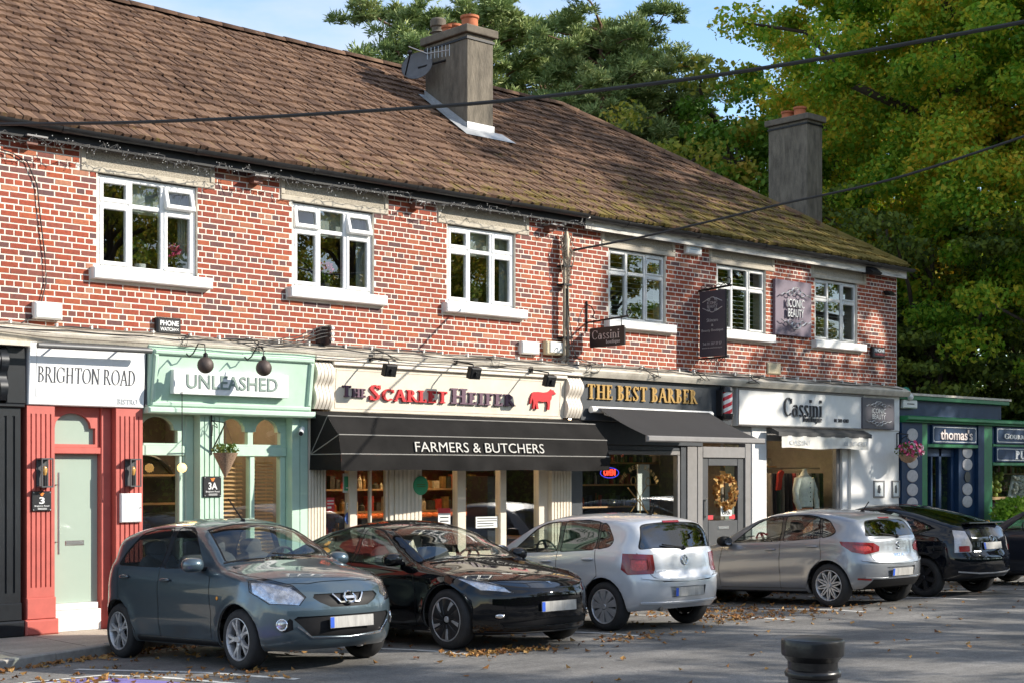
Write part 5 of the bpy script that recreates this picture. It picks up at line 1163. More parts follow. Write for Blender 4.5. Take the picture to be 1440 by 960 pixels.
def plaque(u0, v0, u1, v1, y, txt, lab, name='door_plaque'):
    a, b = F(u0, v0, y), F(u1, v0, y); z1, z0 = a.z, FZ(u0, v1, y); t = thing(name, lab, 'plaque', ((a.x+b.x)/2, y, z0)); k = MB(); k.bbox(a.x, b.x, y-.025, y, z0, z1, .006); k.build('board', M_signblk, t); w, h = b.x-a.x, z1-z0; yy = y-.029
    sans_mesh(txt, a.x+w*(.36 if len(txt) < 2 else .26), a.x+w*(.64 if len(txt) < 2 else .76), z0+h*.36, z0+h*.70, yy, .006, .02).build('number', M_white2, t); sans_mesh('Brighton Road', a.x+w*.12, a.x+w*.88, z0+h*.2, z0+h*.30, yy, .006).build('lettering', M_white2, t); sans_mesh('=', a.x+w*.28, a.x+w*.76, z0+h*.08, z0+h*.15, yy, .006).build('lettering', M_white2, t)
    c = (a.x+w*.5, z0+h*.84); k = MB(); k.prism([(c[0]+dx*w, c[1]+dz*h) for dx, dz in ((-.14,.07),(-.03,.05),(.03,.09),(.14,.06),(.07,0),(.04,-.08),(-.05,-.08),(-.07,-.01))], yy, yy+.006); k.build('leaf_emblem', M_orange, t)
    k = MB()
    for px, pz in ((.07,.06),(.93,.06),(.07,.94),(.93,.94)): k.lathe([(.008,yy-.002),(.008,yy+.006)], (a.x+w*px, 0, z0+h*pz), 8, 'y')
    k.build('studs', M_steel, t)
plaque(44, 690, 71, 718, -.222, '3', 'black number 3 plaque on left coral pilaster'); plaque(285, 669, 310, 698, -.222, '3A', 'black number 3A plaque on mint pilaster')
a = F(168,693,-.225); x1 = FX(197,-.225); z0 = FZ(168,734,-.225); t = thing('menu_case', 'white framed menu case on right coral pilaster', 'menu', ((a.x+x1)/2, -.24, z0)); k = MB(); k.bbox(a.x, x1, -.27, -.222, z0, a.z, .012); k.build('case', M_white2, t); k = MB(); k.box(a.x+.06, x1-.06, -.274, -.269, z0+.06, a.z-.06); k.build('menu_sheet', mat('menu_paper', (.80,.77,.72), .6, var=.12, vscale=26), t); k = MB(); k.lathe([(.008,-.28),(.008,-.27)], (x1-.025,0,(z0+a.z)/2), 8, 'y'); k.build('lock', M_char, t)

# --- 2 the mint shop
S2 = thing('shopfront', 'mint green shopfront with arched transoms and slatted blinds', 'shopfront', (10.5, -.1, 0))
pilaster(S2, 10.09, 10.44, -.22, 2.78, M_mint, 4); pilaster(S2, 11.53, 11.785, -.20, 2.78, M_mint, 1)
bars(S2, 'jamb', M_mint, [(9.97,10.088,.0,2.78),(9.27,9.968,2.70,2.78),(10.442,11.528,2.70,2.78),(9.27,9.968,.0,.75),(10.442,11.528,0,.75)], -.06, .06)
arch_panel(S2, 9.27, 9.968, 2.30, 2.70, -.05, .03, M_mint, [(9.28,9.86,2.33,2.50,2.67)]); arch_panel(S2, 10.442, 11.528, 2.30, 2.70, -.05, .03, M_mint, [(10.46,10.92,2.33,2.50,2.67),(11.00,11.44,2.33,2.50,2.67)])
bars(S2, 'transom', M_mint, [(9.27,9.968,2.17,2.298),(10.442,11.528,2.17,2.298)], -.07, .05); bars(S2, 'mullion', M_mint, [(10.95,11.03,.752,2.168),(11.44,11.527,.752,2.168),(9.88,9.968,.752,2.168)], -.05, .05)
for a, b in ((9.28,9.88),(10.45,10.95),(11.03,11.44)): pane(S2, a, b, 0, .755, 2.165); pane(S2, a, b+.04, .01, 2.31, 2.69, None, 'transom_pane')
fz0, fz1 = 2.785, 3.50
k = MB(); k.bbox(9.30, 11.80, -.27, 0, fz0, fz1, .02); f2 = tilted(k, fz0, fz1, .10).build('fascia', M_mint, S2)
k = MB()
for r in [(9.34,11.76,3.44,3.50),(9.34,11.76,2.79,2.85),(9.34,9.40,2.852,3.438),(11.70,11.76,2.852,3.438)]: k.bbox(r[0], r[1], -.31, -.265, r[2], r[3], .015)
tilted(k, fz0, fz1, .10).build('moulding', M_mint, f2)
k = MB(); k.bbox(9.28, 11.82, -.36, 0, 2.70, 2.783, .02); k.build('cornice', M_mint, S2)
yb = -.33; k = MB(); x0, x1 = FX(240,yb), FX(401,yb); z0, z1 = FZ(240,553,yb), FZ(240,519,yb); k.bbox(x0, x1, yb-.03, -.27, z0, z1, .004); k.v = [(x, y-.045, z) for x, y, z in k.v]; brd = k.build('name_board', M_white2, f2)
k = sans_mesh('UNLEASHED', FX(258,yb), FX(386,yb), z0+.075, z1-.05, yb-.085, .045, .012); k.build('lettering', mat('letter_mint', (.17,.23,.20), .5, var=0), brd)
k = MB(); k.bbox(9.28, 11.82, -.34, 0, 3.503, 3.60, .01); k.build('capping', M_mint, S2)
def globe(u, v, lab):
    p = F(u, v, -.78); t = thing('globe_spotlight', lab, 'spotlight', (p.x, -.4, p.z), 'rusty globe spotlights over the mint sign')
    k = MB(); k.sphere(p, .105, 18, 12); k.build('globe', mat('rusty_globe', (.075,.055,.048), .6, .3, var=.4, vscale=14), t, smooth=80)
    k = MB(); k.lathe([(.03,p.z+.09),(.03,p.z+.14),(.012,p.z+.16)], (p.x,p.y,0), 10); k.build('neck', M_black, t)
    P = [(p.x, p.y, p.z+.14), (p.x, p.y+.02, p.z+.26), (p.x-.02, p.y+.14, p.z+.28), (p.x-.04, -.55, p.z+.16), (p.x-.05, -.46, p.z+.12), (p.x-.05, -.35, p.z+.2)]; k = MB(); k.tube(P, .009, 6); k.build('arm', M_black, t)
globe(289, 513, 'left rusty globe spotlight over the mint sign'); globe(371, 517, 'right rusty globe spotlight over the mint sign')
# slatted blinds and the room behind
M_slat = mat('wooden_slat', (.50,.30,.15), .55, var=.15, vscale=5)
for (a, b, n) in ((10.45,10.94,22),(11.04,11.43,26)):
    t = thing('slatted_blind', 'wooden slatted blind in the mint shop '+('left of the mullion' if n == 22 else 'right of the mullion'), 'blind', ((a+b)/2, .12, .76), 'wooden blinds in the mint shop')
    for i in range(n):
        z = .85+i*1.27/n; k = MB(); k.add([(a+.01,.09,z),(b-.01,.09,z),(b-.01,.125,z+.022),(a+.01,.125,z+.022)], [(0,1,2,3)]); k.build('slat', M_slat, t, fixn=False)
    k = MB()
    for xx in (a+.12, b-.12): k.tube([(xx,.107,.83),(xx,.107,2.14)], .004, 4)
    k.build('cord', M_slat, t)
t = thing('arched_mirror', 'tall arched black-framed back bar mirror inside the mint shop', 'mirror', (10.2, 1.6, .2)); k = MB(); pts = [(10.25+.62*cos(a), 1.45+.75*sin(a)) for a in [2*pi*i/28 for i in range(29)]]; k.tube([(x, 1.6, z) for x, z in pts], .03, 6); k.build('frame', M_signblk, t); k = MB(); k.prism(pts[:-1], 1.62, 1.64); k.build('glass', mat('dark_mirror', (.10,.085,.07), .12, .5, var=.2), t)
for zz in (1.05, 1.5, 1.9): k = MB(); k.box(9.75, 10.75, 1.5, 1.6, zz, zz+.03); k.build('shelf', M_slat, t)
M_fillstrip = mat('shop_fill_strip', (.9,.8,.6), .4, emit=(1,.72,.42), es=28, var=0)  # strips brighten the interiors; all but the butcher's are added for fill
for x0, x1, y, lab in ((13.4,15.6,.9,'warm strip light over the butcher counter'),(22.3,24.2,1.2,'added warm strip brightening the boutique interior'),(9.5,11.4,1.2,'added warm strip brightening the mint shop from its ceiling'),(17.6,19.4,1.6,'added warm strip brightening the barber shop interior')):
    t = thing('fill_strip', lab, 'light', ((x0+x1)/2, y, 2.9), 'strip lights on the shop ceilings'); k = MB(); k.box(x0, x1, y, y+.06, 2.90, 2.96); k.build('tube', M_fillstrip, t); k = MB(); k.box(x0-.03, x1+.03, y-.03, y+.09, 2.962, 2.998); k.build('batten', M_wpaint, t)
t = thing('pendant_bulb', 'glowing amber pendant bulb hanging inside the mint shop', 'light', (10.05, .9, 1.98)); p = FD(256, 657, 19.0); k = MB(); k.sphere(p, .06, 12, 8); k.build('bulb', M_bulbglow, t, smooth=True); k = MB(); k.tube([p, (p.x, p.y, 2.98)], .006, 5); k.build('flex', M_black, t)
t = thing('bar_counter', 'ribbed brass bar counter inside the mint shop window', 'counter', (9.6, .5, 0))
for i in range(24): k = MB(); x = 9.32+i*.026; k.tube([(x,.28,.3),(x,.28,1.02)], .012, 6, False); k.build('rib', mat('brass', (.45,.33,.13), .35, .8) if i == 0 else bpy.data.materials['brass'], t, smooth=True)
k = MB(); k.box(9.3, 9.97, .25, .8, 1.02, 1.06); k.build('counter_top', M_wpaint, t)
M_bottle = mat('dark_bottle', (.012,.014,.012), .12, var=0, coat=.5)
for i in range(9): k = MB(); x = 9.72+i*.06; k.lathe([(.028,1.08),(.028,1.24),(.011,1.29),(.011,1.36),(0,1.36)], (x,1.50+.02*(i % 3),0), 8); k.build('bottle', M_bottle, smooth=True, label='dark bottle in the row on the mint shop back bar', cat='bottle', group='bottles on the mint shop back bar')
# hanging basket
p = F(299,640,-.22); t = thing('hanging_basket', 'cone wicker hanging basket on iron bracket at the mint pilaster', 'hanging basket', (p.x, -.4, p.z-.4)); pw = F(297,612,-.23); tip = F(317,672,-.62); top = F(316,636,-.62)
k = MB(); k.tube([(pw.x,-.235,pw.z+.32),(pw.x,-.235,pw.z-.25)], .011, 6); e = F(317,594,-.62); k.tube([(pw.x,-.24,pw.z-.2),(pw.x+.02,-.42,pw.z+.02),e], .010, 6); k.tube([(pw.x,-.24,pw.z+.2),e], .006, 5)
for sx in (-1, 1): k.tube([(pw.x,-.25,pw.z+.1*sx+.1),(pw.x+.03*sx,-.32,pw.z+.14),(pw.x,-.38,pw.z+.10)], .006, 5)
k.build('iron_bracket', M_black, t)
k = MB(); h = top.z-tip.z; k.lathe([(.0,tip.z),(.04,tip.z+h*.22),(.10,tip.z+h*.6),(.165,top.z),(.15,top.z),(0,top.z-.03)], (tip.x,tip.y,0), 16); k.build('wicker_cone', mat('wicker', (.30,.20,.13), .9, var=.5, vscale=40, bump=1, bscale=60, stretch=(1,1,3)), t, smooth=True)
k = MB()
for a in (0, 2.1, 4.2): k.tube([(tip.x+.16*cos(a), tip.y+.16*sin(a), top.z), e], .003, 4)
k.build('chain', M_cable, t)
def leafy(mb, c, r, n, size, sq=(1,1,1), rnd=random):
    for _ in range(n):
        while True:
            q = Vector((rnd.uniform(-1,1), rnd.uniform(-1,1), rnd.uniform(-1,1)))
            if q.length < 1: break
        p = Vector(c)+Vector((q.x*sq[0], q.y*sq[1], q.z*sq[2]))*r
        a = Vector((rnd.gauss(0,1), rnd.gauss(0,1), rnd.gauss(0,1))).normalized(); b = a.orthogonal().normalized(); s = size*rnd.uniform(.6,1.3); d = a.cross(b)
        mb.add([p-b*s*.5, p+d*s*.35, p+b*s*.6, p-d*s*.35], [(0,1,2,3)])
def leaf_mat(name, cols, trans=.35, scale=.6, hue=None):
    m = bpy.data.materials.new(name); m.use_nodes = True; N, L = _n(m); b = N['Principled BSDF']; b.inputs['Roughness'].default_value = .6; b.inputs['Specular IOR Level'].default_value = .3
    g = N.new('ShaderNodeNewGeometry'); z = N.new('ShaderNodeTexNoise'); z.inputs['Scale'].default_value = scale; z.inputs['Detail'].default_value = 4; L.new(g.outputs['Position'], z.inputs['Vector'])
    k = N.new('ShaderNodeMath'); k.operation = 'MULTIPLY_ADD'; k.inputs[1].default_value = .45; L.new(g.outputs['Random Per Island'], k.inputs[0]); L.new(z.outputs[0], k.inputs[2])
    q = N.new('ShaderNodeMapRange'); q.inputs[1].default_value = .30; q.inputs[2].default_value = 1.02; L.new(k.outputs[0], q.inputs[0])
    r = N.new('ShaderNodeValToRGB'); e = r.color_ramp; n = len(cols); e.elements[0].color = (*cols[0], 1); e.elements[1].color = (*cols[-1], 1)
    for i, c in enumerate(cols[1:-1]): el = e.elements.new((i+1)/(n-1)); el.color = (*c, 1)
    L.new(q.outputs[0], r.inputs[0]); L.new(r.outputs[0], b.inputs['Base Color'])
    t = N.new('ShaderNodeBsdfTranslucent'); L.new(r.outputs[0], t.inputs[0]); x = N.new('ShaderNodeMixShader'); x.inputs[0].default_value = trans; o = N['Material Output']; L.new(b.outputs[0], x.inputs[1]); L.new(t.outputs[0], x.inputs[2]); L.new(x.outputs[0], o.inputs[0]); return m
M_leafg = leaf_mat('small_leaves', [(.05,.10,.02),(.10,.16,.03),(.22,.20,.05)], scale=9); M_flower = mat('pink_flower', (.62,.06,.20), .6, var=.3, vscale=60); M_flowerw = mat('pale_flower', (.75,.55,.58), .6, var=.2, vscale=50)
k = MB(); leafy(k, (tip.x,tip.y,top.z+.05), .17, 190, .05, (1,1,.45)); k.build('foliage', M_leafg, t, fixn=False)
p = F(421,607,-.32); t = thing('cctv_camera', 'small white bullet camera beside the black awning', 'camera', (p.x, -.3, p.z)); k = MB(); k.tube([(p.x+.09,-.26,p.z+.05),(p.x-.03,-.40,p.z-.02)], .035, 10); k.build('housing', M_white2, t, smooth=40); k = MB(); k.tube([(p.x-.028,-.398,p.z-.019),(p.x-.035,-.407,p.z-.023)], .03, 10); k.build('lens', M_signblk, t)
k = MB(); k.tube([(p.x+.08,-.2,p.z+.05),(p.x+.06,-.29,p.z+.03)], .012, 6); k.build('bracket', M_white2, t)

# --- 3 the butcher
S3 = thing('shopfront', 'cream butcher shopfront with ribbed corbels under a black awning', 'shopfront', (14.4, -.1, 0))
corbel(S3, 11.84, 12.14, 2.83, 3.49, -.2, M_creamw); corbel(S3, 16.69, 17.02, 2.83, 3.49, -.2, M_creamw)
fz0, fz1 = 2.80, 3.44
k = MB(); k.bbox(12.145, 16.685, -.22, 0, fz0, fz1, .01); f3 = tilted(k, fz0, fz1, .05).build('fascia', M_cream, S3)
k = MB()
for r in [(12.22,16.6,3.385,3.40),(12.22,16.6,2.85,2.865),(12.22,12.235,2.867,3.383),(16.585,16.6,2.867,3.383)]: k.box(r[0], r[1], -.226, -.21, r[2], r[3])
tilted(k, fz0, fz1, .05).build('moulding', M_cream, f3)
k = MB(); k.bbox(12.14, 16.69, -.32, 0, 3.442, 3.498, .01); k.build('capping', M_creamw, S3); k = MB(); k.bbox(11.83, 17.03, -.34, 0, 3.50, 3.60, .01); k.build('cable_board', M_creamw, S3)
yl = -.262; zz0 = FZ(482,557,yl); zz1 = FZ(482,538,yl)
def stext(txt, u0, u1, vb, vt, m, small=.78, stem=.20, thin=.10, parent=f3, y=yl): return serif(txt, FX(u0,y), FX(u1,y), FZ(u0,vb,y), FZ(u0,vt,y), y-.012, .04, stem, thin, small, gap=.10).build('lettering', m, parent)
stext('The', 482, 514, 557, 541, M_plum); stext('Scarlet', 519, 628, 562, 540, M_scar, stem=.20); stext('Heifer', 634, 723, 567, 545, M_plum)
cow = [(0,.62),(.05,.78),(.13,.83),(.3,.84),(.5,.82),(.68,.86),(.76,.93),(.80,1.0),(.84,.95),(.90,.97),(.93,.9),(1.0,.80),(.97,.74),(.88,.76),(.84,.70),(.83,.55),(.78,.44),(.77,.30),(.74,.02),(.66,.02),(.67,.30),(.64,.40),(.45,.37),(.30,.42),(.27,.30),(.30,.04),(.22,.02),(.18,.28),(.14,.05),(.07,.03),(.10,.32),(.07,.55),(.03,.35),(-.02,.25),(-.04,.3)]
x0, x1 = FX(746,yl), FX(781,yl); z0, z1 = FZ(746,575,yl), FZ(746,545,yl); k = MB(); k.prism([(x0+a*(x1-x0), z0+b*(z1-z0)) for a, b in cow], yl-.012, yl+.02); k.build('cow_emblem', M_scar, f3)
def flood(u, v, lab):
    p = F(u, v, -.72); t = thing('floodlight', lab, 'floodlight', (p.x, -.4, p.z), 'black floodlights over the cream butcher sign')
    k = MB(); hd = MB(); hd.bbox(-.10,.10,-.05,.05,-.085,.085,.015); hd.box(-.03,.03,-.08,-.05,-.03,.03); M = Matrix.Translation(p) @ Matrix.Rotation(radians(18), 4, 'X'); k.merge(hd, M); k.build('lamp_head', M_black, t)
    k = MB(); k.tube([(p.x,p.y,p.z+.05),(p.x,p.y+.03,p.z+.13),(p.x-.05,-.36,p.z+.19),(p.x-.05,-.3,p.z+.19)], .012, 6); k.cbox((p.x-.05,-.345,p.z+.19), .06, .05, .09); k.build('arm', M_black, t)
flood(548, 520, 'left black floodlight over the cream butcher sign'); flood(667, 524, 'middle black floodlight over the cream butcher sign'); flood(773, 535, 'right black floodlight beside the red cow')
pilaster(S3, 11.80, 12.09, -.20, 2.80, M_cream, 5)
bars(S3, 'frame', M_cream, [(12.60,12.715,0,2.4),(13.32,13.40,0,2.4),(14.61,14.78,.75,2.4),(15.48,15.61,.75,2.4),(16.30,16.5,0,2.4),(12.09,16.9,2.4,2.79),(13.90,16.30,.0,.752),(12.09,12.6,0,.35)], -.06, .06)
k = MB(); fluted(k, 13.402, 13.90, -.08, .0, 2.4, 6, .01, .02, .3); k.build('panel', M_cream, S3); k = MB(); fluted(k, 16.502, 16.94, -.15, .0, 2.6, 6, .012, .02, .3); k.build('panel', M_cream, S3)
for a, b, z in ((12.1,12.6,.35),(13.9,14.61,.75),(14.78,15.48,.75),(15.61,16.30,.75)): pane(S3, a, b, 0, z, 2.4)
d = bars(S3, 'door', M_cream, [(12.715,12.76,0,2.39),(13.27,13.318,0,2.39),(12.761,13.269,0,.3),(12.985,13.02,.3,2.39)], -.03, .03); pane(d, 12.76, 13.27, 0, .3, 2.39)
def poster(u0, v0, u1, v1, y, m, lab, name='poster', txt=None):
    a, b = F(u0,v0,y), F(u1,v0,y); z0 = FZ(u0,v1,y); t = thing(name, lab, name.replace('_', ' '), ((a.x+b.x)/2, y, z0)); k = MB(); k.box(a.x, b.x, y-.004, y, z0, a.z); k.build('sheet', m, t); w, h = b.x-a.x, a.z-z0
    for (s, fx0, fx1, fz0, fz1, mm) in txt or []: sans_mesh(s, a.x+w*fx0, a.x+w*fx1, z0+h*fz0, z0+h*fz1, y-.0065, .003).build('print', mm, t)
    return t
M_pg = mat('poster_green', (.03,.30,.14), .5, var=.1); M_pr = mat('poster_red', (.50,.03,.04), .5, var=.15, vscale=20); M_pw = mat('poster_white', (.70,.72,.70), .5, var=.1, vscale=30); M_pb = mat('sticker_blue', (.02,.07,.26), .4, var=.15)
poster(482,665,497,692,-.012,M_pw,'white framed green defibrillator sign in the butcher window','window_sign'); poster(484,669,495,689,-.02,M_pg,'green heart sign panel on its white mount','window_sign',[('-',.2,.8,.14,.24,M_pw)])
poster(459,699,470,718,-.012,M_pr,'small red notice in the butcher window','poster',[('=',.1,.9,.5,.8,M_pw),('-',.1,.6,.2,.35,M_pw)]); poster(487,706,498,716,-.012,M_pw,'small white notice under the green sign','poster',[('=',.1,.9,.35,.8,M_char)])
k = MB(); p = F(492.5,728,-.014); k.lathe([(.10,p.y),(.10,p.y-.005),(0,p.y-.005)], (p.x,0,p.z), 20, 'y'); k.build('round_sticker', M_pb, label='round blue sticker low in the butcher window', cat='sticker')
p = F(591.5,682,-.085); k = MB(); k.lathe([(.14,p.y),(.14,p.y-.008),(.125,p.y-.012),(0,p.y-.012)], (p.x,0,p.z), 28, 'y'); st = thing('round_sign', 'round green sign on the cream butcher panel', 'sign', (p.x, p.y, p.z-.14)); k.build('disc', M_pg, st); sans_mesh('=', p.x-.08, p.x+.08, p.z-.02, p.z+.02, p.y-.0145, .004).build('print', M_leafg, st)
poster(616,714,633,738,-.012,M_pw,'white price card with red top in the butcher window','poster',[('=',.15,.85,.2,.5,M_char)]); poster(616,714,633,721,-.02,M_pr,'red heading strip of the butcher price card','poster')
poster(669,726,700,742,-.012,M_pw,'white notice with black lettering low in the butcher window','poster',[('=',.06,.94,.58,.88,M_char),('=',.06,.8,.14,.44,M_char)])
# the counter inside, its warm light put into the goods and back panel
M_meat = mat('orange_glow_goods', (.65,.13,.03), .5, var=.6, vscale=22, emit=(1,.20,.04), es=.22); M_red2 = mat('red_glow_backwall', (.40,.06,.03), .7, var=.4, vscale=3, emit=(1,.10,.03), es=.06)  # weak emission on goods and panel stands in for lamp light
t = thing('butcher_display', 'counter and goods with a painted orange glow seen through the butcher window', 'display counter', (14.8, 1.2, 0)); k = MB(); k.box(13.0, 16.0, 1.9, 1.95, 2.45, 2.9); k.build('back_panel', M_red2, t); k = MB(); k.box(13.6,15.9,1.0,1.7,.2,1.25); k.build('counter', mat('counter_dark', (.03,.028,.025), .3, coat=.5), t)
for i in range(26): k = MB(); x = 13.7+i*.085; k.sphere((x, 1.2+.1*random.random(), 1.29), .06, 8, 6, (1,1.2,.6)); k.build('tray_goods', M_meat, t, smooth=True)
k = MB(); k.box(15.62,16.0,.4,.9,.4,1.9); k.build('cabinet', M_signblk, t)
# stock on shelves behind the glass: each row is one shelf unit with its goods
def stock(name, lab, x0, x1, y, zs, cols, seed, w=(.05,.13), h=(.08,.24), back=None):
    rr = random.Random(seed); t = thing(name, lab, 'shelves', ((x0+x1)/2, y, .0)); ms = [mat(name+'_goods', c, .5, var=.35, vscale=18) for c in cols]
    k = MB(); k.box(x0, x1, y+.26, y+.28, .1, zs[-1]+.45); k.build('back_board', mat(name+'_board', back or (.09,.07,.055), .8, var=.25, vscale=4), t)
    for z in zs:
        k = MB(); k.box(x0, x1, y, y+.255, z-.03, z); k.build('shelf_board', M_slat, t); x = x0+.03
        while x < x1-.1:
            ww, hh = rr.uniform(*w), rr.uniform(*h); k = MB()
            if rr.random() < .5: k.box(x, x+ww*.9, y+.03, y+.03+ww, z+.001, z+hh)
            else: k.lathe([(ww*.42,z+.001),(ww*.42,z+hh*.65),(ww*.2,z+hh*.8),(ww*.2,z+hh),(0,z+hh)], (x+ww*.45, y+.1, 0), 8)
            k.build('goods', rr.choice(ms), t); x += ww+rr.uniform(.0,.05)
    return t
stock('butcher_shelf', 'shelves of packets and jars at the back of the butcher shop', 13.3, 17.0, 1.55, (1.0,1.35,1.70,2.05), [(.5,.10,.03),(.45,.05,.03),(.55,.45,.3),(.3,.16,.05),(.06,.05,.04)], 31, back=(.20,.05,.03))
stock('barber_shelf', 'shelves of bottles at the back of the barber shop', 17.6, 20.95, 1.6, (.95,1.35,1.75,2.15), [(.05,.06,.09),(.25,.05,.05),(.3,.3,.3),(.10,.14,.08),(.02,.02,.02)], 32, (.04,.09), back=(.05,.047,.045))
stock('boutique_shelf', 'shelves of folded clothes at the back of the boutique', 22.4, 25.6, 2.4, (.9,1.3,1.7,2.1), [(.35,.33,.3),(.18,.05,.05),(.07,.08,.10),(.4,.3,.2),(.1,.12,.1)], 33, (.12,.25), (.06,.2), back=(.16,.145,.13))
stock('deli_shelf', 'shelves of jars behind the delicatessen window', 29.9, 35.0, 1.3, (1.15,1.55,1.95), [(.3,.15,.04),(.12,.2,.05),(.4,.33,.2),(.25,.04,.03)], 34)
stock('bar_shelf', 'bottle shelves at the back of the mint shop', 9.6, 11.6, 2.6, (1.1,1.5,1.9), [(.06,.05,.03),(.2,.12,.04),(.03,.04,.03),(.3,.25,.18)], 35, (.04,.08), back=(.07,.055,.045))
for xx, y0, y1, lab in ((17.045,.35,1.5,'black cabinet panel on the butcher side wall'),(20.985,.5,1.55,'dark mirror on the barber side wall')):
    t = thing('wall_panel', lab, 'panel', (xx, (y0+y1)/2, 1.0)); k = MB(); k.box(xx-.03, xx-.004, y0, y1, .9, 2.3); k.build('board', M_signblk if xx < 18 else M_dgrey, t); k = MB(); k.box(xx-.05, xx-.032, y0-.02, y1+.02, 2.3, 2.36); k.box(xx-.05, xx-.032, y0-.02, y1+.02, .84, .9); k.build('frame', M_slat, t)
t = thing('clothes_rail', 'rail of dark dresses hanging in the boutique', 'clothes rail', (24.6,1.3,.5)); k = MB(); k.tube([(23.7,1.3,2.05),(25.6,1.3,2.05)], .015, 8); k.build('rail', M_steel, t); rr2 = random.Random(6)
for i in range(14): x = 23.75+i*.13; k = MB(); k.prism([(1.12,1.95),(1.48,1.95),(1.50,1.0),(1.10,1.0)], x, x+.05, 'x'); k.build('dress', mat('dress_cloth', rr2.choice([(.02,.02,.03),(.3,.04,.04),(.2,.22,.22),(.05,.09,.07),(.35,.3,.26)]), .9, var=.2), t, bevel=.015)
# dutch awning
aw = thing('dutch_awning', 'black curved dutch awning lettered FARMERS & BUTCHERS', 'awning', (14.4, -.6, 1.95)); M_canvas = mat('black_canvas', (.013,.012,.0115), .9, var=.3, vscale=2.5, bump=.5, bscale=5, dirt=.35, dirtcol=(.026,.024,.023), spec=.15); M_piping = mat('awning_piping', (.25,.24,.22), .8, var=.1)
AX0, AX1 = 11.82, 17.0; rib = [(-.22,2.80),(-.62,2.72),(-.88,2.46),(-.93,2.20)]
def prof_at(x): s = .02*sin((x-AX0)*2.2); return [(y, z) for y, z in rib]
n = 40; k = MB(); vs = []
fine = []
for (a, b) in zip(rib, rib[1:]):
    for j in range(5): t = j/5; fine.append((a[0]+(b[0]-a[0])*t, a[1]+(b[1]-a[1])*t-.018*sin(pi*t)*1))
fine.append(rib[-1]); m = len(fine)
for i in range(n+1):
    x = AX0+(AX1-AX0)*i/n
    for y, z in fine: vs.append((x, y+.004*sin(x*9+z*7), z+.006*sin(x*5.3)))
k.add(vs, [(i*m+j, i*m+j+1, (i+1)*m+j+1, (i+1)*m+j) for i in range(n) for j in range(m-1)]); k.build('hood', M_canvas, aw, smooth=60, fixn=False)
for xx in (AX0, AX1):
    k = MB(); k.add([(xx, y, z) for y, z in fine]+[(xx, -.22, 2.20)], [tuple(range(m))+(m,)]); k.build('end_panel', M_canvas, aw)
    k = MB()
    for y, z in rib[1:]: k.tube([(xx, -.22, 2.20), (xx, y, z)], .008, 5)
    k.build('end_piping', M_piping, aw)
for y, z in rib[1:]: k = MB(); k.tube([(AX0,y-.004,z+.003),(AX1,y-.004,z+.003)], .008, 5); k.build('rib', M_piping, aw)
k = MB(); nn = 60; vs = []
for i in range(nn+1): x = AX0+(AX1-AX0)*i/nn; vs += [(x, -.935+.004*sin(x*8), 2.195), (x, -.945+.015*sin(x*7), 2.09), (x, -.94+.022*sin(x*6+1), 1.985+.008*sin(x*3))]
k.add(vs, [(3*i+j, 3*i+3+j, 3*i+4+j, 3*i+1+j) for i in range(nn) for j in (0, 1)])
for xx in (AX0-.005, AX1+.005): k.add([(xx,-.22,2.195),(xx,-.935,2.195),(xx,-.94,1.985),(xx,-.20,1.99)], [(0,1,2,3)])
k.build('valance', M_canvas, aw, smooth=True, fixn=False)
ya = lambda z: -.88-.05*(2.46-z)/.26
x0, x1 = FX(583,-.91), FX(764,-.91); k = sans_mesh('FARMERS & BUTCHERS', x0, x1, 2.245, 2.385, -.925, .012, -.004); k.v = [(x, y+.918+ya(z)-.012, z) for x, y, z in k.v]; k.build('lettering', mat('awning_letter', (.50,.48,.44), .8, var=.1), aw)

# --- 4 the barber
S4 = thing('shopfront', 'slate blue barber shopfront with gold letters and dark door', 'shopfront', (19.4, -.1, 0))
fz0, fz1 = 2.80, 3.50; k = MB(); k.bbox(17.08, 20.90, -.22, 0, fz0, fz1, .01); f4 = k.build('fascia', M_slate, S4)
k = MB(); k.bbox(17.05, 20.93, -.30, 0, 3.503, 3.58, .012); k.bbox(20.58,20.62,-.24,-.22,2.82,3.50); k.build('capping', M_slate, S4); yl = -.226
serif('THE BEST BARBER', FX(825,yl), FX(979,yl), FZ(825,560,yl), FZ(825,539,yl), yl-.025, .04, .2, .075, gap=.1).build('lettering', M_gold, f4)
k = MB(); k.box(16.955, 17.22, -.12, .06, 0, 2.80); k.build('pilaster', M_slate, S4)
bars(S4, 'frame', M_slate, [(17.222,20.25,2.42,2.797),(17.222,19.9,0,.55)], -.10, .06); bars(S4, 'window_frame', M_grey, [(17.222,19.70,2.26,2.33),(19.63,19.70,.552,2.258)], -.05, .05); bars(S4, 'post', M_slate, [(19.702,19.85,0,2.418)], -.06, .06); bars(S4, 'pilaster', M_grey, [(19.852,20.12,0,2.418),(20.13,20.27,0,2.418),(21.45,21.62,0,2.55)], -.08, .06); bars(S4, 'door_head', M_grey, [(20.272,21.448,2.22,2.418),(20.272,21.62,2.552,2.797)], -.08, .06)
bars(S4, 'window_upper', M_slate, [(17.222,19.7,2.332,2.418)], -.04, .06)
pane(S4, 17.222, 19.63, 0, .555, 2.258)
d = bars(S4, 'door', M_dgrey, [(20.275,20.45,0,2.218),(21.27,21.447,0,2.218),(20.452,21.268,2.08,2.218),(20.452,21.268,0,.14),(20.452,21.268,.62,1.1)], -.05, .03); pane(d, 20.45, 21.27, 0, 1.1, 2.08); bars(d, 'panel', M_dgrey, [(20.452,20.83,.142,.618),(20.87,21.268,.142,.618)], -.02, .02); bars(d, 'moulding', M_grey, [(20.47,20.82,.60,.615),(20.47,20.82,.15,.165),(20.47,20.485,.166,.599),(20.805,20.82,.166,.599)], -.035, -.02)
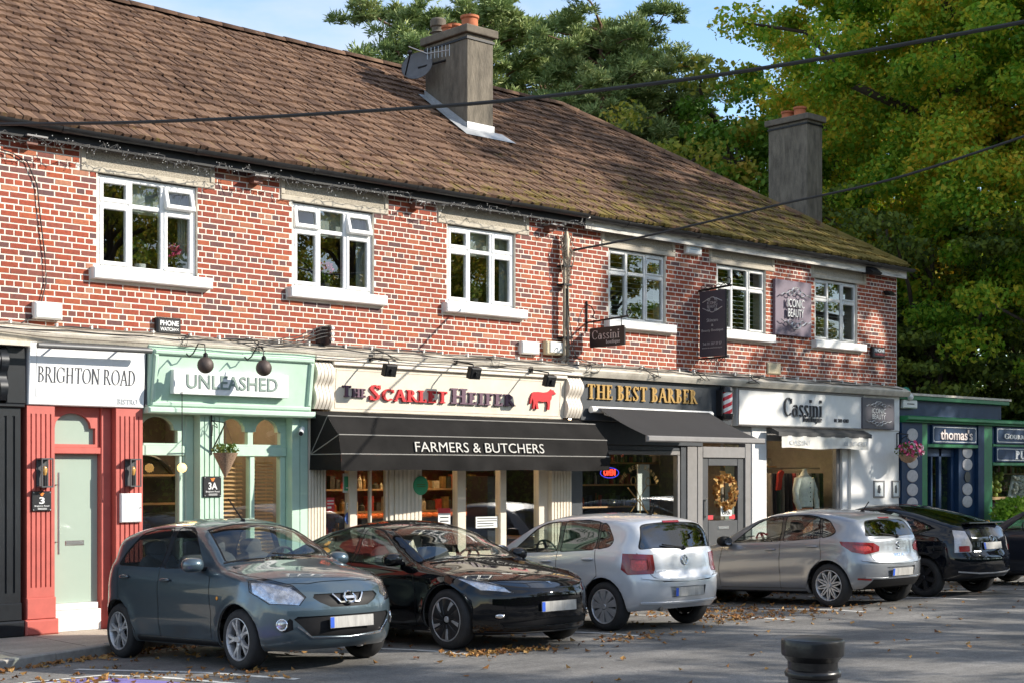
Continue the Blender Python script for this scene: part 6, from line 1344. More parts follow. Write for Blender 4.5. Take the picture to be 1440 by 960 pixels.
k = MB(); k.bbox(20.72,21.02,-.062,-.05,.94,1.0); k.build('letter_plate', M_steel, d); k = MB(); k.tube([(20.36,-.09,1.15),(20.36,-.09,1.5)], .014, 8); k.tube([(20.36,-.09,1.18),(20.36,-.05,1.18)], .01, 6); k.tube([(20.36,-.09,1.47),(20.36,-.05,1.47)], .01, 6); k.build('handle', M_steel, d)
# wreath, sign on the door
c = Vector((20.9, -.035, 1.62)); t = thing('autumn_wreath', 'wreath of dried golden and red leaves on the barber door', 'wreath', (c.x, c.y, c.z-.3)); k = MB(); rr = random.Random(3)
for i in range(90): a = rr.random()*2*pi; leafy(k, (c.x+.24*cos(a), c.y-.03, c.z+.26*sin(a)), .09, 3, .12, (1,.5,1), rr)
k.build('leaves', leaf_mat('dried_leaves', [(.16,.02,.01),(.45,.22,.06),(.6,.42,.16),(.28,.05,.02)], .15, 7), t, fixn=False)
a, b = 20.78, 21.08; t = thing('open_sign', 'small white OPEN sign hanging on the barber door', 'sign', ((a+b)/2, -.06, 1.18)); k = MB(); k.box(a, b, -.066, -.058, 1.18, 1.36); k.build('card', M_pw, t); sans_mesh('OPEN', a+.04, b-.04, 1.2, 1.27, -.070, .003, .02).build('print', M_char, t)
for x0, nm in ((20.47,'red sticker low at the left of the barber door'),(21.08,'red sticker low at the right of the barber door')): k = MB(); k.box(x0, x0+.16, -.012, -.008, 1.12, 1.2); k.build('sticker', M_pr, label=nm, cat='sticker')
# neon, window gilding
p = F(872,664,.12); t = thing('neon_sign', 'red OPEN neon with blue surround in the barber window', 'neon sign', (p.x, .12, p.z-.1)); sans_mesh('OPEN', FX(849,.12), FX(865,.12), FZ(849,668,.12), FZ(849,659,.12), .11, .02, .02).build('letters', mat('neon_red', (.8,.05,.03), .4, emit=(1,.06,.03), es=1.2, var=0), t)
k = MB(); c = ((FX(847,.12)+FX(868,.12))/2, FZ(857,664,.12)); k.tube([(c[0]+.22*cos(a), .125, c[1]+.085*sin(a)) for a in [2*pi*i/24 for i in range(25)]], .007, 5); k.build('surround', mat('neon_blue', (.05,.05,.6), .4, emit=(.08,.08,1), es=.6, var=0), t)
c = F(899,690,-.003); t = thing('window_gilding', 'gold crossed razor and scissors lettering on the barber window', 'decal', (c.x, -.003, c.z-.5)); k = MB(); y = -.004
k.tube([(c.x-.28,y,c.z+.06),(c.x+.22,y,c.z-.38)], .012, 4); k.tube([(c.x+.20,y,c.z+.10),(c.x-.20,y,c.z-.34)], .008, 4); k.tube([(c.x-.12,y,c.z+.12),(c.x+.16,y,c.z-.34)], .008, 4); k.tube([(c.x+.02,y,c.z-.1),(c.x+.02,y,c.z-.42)], .016, 4)
for dx, dz in ((.22,.16),(-.15,.18)): k.tube([(c.x+dx+.06*cos(a), y, c.z+dz+.07*sin(a)) for a in [2*pi*i/14 for i in range(15)]], .007, 4)
k.build('crossed_tools', M_gold, t)
for s, a0, a1, R in (('THE BEST BARBER', 150, 30, .52), ('FOXROCK', 215, 325, .50)):
    nch = len(s)
    for i, ch in enumerate(s):
        if ch == ' ': continue
        a = radians(a0+(a1-a0)*i/(nch-1)); g = sans_mesh(ch, -.026, .026, -.036, .036, 0, .002); rot = a-pi/2 if a1 < a0 else a+pi/2
        q = MB(); q.merge(g, Matrix.Translation((c.x+R*cos(a), y, c.z-.1+R*sin(a))) @ Matrix.Rotation(-rot, 4, 'Y')); q.build('letter', M_gold, t)
t = thing('barber_chair', 'black padded barber chair inside the barber window', 'chair', (18.2, 1.2, 0)); k = MB(); k.box(17.9,18.5,.95,1.5,.55,.7); k.build('seat', M_signblk, t, bevel=.05); k = MB(); k.box(17.9,18.5,1.45,1.6,.72,1.35); k.build('backrest', M_signblk, t, bevel=.05); k = MB(); k.lathe([(.3,.0),(.28,.05),(.06,.08),(.06,.55)], (18.2,1.2,0), 16); k.build('pedestal', M_steel, t)
t = thing('wall_poster', 'yellow poster high on the barber back wall', 'poster', (19.1,1.57,2.2)); k = MB(); k.box(18.9,19.4,1.57,1.59,2.2,2.6); k.build('sheet', mat('poster_yellow', (.4,.28,.03), .6), t)
t = thing('framed_card', 'white framed price list inside the right of the barber window', 'poster', (19.3,.4,1.3)); k = MB(); k.box(19.1,19.4,.4,.42,1.30,2.1); k.build('sheet', M_pw, t)
# retractable awning
aw2 = thing('retractable_awning', 'grey retractable awning half out over the barber window', 'awning', (18.9, -.5, 2.6)); L0 = F(828,575,-.26); zc = L0.z; X0, X1 = 17.24, 20.25
yo = next(-.26-.02*i for i in range(120) if (720+FPX*(X0*CY-(-.26-.02*i+CAMD)*SY)/(X0*SY+(-.26-.02*i+CAMD)*CY)) > 905); zo = FZ(905,616,yo); print('awn', yo, zo, zc)
k = MB(); k.tube([(X0,-.29,zc),(X1,-.29,zc)], .055, 12); k.build('cassette', M_wpaint, aw2, smooth=50); M_canvg = mat('grey_canvas', (.019,.018,.020), .85, var=.15, vscale=2, bump=.3, bscale=5)
k = MB(); nx, ny = 20, 8; vs = [(X0+.12+(X1-X0-.24)*i/nx, -.33+(yo+.33)*j/ny, zc+.03+(zo-zc)*j/ny-.03*sin(pi*j/ny)) for i in range(nx+1) for j in range(ny+1)]; k.add(vs, [(i*(ny+1)+j, i*(ny+1)+j+1, (i+1)*(ny+1)+j+1, (i+1)*(ny+1)+j) for i in range(nx) for j in range(ny)]); k.build('canvas', M_canvg, aw2, smooth=True, fixn=False)
k = MB(); k.bbox(X0+.05, X1-.02, yo-.04, yo+.02, zo-.045, zo+.05, .02); k.build('front_bar', M_grey, aw2)
for xx, sg in ((X0+.3, 1), (X1-.3, -1)): k = MB(); mid = (xx+sg*.5, (yo-.3)/2, (zo+zc)/2-.06); k.tube([(xx,-.3,zc-.06), mid], .02, 8); k.tube([mid, (xx+sg*.05, yo+.03, zo-.01)], .02, 8); k.build('folding_arm', M_wpaint, aw2)
# barber pole
p = F(1022,566,-.33); t = thing('barber_pole', 'red and white striped barber pole with black caps', 'barber pole', (p.x, -.3, p.z-.25)); h = .21
def pole_mat():
    m = bpy.data.materials.new('barber_stripe'); m.use_nodes = True; N, L = _n(m); b = N['Principled BSDF']; b.inputs['Roughness'].default_value = .25
    tcn = N.new('ShaderNodeTexCoord'); s = N.new('ShaderNodeSeparateXYZ'); L.new(tcn.outputs['Object'], s.inputs[0]); a = N.new('ShaderNodeMath'); a.operation = 'ARCTAN2'; k1 = N.new('ShaderNodeMath'); k1.operation = 'ADD'; k1.inputs[1].default_value = .03
    L.new(s.outputs[1], k1.inputs[0]); L.new(k1.outputs[0], a.inputs[0]); L.new(s.outputs[0], a.inputs[1]); q = N.new('ShaderNodeMath'); q.operation = 'MULTIPLY_ADD'; q.inputs[1].default_value = 46; L.new(s.outputs[2], q.inputs[0]); f = N.new('ShaderNodeMath'); f.operation = 'MULTIPLY'; f.inputs[1].default_value = -2; L.new(a.outputs[0], f.inputs[0]); L.new(f.outputs[0], q.inputs[2])
    si = N.new('ShaderNodeMath'); si.operation = 'SINE'; L.new(q.outputs[0], si.inputs[0]); g = N.new('ShaderNodeMath'); g.operation = 'GREATER_THAN'; g.inputs[1].default_value = 0; L.new(si.outputs[0], g.inputs[0]); x = N.new('ShaderNodeMix'); x.data_type = 'RGBA'; x.inputs[6].default_value = (.75,.74,.72,1); x.inputs[7].default_value = (.55,.02,.04,1); L.new(g.outputs[0], x.inputs[0]); L.new(x.outputs[2], b.inputs['Base Color']); return m
k = MB(); k.lathe([(.10,p.z-h),(.10,p.z+h)], (p.x,-.33,0), 20); k.build('striped_cylinder', pole_mat(), t, smooth=40)
k = MB(); k.lathe([(.03,p.z+h+.09),(.10,p.z+h+.07),(.125,p.z+h+.01),(.125,p.z+h-.02)], (p.x,-.33,0), 20); k.build('top_cap', M_signblk, t, smooth=40); k = MB(); k.lathe([(.125,p.z-h+.02),(.125,p.z-h-.02),(.10,p.z-h-.08),(.02,p.z-h-.10)], (p.x,-.33,0), 20); k.build('bottom_cap', M_signblk, t, smooth=40); k = MB(); k.box(p.x-.16,p.x-.13,-.35,-.22,p.z-h-.02,p.z+h+.02); k.build('wall_bracket', M_signblk, t)

# --- 5 the boutique
S5 = thing('shopfront', 'white boutique shopfront with display window and rendered end wall', 'shopfront', (23.6, -.1, 0))
fz0, fz1 = 2.80, 3.50; k = MB(); k.bbox(21.05, 24.95, -.22, 0, fz0, fz1, .01); f5 = k.build('fascia', M_offw, S5); bars(f5, 'frame', M_grey, [(21.06,24.94,3.45,3.49),(21.06,24.94,2.81,2.835),(21.06,21.09,2.836,3.449),(24.91,24.94,2.836,3.449)], -.24, -.221)
k = MB(); k.bbox(20.94, 26.28, -.30, 0, 3.503, 3.60, .012); k.build('capping', M_wpaint, S5); yl = -.226
serif('Cassini', FX(1102,yl), FX(1155,yl), FZ(1102,584,yl), FZ(1102,558,yl), yl-.03, .05, .10, .04, gap=.09).build('lettering', M_char, f5); serif('boutique', FX(1129,yl), FX(1155,yl), FZ(1129,592,yl), FZ(1129,584,yl), yl-.02, .03, .14, .06).build('lettering', M_char, f5); sans_mesh('01 289 4383', FX(1173,yl), FX(1193,yl), FZ(1173,593,yl), FZ(1173,588,yl), yl-.01, .02).build('phone_number', M_char, f5)
bars(S5, 'pilaster', M_wpaint, [(21.622,22.05,0,2.797),(24.42,24.62,0,2.797)], -.10, .06); bars(S5, 'window_frame', M_grey, [(22.052,22.12,0,2.797),(24.30,24.418,0,2.797),(22.12,24.30,2.55,2.797),(22.12,24.30,0,.5)], -.05, .05); pane(S5, 22.12, 24.30, 0, .5, 2.55)
k = MB(); k.box(24.622, 26.28, -.16, .1, 0, 2.80); k.bbox(24.96, 26.28, -.18, 0, 2.802, 3.50); k.build('rendered_wall', M_wpaint, S5)
k = MB(); k.box(22.13,22.75,.95,.96,.5,2.5); k.build('curtain', mat('pale_curtain', (.45,.50,.46), .8), S5)
t = thing('iconic_sign', 'dark square ICONIC BEAUTY sign with scrolls at the white corner', 'sign', (25.5, -.3, 2.85)); y = -.19; xa, xb = FX(1213,-.25), FX(1258,-.25); za, zb = FZ(1213,602,-.25), FZ(1213,558,-.25); k = MB(); k.bbox(xa, xb, -.25, -.185, za, zb, .008); k.build('panel', M_iconic, t)
def iconic(t, x0, x1, z0, z1, y, m, d=.006):
    w, h = x1-x0, z1-z0; cx = (x0+x1)/2
    sans_mesh('ICONIC', cx-w*.28, cx+w*.28, z0+h*.51, z0+h*.68, y-d, d).build('lettering', m, t); sans_mesh('BEAUTY', cx-w*.26, cx+w*.26, z0+h*.31, z0+h*.48, y-d, d).build('lettering', m, t)
    for sg, zc in ((1, z0+h*.74), (-1, z0+h*.25)):
        k = MB(); r = max(.006, w*.012)
        for sx in (-1, 1):
            k.tube([(cx+sx*w*q, y-d, zc+sg*h*e) for q, e in ((.5,.0),(.4,.05),(.33,.03),(.26,.08),(.16,.10),(.1,.17),(0,.18))], r, 4); k.tube([(cx+sx*w*(.2+.07*cos(a)), y-d, zc+sg*h*(.05+.05*sin(a))) for a in [2*pi*i/10 for i in range(11)]], r, 4)
            k.tube([(cx+sx*w*(.08+.06*cos(a)), y-d, zc+sg*h*(.10+.05*sin(a))) for a in [2*pi*i/10 for i in range(11)]], r, 4)
        k.build('scroll', m, t)
iconic(t, xa+.12, xb-.12, za+.02, zb-.02, -.251, M_silver)
k = MB(); k.lathe([(0,0)], (0,0,0), 3) if False else None
aw3 = thing('boutique_awning', 'short white valance awning over the boutique window', 'awning', (23.1, -.4, 2.6)); x0, x1 = 22.0, 24.95; k = MB(); k.prism([(-.23,2.70),(-.23,2.79),(-.42,2.70),(-.42,2.63)], x0, x1, 'x'); k.build('hood', mat('grey_hood', (.035,.034,.034), .6, var=.1), aw3); k = MB(); n = 50; vs = []
for i in range(n+1): x = x0+.1+(x1-x0-.2)*i/n; vs += [(x,-.415+.008*sin(x*14),2.64),(x,-.42+.014*sin(x*14),2.41+.012*sin(x*4))]
k.add(vs, [(2*i, 2*i+1, 2*i+3, 2*i+2) for i in range(n)]); k.build('valance', mat('white_valance', (.62,.60,.55), .85, var=.12, dirt=.3, dirtcol=(.4,.37,.3)), aw3, smooth=True, fixn=False); sans_mesh('CASSINI', x0+.3, x0+.9, 2.47, 2.56, -.442, .004).build('lettering', M_letgrey, aw3); sans_mesh('01 289 4383', x1-.95, x1-.2, 2.47, 2.56, -.442, .004).build('lettering', M_letgrey, aw3)
# mannequin in the window
p = Vector((FX(1131,.4), .40, 0)); t = thing('mannequin', 'headless mannequin in cream cardigan and tan trousers in the boutique window', 'mannequin', (p.x, p.y, .5)); bz = 1.05
def lath2(mb, prof, c, n=16):
    vs = []; fs = []; kk = len(prof)
    for (rx, ry, z, dx) in prof:
        for j in range(n): a = 2*pi*j/n; vs.append((c.x+dx+rx*cos(a), c.y+ry*sin(a), z))
    for i in range(kk-1):
        for j in range(n): fs.append((i*n+j, i*n+(j+1) % n, (i+1)*n+(j+1) % n, (i+1)*n+j))
    mb.add(vs, fs)
k = MB(); lath2(k, [(.21,.15,1.30,0),(.20,.14,1.42,0),(.22,.15,1.58,0),(.25,.15,1.75,0),(.21,.11,1.86,0),(.09,.08,1.92,0),(.055,.055,1.98,0),(.05,.05,2.03,0),(.0,.0,2.04,0)], p); 
for sx in (-1, 1): k.tube([p+Vector((sx*.20,0,1.84)), p+Vector((sx*.30,-.02,1.62)), p+Vector((sx*.33,-.05,1.42)), p+Vector((sx*.28,-.10,1.25))], .075, 10, True, .05)
k.build('cardigan', mat('cream_knit', (.68,.68,.60), .9, var=.15, vscale=20, bump=.5, bscale=60), t, smooth=70)
k = MB(); lath2(k, [(.20,.14,1.28,0),(.21,.15,1.16,0),(.22,.15,1.05,0)], p)
for sx in (-1, 1): lath2(k, [(.115,.12,1.06,sx*.10),(.10,.10,.8,sx*.105),(.085,.085,.55,sx*.11)], p)
k.build('trousers', mat('tan_trousers', (.42,.15,.05), .85, var=.12), t, smooth=70); k = MB()
for i in range(5): k.sphere(p+Vector((0,-.15,1.4+.09*i)), .012, 8, 6)
k.build('buttons', M_char, t); k = MB(); k.lathe([(.2,.5),(.2,.52),(0,.52)], (p.x,p.y,0), 16); k.tube([(p.x,p.y,.5),(p.x,p.y,1.1)], .015, 6); k.build('stand', M_steel, t)
t = thing('handbag', 'pale handbag on a white display shelf in the boutique window', 'handbag', (23.95, .4, 1.2)); k = MB(); k.prism([(23.75,1.2),(24.10,1.2),(24.05,1.42),(23.80,1.42)], .35, .47); k.build('bag_body', mat('bag_grey', (.55,.60,.58), .5), t, bevel=.02); k = MB(); k.tube([(23.82,.41,1.42),(23.85,.41,1.54),(24.0,.41,1.54),(24.03,.41,1.42)], .012, 6); k.build('bag_handle', M_char, t)
t = thing('display_shelf', 'white display shelf under the handbag', 'shelf', (23.95,.4,.5)); k = MB(); k.box(23.55,24.28,.25,.6,1.16,1.2); k.box(23.55,23.59,.25,.6,.5,1.158); k.box(24.24,24.28,.25,.6,.5,1.158); k.build('board', M_wpaint, t)
t = thing('lamp_stand', 'patterned column with white figurine at the left of the boutique window', 'plinth', (22.3,.3,.5)); k = MB(); k.lathe([(.14,.5),(.14,1.38),(.16,1.4),(.16,1.43),(0,1.43)], (22.32,.3,0), 16); k.build('column', mat('patterned_gold', (.25,.22,.11), .6, var=.6, vscale=20), t); k = MB(); k.lathe([(.06,1.43),(.08,1.5),(.03,1.6),(.045,1.66),(0,1.72)], (22.32,.3,0), 12); k.build('figurine', M_white2, t, smooth=True)
t = thing('scarf_top', 'red top hanging at the back of the boutique window', 'clothes', (23.9,1.0,1.5)); k = MB(); k.prism([(23.8,1.6),(23.95,1.62),(23.98,1.85),(24.05,1.98),(23.95,2.02),(23.85,1.95)], 1.0, 1.06); k.build('top', mat('red_knit', (.40,.03,.02), .9), t, bevel=.02)
for u0, u1, nm in ((1228,1243,'framed print on the white end wall nearer the boutique window'),(1254,1264.5,'framed print at the right end of the white wall')):
    a, b = F(u0,675,-.165), F(u1,675,-.165); z0 = FZ(u0,699,-.165); t = thing('framed_print', nm, 'picture', ((a.x+b.x)/2,-.17,z0), 'framed prints on the white end wall'); bars(t, 'frame', M_grey, [(a.x,b.x,a.z-.03,a.z),(a.x,b.x,z0,z0+.03),(a.x,a.x+.03,z0+.031,a.z-.031),(b.x-.03,b.x,z0+.031,a.z-.031)], -.19, -.162); k = MB(); k.box(a.x+.03,b.x-.03,-.175,-.163,z0+.03,a.z-.03); k.build('print', M_pw, t); k = MB(); k.prism([(a.x+(b.x-a.x)*q, z0+(a.z-z0)*e) for q, e in ((.35,.3),(.6,.25),(.65,.5),(.55,.75),(.4,.7))], -.18, -.174); k.build('figure', M_char, t)

# --- 6 the blue and green delicatessen
S6 = thing('delicatessen', 'single-storey navy and green delicatessen beyond the brick corner', 'building', (29, 0, 0))
XA, XZ = 26.33, 36.0; k = MB(); k.box(XA, 30.55, -.02, 6, 3.05, 3.55); k.build('parapet', M_blue, S6); k = MB(); k.box(XA-.02, 30.75, -.16, 6.05, 3.552, 3.60); k.build('parapet_flashing', M_stone, S6); k = MB(); k.bbox(XA, 30.7, -.14, -.02, 3.46, 3.551); k.build('parapet_trim', M_green, S6)
k = MB(); k.bbox(XA-.02, XZ, -.36, .05, 3.03, 3.12, .02); k.bbox(XA-.01, XZ, -.30, .05, 2.99, 3.028, .02); k.build('cornice', M_green, S6)
k = MB(); k.box(XA, 27.08, -.20, .05, 0, 2.988); k.box(29.28, 29.52, -.20, .05, 0, 2.988); k.box(27.3, 29.28, -.16, .05, 2.48, 2.988); k.box(29.9, XZ, -.18, .05, 2.12, 2.988); k.box(30.0, XZ, -.16, .05, 0, 1.0); k.box(28.62, 29.27, -.12, .3, 0, 2.48); k.build('wall', M_blue, S6)
bars(S6, 'green_post', M_green, [(27.085,27.295,0,2.986),(29.53,29.88,0,2.986)], -.19, .05); bars(S6, 'green_rail', M_green, [(27.3,29.275,2.49,2.56),(29.9,XZ,2.535,2.595),(29.9,XZ,2.12,2.19)], -.20, -.161); k = MB(); k.box(XA+.05, XZ, 3.6, 3.7, 0, 2.9); k.build('back_wall', M_room, S6); k = MB(); k.box(XA, XZ, .05, 6, 2.95, 3.02); k.build('flat_roof', M_black, S6)
pane(S6, 29.9, XZ, -.02, 1.0, 2.12); d = bars(S6, 'door', M_blue, [(27.30,27.46,0,2.47),(28.0,28.1,0,2.47),(28.5,28.61,0,2.47),(27.46,28.0,1.0,1.06),(27.46,28.5,2.3,2.47),(27.70,27.76,1.06,2.3)], -.02, .06); pane(d, 27.3, 28.6, .02, .3, 2.47); k = MB(); k.box(27.3, 28.6, 1.2, 1.25, .2, 2.5); k.build('shelving', mat('deli_shelves', (.16,.09,.06), .8, var=.8, vscale=14), S6)
def deli_sign(x0, x1, z0, z1, y, txt, fx, lab, m, fn):
    t = thing('shop_sign', lab, 'sign', ((x0+x1)/2, y, z0)); k = MB(); k.bbox(x0, x1, y-.04, y, z0, z1, .006); k.build('board', M_blue, t); k = MB(); yy = y-.044; g = .035
    for r in ((x0+g+.04,x1-g-.04,z1-g-.012,z1-g),(x0+g+.04,x1-g-.04,z0+g,z0+g+.012),(x0+g,x0+g+.012,z0+g+.04,z1-g-.04),(x1-g-.012,x1-g,z0+g+.04,z1-g-.04)): k.box(r[0], r[1], yy, yy+.006, r[2], r[3])
    for cx in (x0+g+.02, x1-g-.02):
        for cz in (z0+g+.02, z1-g-.02): k.lathe([(.022,yy),(.022,yy+.006)], (cx,0,cz), 8, 'y')
    k.build('border', M_white2, t); w, h = x1-x0, z1-z0
    fn(txt, x0+w*fx[0], x0+w*fx[1], z0+h*fx[2], z0+h*fx[3], yy-.02, .03).build('lettering', m, t)
M_pinkw = mat('letter_warm_white', (.72,.62,.58), .5, var=.05)
deli_sign(27.45, 29.2, 2.57, 2.96, -.17, "thomas's", (.16,.88,.22,.80), "navy thomas's sign with white border over the delicatessen door", M_pinkw, lambda *a: sans_mesh(*a, offset=.01)); deli_sign(29.98, 32.6, 2.60, 2.97, -.19, 'Gourmet Foods', (.12,.9,.3,.62), 'navy GOURMET FOODS sign above the larger one', M_white2, lambda *a: serif(*a, stem=.18, thin=.08, small=.8))
deli_sign(29.98, 32.6, 2.20, 2.53, -.19, 'PURVEYORS', (.30,1.15,.2,.78), 'navy PURVEYORS sign below GOURMET FOODS', M_white2, lambda *a: serif(*a, stem=.18, thin=.07))
M_disc = mat('printed_disc', (.46,.43,.43), .5, var=.2, vscale=12)
def disc(x, z, y, lab, i): k = MB(); k.lathe([(.128,y),(.128,y-.012),(.118,y-.016),(0,y-.016)], (x,0,z), 24, 'y'); k.v = [(x+(a-x)*1.55, b, c) for a, b, c in k.v]; k.build('round_plaque', M_disc, label=lab, cat='plaque', group='round plaques on the navy delicatessen wall')
for i in range(6): disc(26.70, 2.74-.283*i, -.201, ['topmost','second','third','fourth','fifth','lowest'][i]+' pale round plaque on the navy wall beside the white corner', i)
for i in range(5):
    if i == 2: continue
    disc(28.95, 2.40-.265*i, -.121, ['topmost','second','third','fourth','lowest'][i]+' pale round plaque on the navy wall right of the door', i)
k = MB(); k.lathe([(.115,-.121),(.115,-.135),(0,-.135)], (28.95,0,1.87), 20, 'y'); k.build('oval_plaque', M_signblk, label='small black round plaque between the pale round plaques', cat='plaque')
# goods on the sill: fruit crates, foliage
M_fruit = mat('green_apples', (.30,.34,.05), .5, var=.3, vscale=3); rr = random.Random(5)
t = thing('fruit_crate', 'crate of green apples in the delicatessen window', 'fruit crate', (30.5,.3,1.4)); k = MB(); k.box(30.05,31.0,.1,.55,1.36,1.42); k.build('tray', M_slat, t); k = MB()
for i in range(60): k.sphere((30.1+rr.random()*.85, .12+rr.random()*.35, 1.46+rr.random()*.5), .06, 8, 6)
tag(k.build('apples', M_fruit, t, smooth=True), kind='stuff')
t = thing('fruit_crate', 'crate of pale mushrooms in the delicatessen window', 'fruit crate', (31.6,.3,1.4)); k = MB(); k.prism([(31.1,1.40),(32.3,1.40),(32.3,1.9),(31.3,1.9)], .1, .14); k.build('tray', M_wpaint, t); k = MB()
for i in range(60): k.sphere((31.2+rr.random()*1.0, .08-rr.random()*.06, 1.46+rr.random()*.4), .055, 8, 6, (1,.8,.7))
tag(k.build('mushrooms', mat('mushroom', (.5,.47,.40), .7), t, smooth=True), kind='stuff')
t = thing('planter', 'box of bright green leafy herbs outside the delicatessen', 'planter', (29.7,-.8,0)); k = MB(); k.box(29.0,30.9,-1.0,-.45,0,.95); k.build('stand', M_green, t); k = MB(); leafy(k, (29.9,-.72,1.12), 1.0, 1300, .09, (.95,.3,.33), rr); k.build('foliage', leaf_mat('herb_leaves', [(.08,.20,.01),(.20,.36,.03),(.36,.50,.06)], .4, 6), t, fixn=False)
t = thing('flower_tray', 'tray of orange flowers outside the delicatessen door', 'flowers', (28.3,-.8,0)); k = MB(); k.box(27.6,28.9,-1.0,-.5,0,.8); k.build('stand', M_blue, t); k = MB(); leafy(k, (28.3,-.75,.86), .65, 420, .08, (1,.35,.16), rr); k.build('blooms', leaf_mat('orange_blooms', [(.35,.12,.01),(.6,.25,.02),(.3,.18,.03)], .2, 7), t, fixn=False)
p = F(1277,638,-.55); t = thing('flower_basket', 'round hanging basket of pink flowers at the white corner', 'hanging basket', (p.x,-.5,p.z-.2)); k = MB(); k.lathe([(.05,p.z-.17),(.14,p.z-.12),(.19,p.z-.02),(.17,p.z)], (p.x,p.y,0), 16); k.build('wicker_bowl', bpy.data.materials['wicker'], t, smooth=True); k = MB(); leafy(k, (p.x,p.y,p.z+.08), .27, 260, .06, (1,1,.6), rr); k.build('foliage', M_leafg, t, fixn=False); k = MB(); leafy(k, (p.x-.04,p.y-.08,p.z+.10), .28, 90, .085, (1,.8,.6), rr); k.build('pink_blooms', M_flower, t, fixn=False); k = MB(); leafy(k, (p.x+.06,p.y-.1,p.z+.07), .26, 60, .08, (1,.8,.6), rr); k.build('pale_blooms', M_flowerw, t, fixn=False)
k = MB(); q = F(1258,612,-.2); k.tube([(26.2,-.17,q.z+.05),(26.2,-.17,q.z-.28)], .012, 6); k.tube([(26.2,-.17,q.z+.05),(p.x,p.y,q.z+.02)], .012, 6); k.tube([(26.2,-.17,q.z-.25),(p.x*.5+13.1,-.36,q.z-.05),(p.x,p.y,q.z)], .009, 6)
for a in (0, 2.1, 4.2): k.tube([(p.x,p.y,q.z), (p.x+.17*cos(a), p.y+.17*sin(a), p.z)], .003, 4)
k.build('iron_bracket', M_black, t)
# ------------------------------------------------------------ things fixed to the wall
def wallbox(u0, v0, u1, v1, d, m, lab, cat, name, txt=None, rnd=.02, y=-.008):
    a, b = F(u0, v0, y-d*.5), F(u1, v0, y-d*.5); z0 = FZ(u0, v1, y-d*.5); t = thing(name, lab, cat, ((a.x+b.x)/2, y, z0)); k = MB(); k.bbox(a.x, b.x, y-d, y, z0, a.z, rnd); k.build('case', m, t, bevel=.006); w, h = b.x-a.x, a.z-z0
    for (s, x0, x1, q0, q1, mm, off) in txt or []: sans_mesh(s, a.x+w*x0, a.x+w*x1, z0+h*q0, z0+h*q1, y-d-.004, .004, off).build('print', mm, t)
    return t
M_alarm = mat('alarm_white', (.74,.73,.69), .45, var=.04, dirt=.15, dirtcol=(.4,.38,.34)); M_beige = mat('alarm_beige', (.48,.40,.26), .5, var=.06)
wallbox(47,424,86,448,.10,M_alarm,'white alarm box on the brick above the bistro sign','alarm box','alarm_box')
wallbox(219,446,253,469,.08,M_signblk,'black PHONE WATCH alarm box above the mint sign','alarm box','alarm_box',[('PHONE',.12,.88,.5,.82,M_white2,.03),('WATCH<<',.12,.88,.18,.4,M_white2,.02)])
wallbox(732,479,757,497,.09,M_alarm,'white alarm box left of the wall pole','alarm box','alarm_box'); wallbox(766,479,793,498,.09,M_beige,'cream alarm box right beside the wall pole','alarm box','alarm_box'); k = MB(); a = F(774,480,-.11); b = F(792,480,-.11); k.bbox(a.x, b.x, -.115, -.099, FZ(774,495,-.11), a.z, .006); k.build('alarm_cover', M_alarm, label='white front cover of the cream alarm box', cat='cover')
wallbox(964,341,985,357,.09,M_alarm,'pale alarm box under the eaves above the second hanging sign','alarm box','alarm_box',[('=',.2,.8,.4,.62,mat('faint_blue', (.25,.4,.55), .5, var=0),0)]); wallbox(1079,509,1098,525,.03,M_beige,'cream vent cover low on the brick','vent','vent_cover'); wallbox(1226,487,1243,502,.08,M_signblk,'black PHONE box near the right brick corner','alarm box','alarm_box',[('PHONE',.1,.9,.52,.85,M_white2,.03),('WATCH',.1,.9,.2,.42,M_pr,.02)])
wallbox(1268,561,1288,573,.09,M_alarm,'white alarm box on the delicatessen parapet','alarm box','alarm_box',[('-',.25,.75,.45,.58,M_char,0)],y=-.04)
p = F(1273,551,-.12); t = thing('balloon_lamps', 'green and clear round lamps on the delicatessen parapet corner', 'lamp', (p.x,-.1,p.z-.1)); k = MB(); k.sphere(p, .11, 14, 10); k.build('green_globe', mat('green_globe', (.03,.22,.16), .2, var=.1), t, smooth=True); k = MB(); k.sphere((p.x+.13,-.14,p.z-.09), .08, 14, 10); k.build('clear_globe', M_alarm, t, smooth=True); k = MB(); k.tube([(p.x-.07,-.05,p.z-.35),(p.x-.08,-.06,p.z-.05),p], .012, 5); k.build('stem', M_black, t)
# eaves spotlights
for u, v, nm in ((48,196,'small flat lamp under the eaves at the left edge'),(365,251,'small flat lamp under the eaves between the first two windows'),(590,287,'small flat lamp under the eaves between second and third windows'),(778,319,'small flat lamp under the eaves left of the wall pole')):
    p = F(u, v, -.12); t = thing('eaves_lamp', nm, 'lamp', (p.x,-.1,p.z), 'flat lamps under the eaves'); k = MB(); k.box(p.x-.13,p.x+.13,-.22,-.02,p.z+.01,p.z+.03); k.build('plate', M_grey, t); k = MB(); k.box(p.x-.10,p.x+.04,-.14,-.01,p.z-.07,p.z+.01); k.build('body', mat('brown_lamp', (.16,.06,.04), .6) if 'brown_lamp' not in bpy.data.materials else bpy.data.materials['brown_lamp'], t)
for u, v, nm in ((1226,383,'rusty floodlight under the eaves by the right corner'),(1256,413,'small black floodlight on the right brick corner')):
    p = F(u, v, -.2); t = thing('corner_floodlight', nm, 'floodlight', (p.x,-.1,p.z)); s = 1 if u < 1240 else .6; k = MB(); k.prism([(-.02,p.z+.1*s),(-.2*s,p.z+.1*s),(-.34*s,p.z-.02),(-.30*s,p.z-.06*s),(-.08,p.z-.03)], p.x-.16*s, p.x+.16*s, 'x'); k.build('lamp_head', M_black, t)
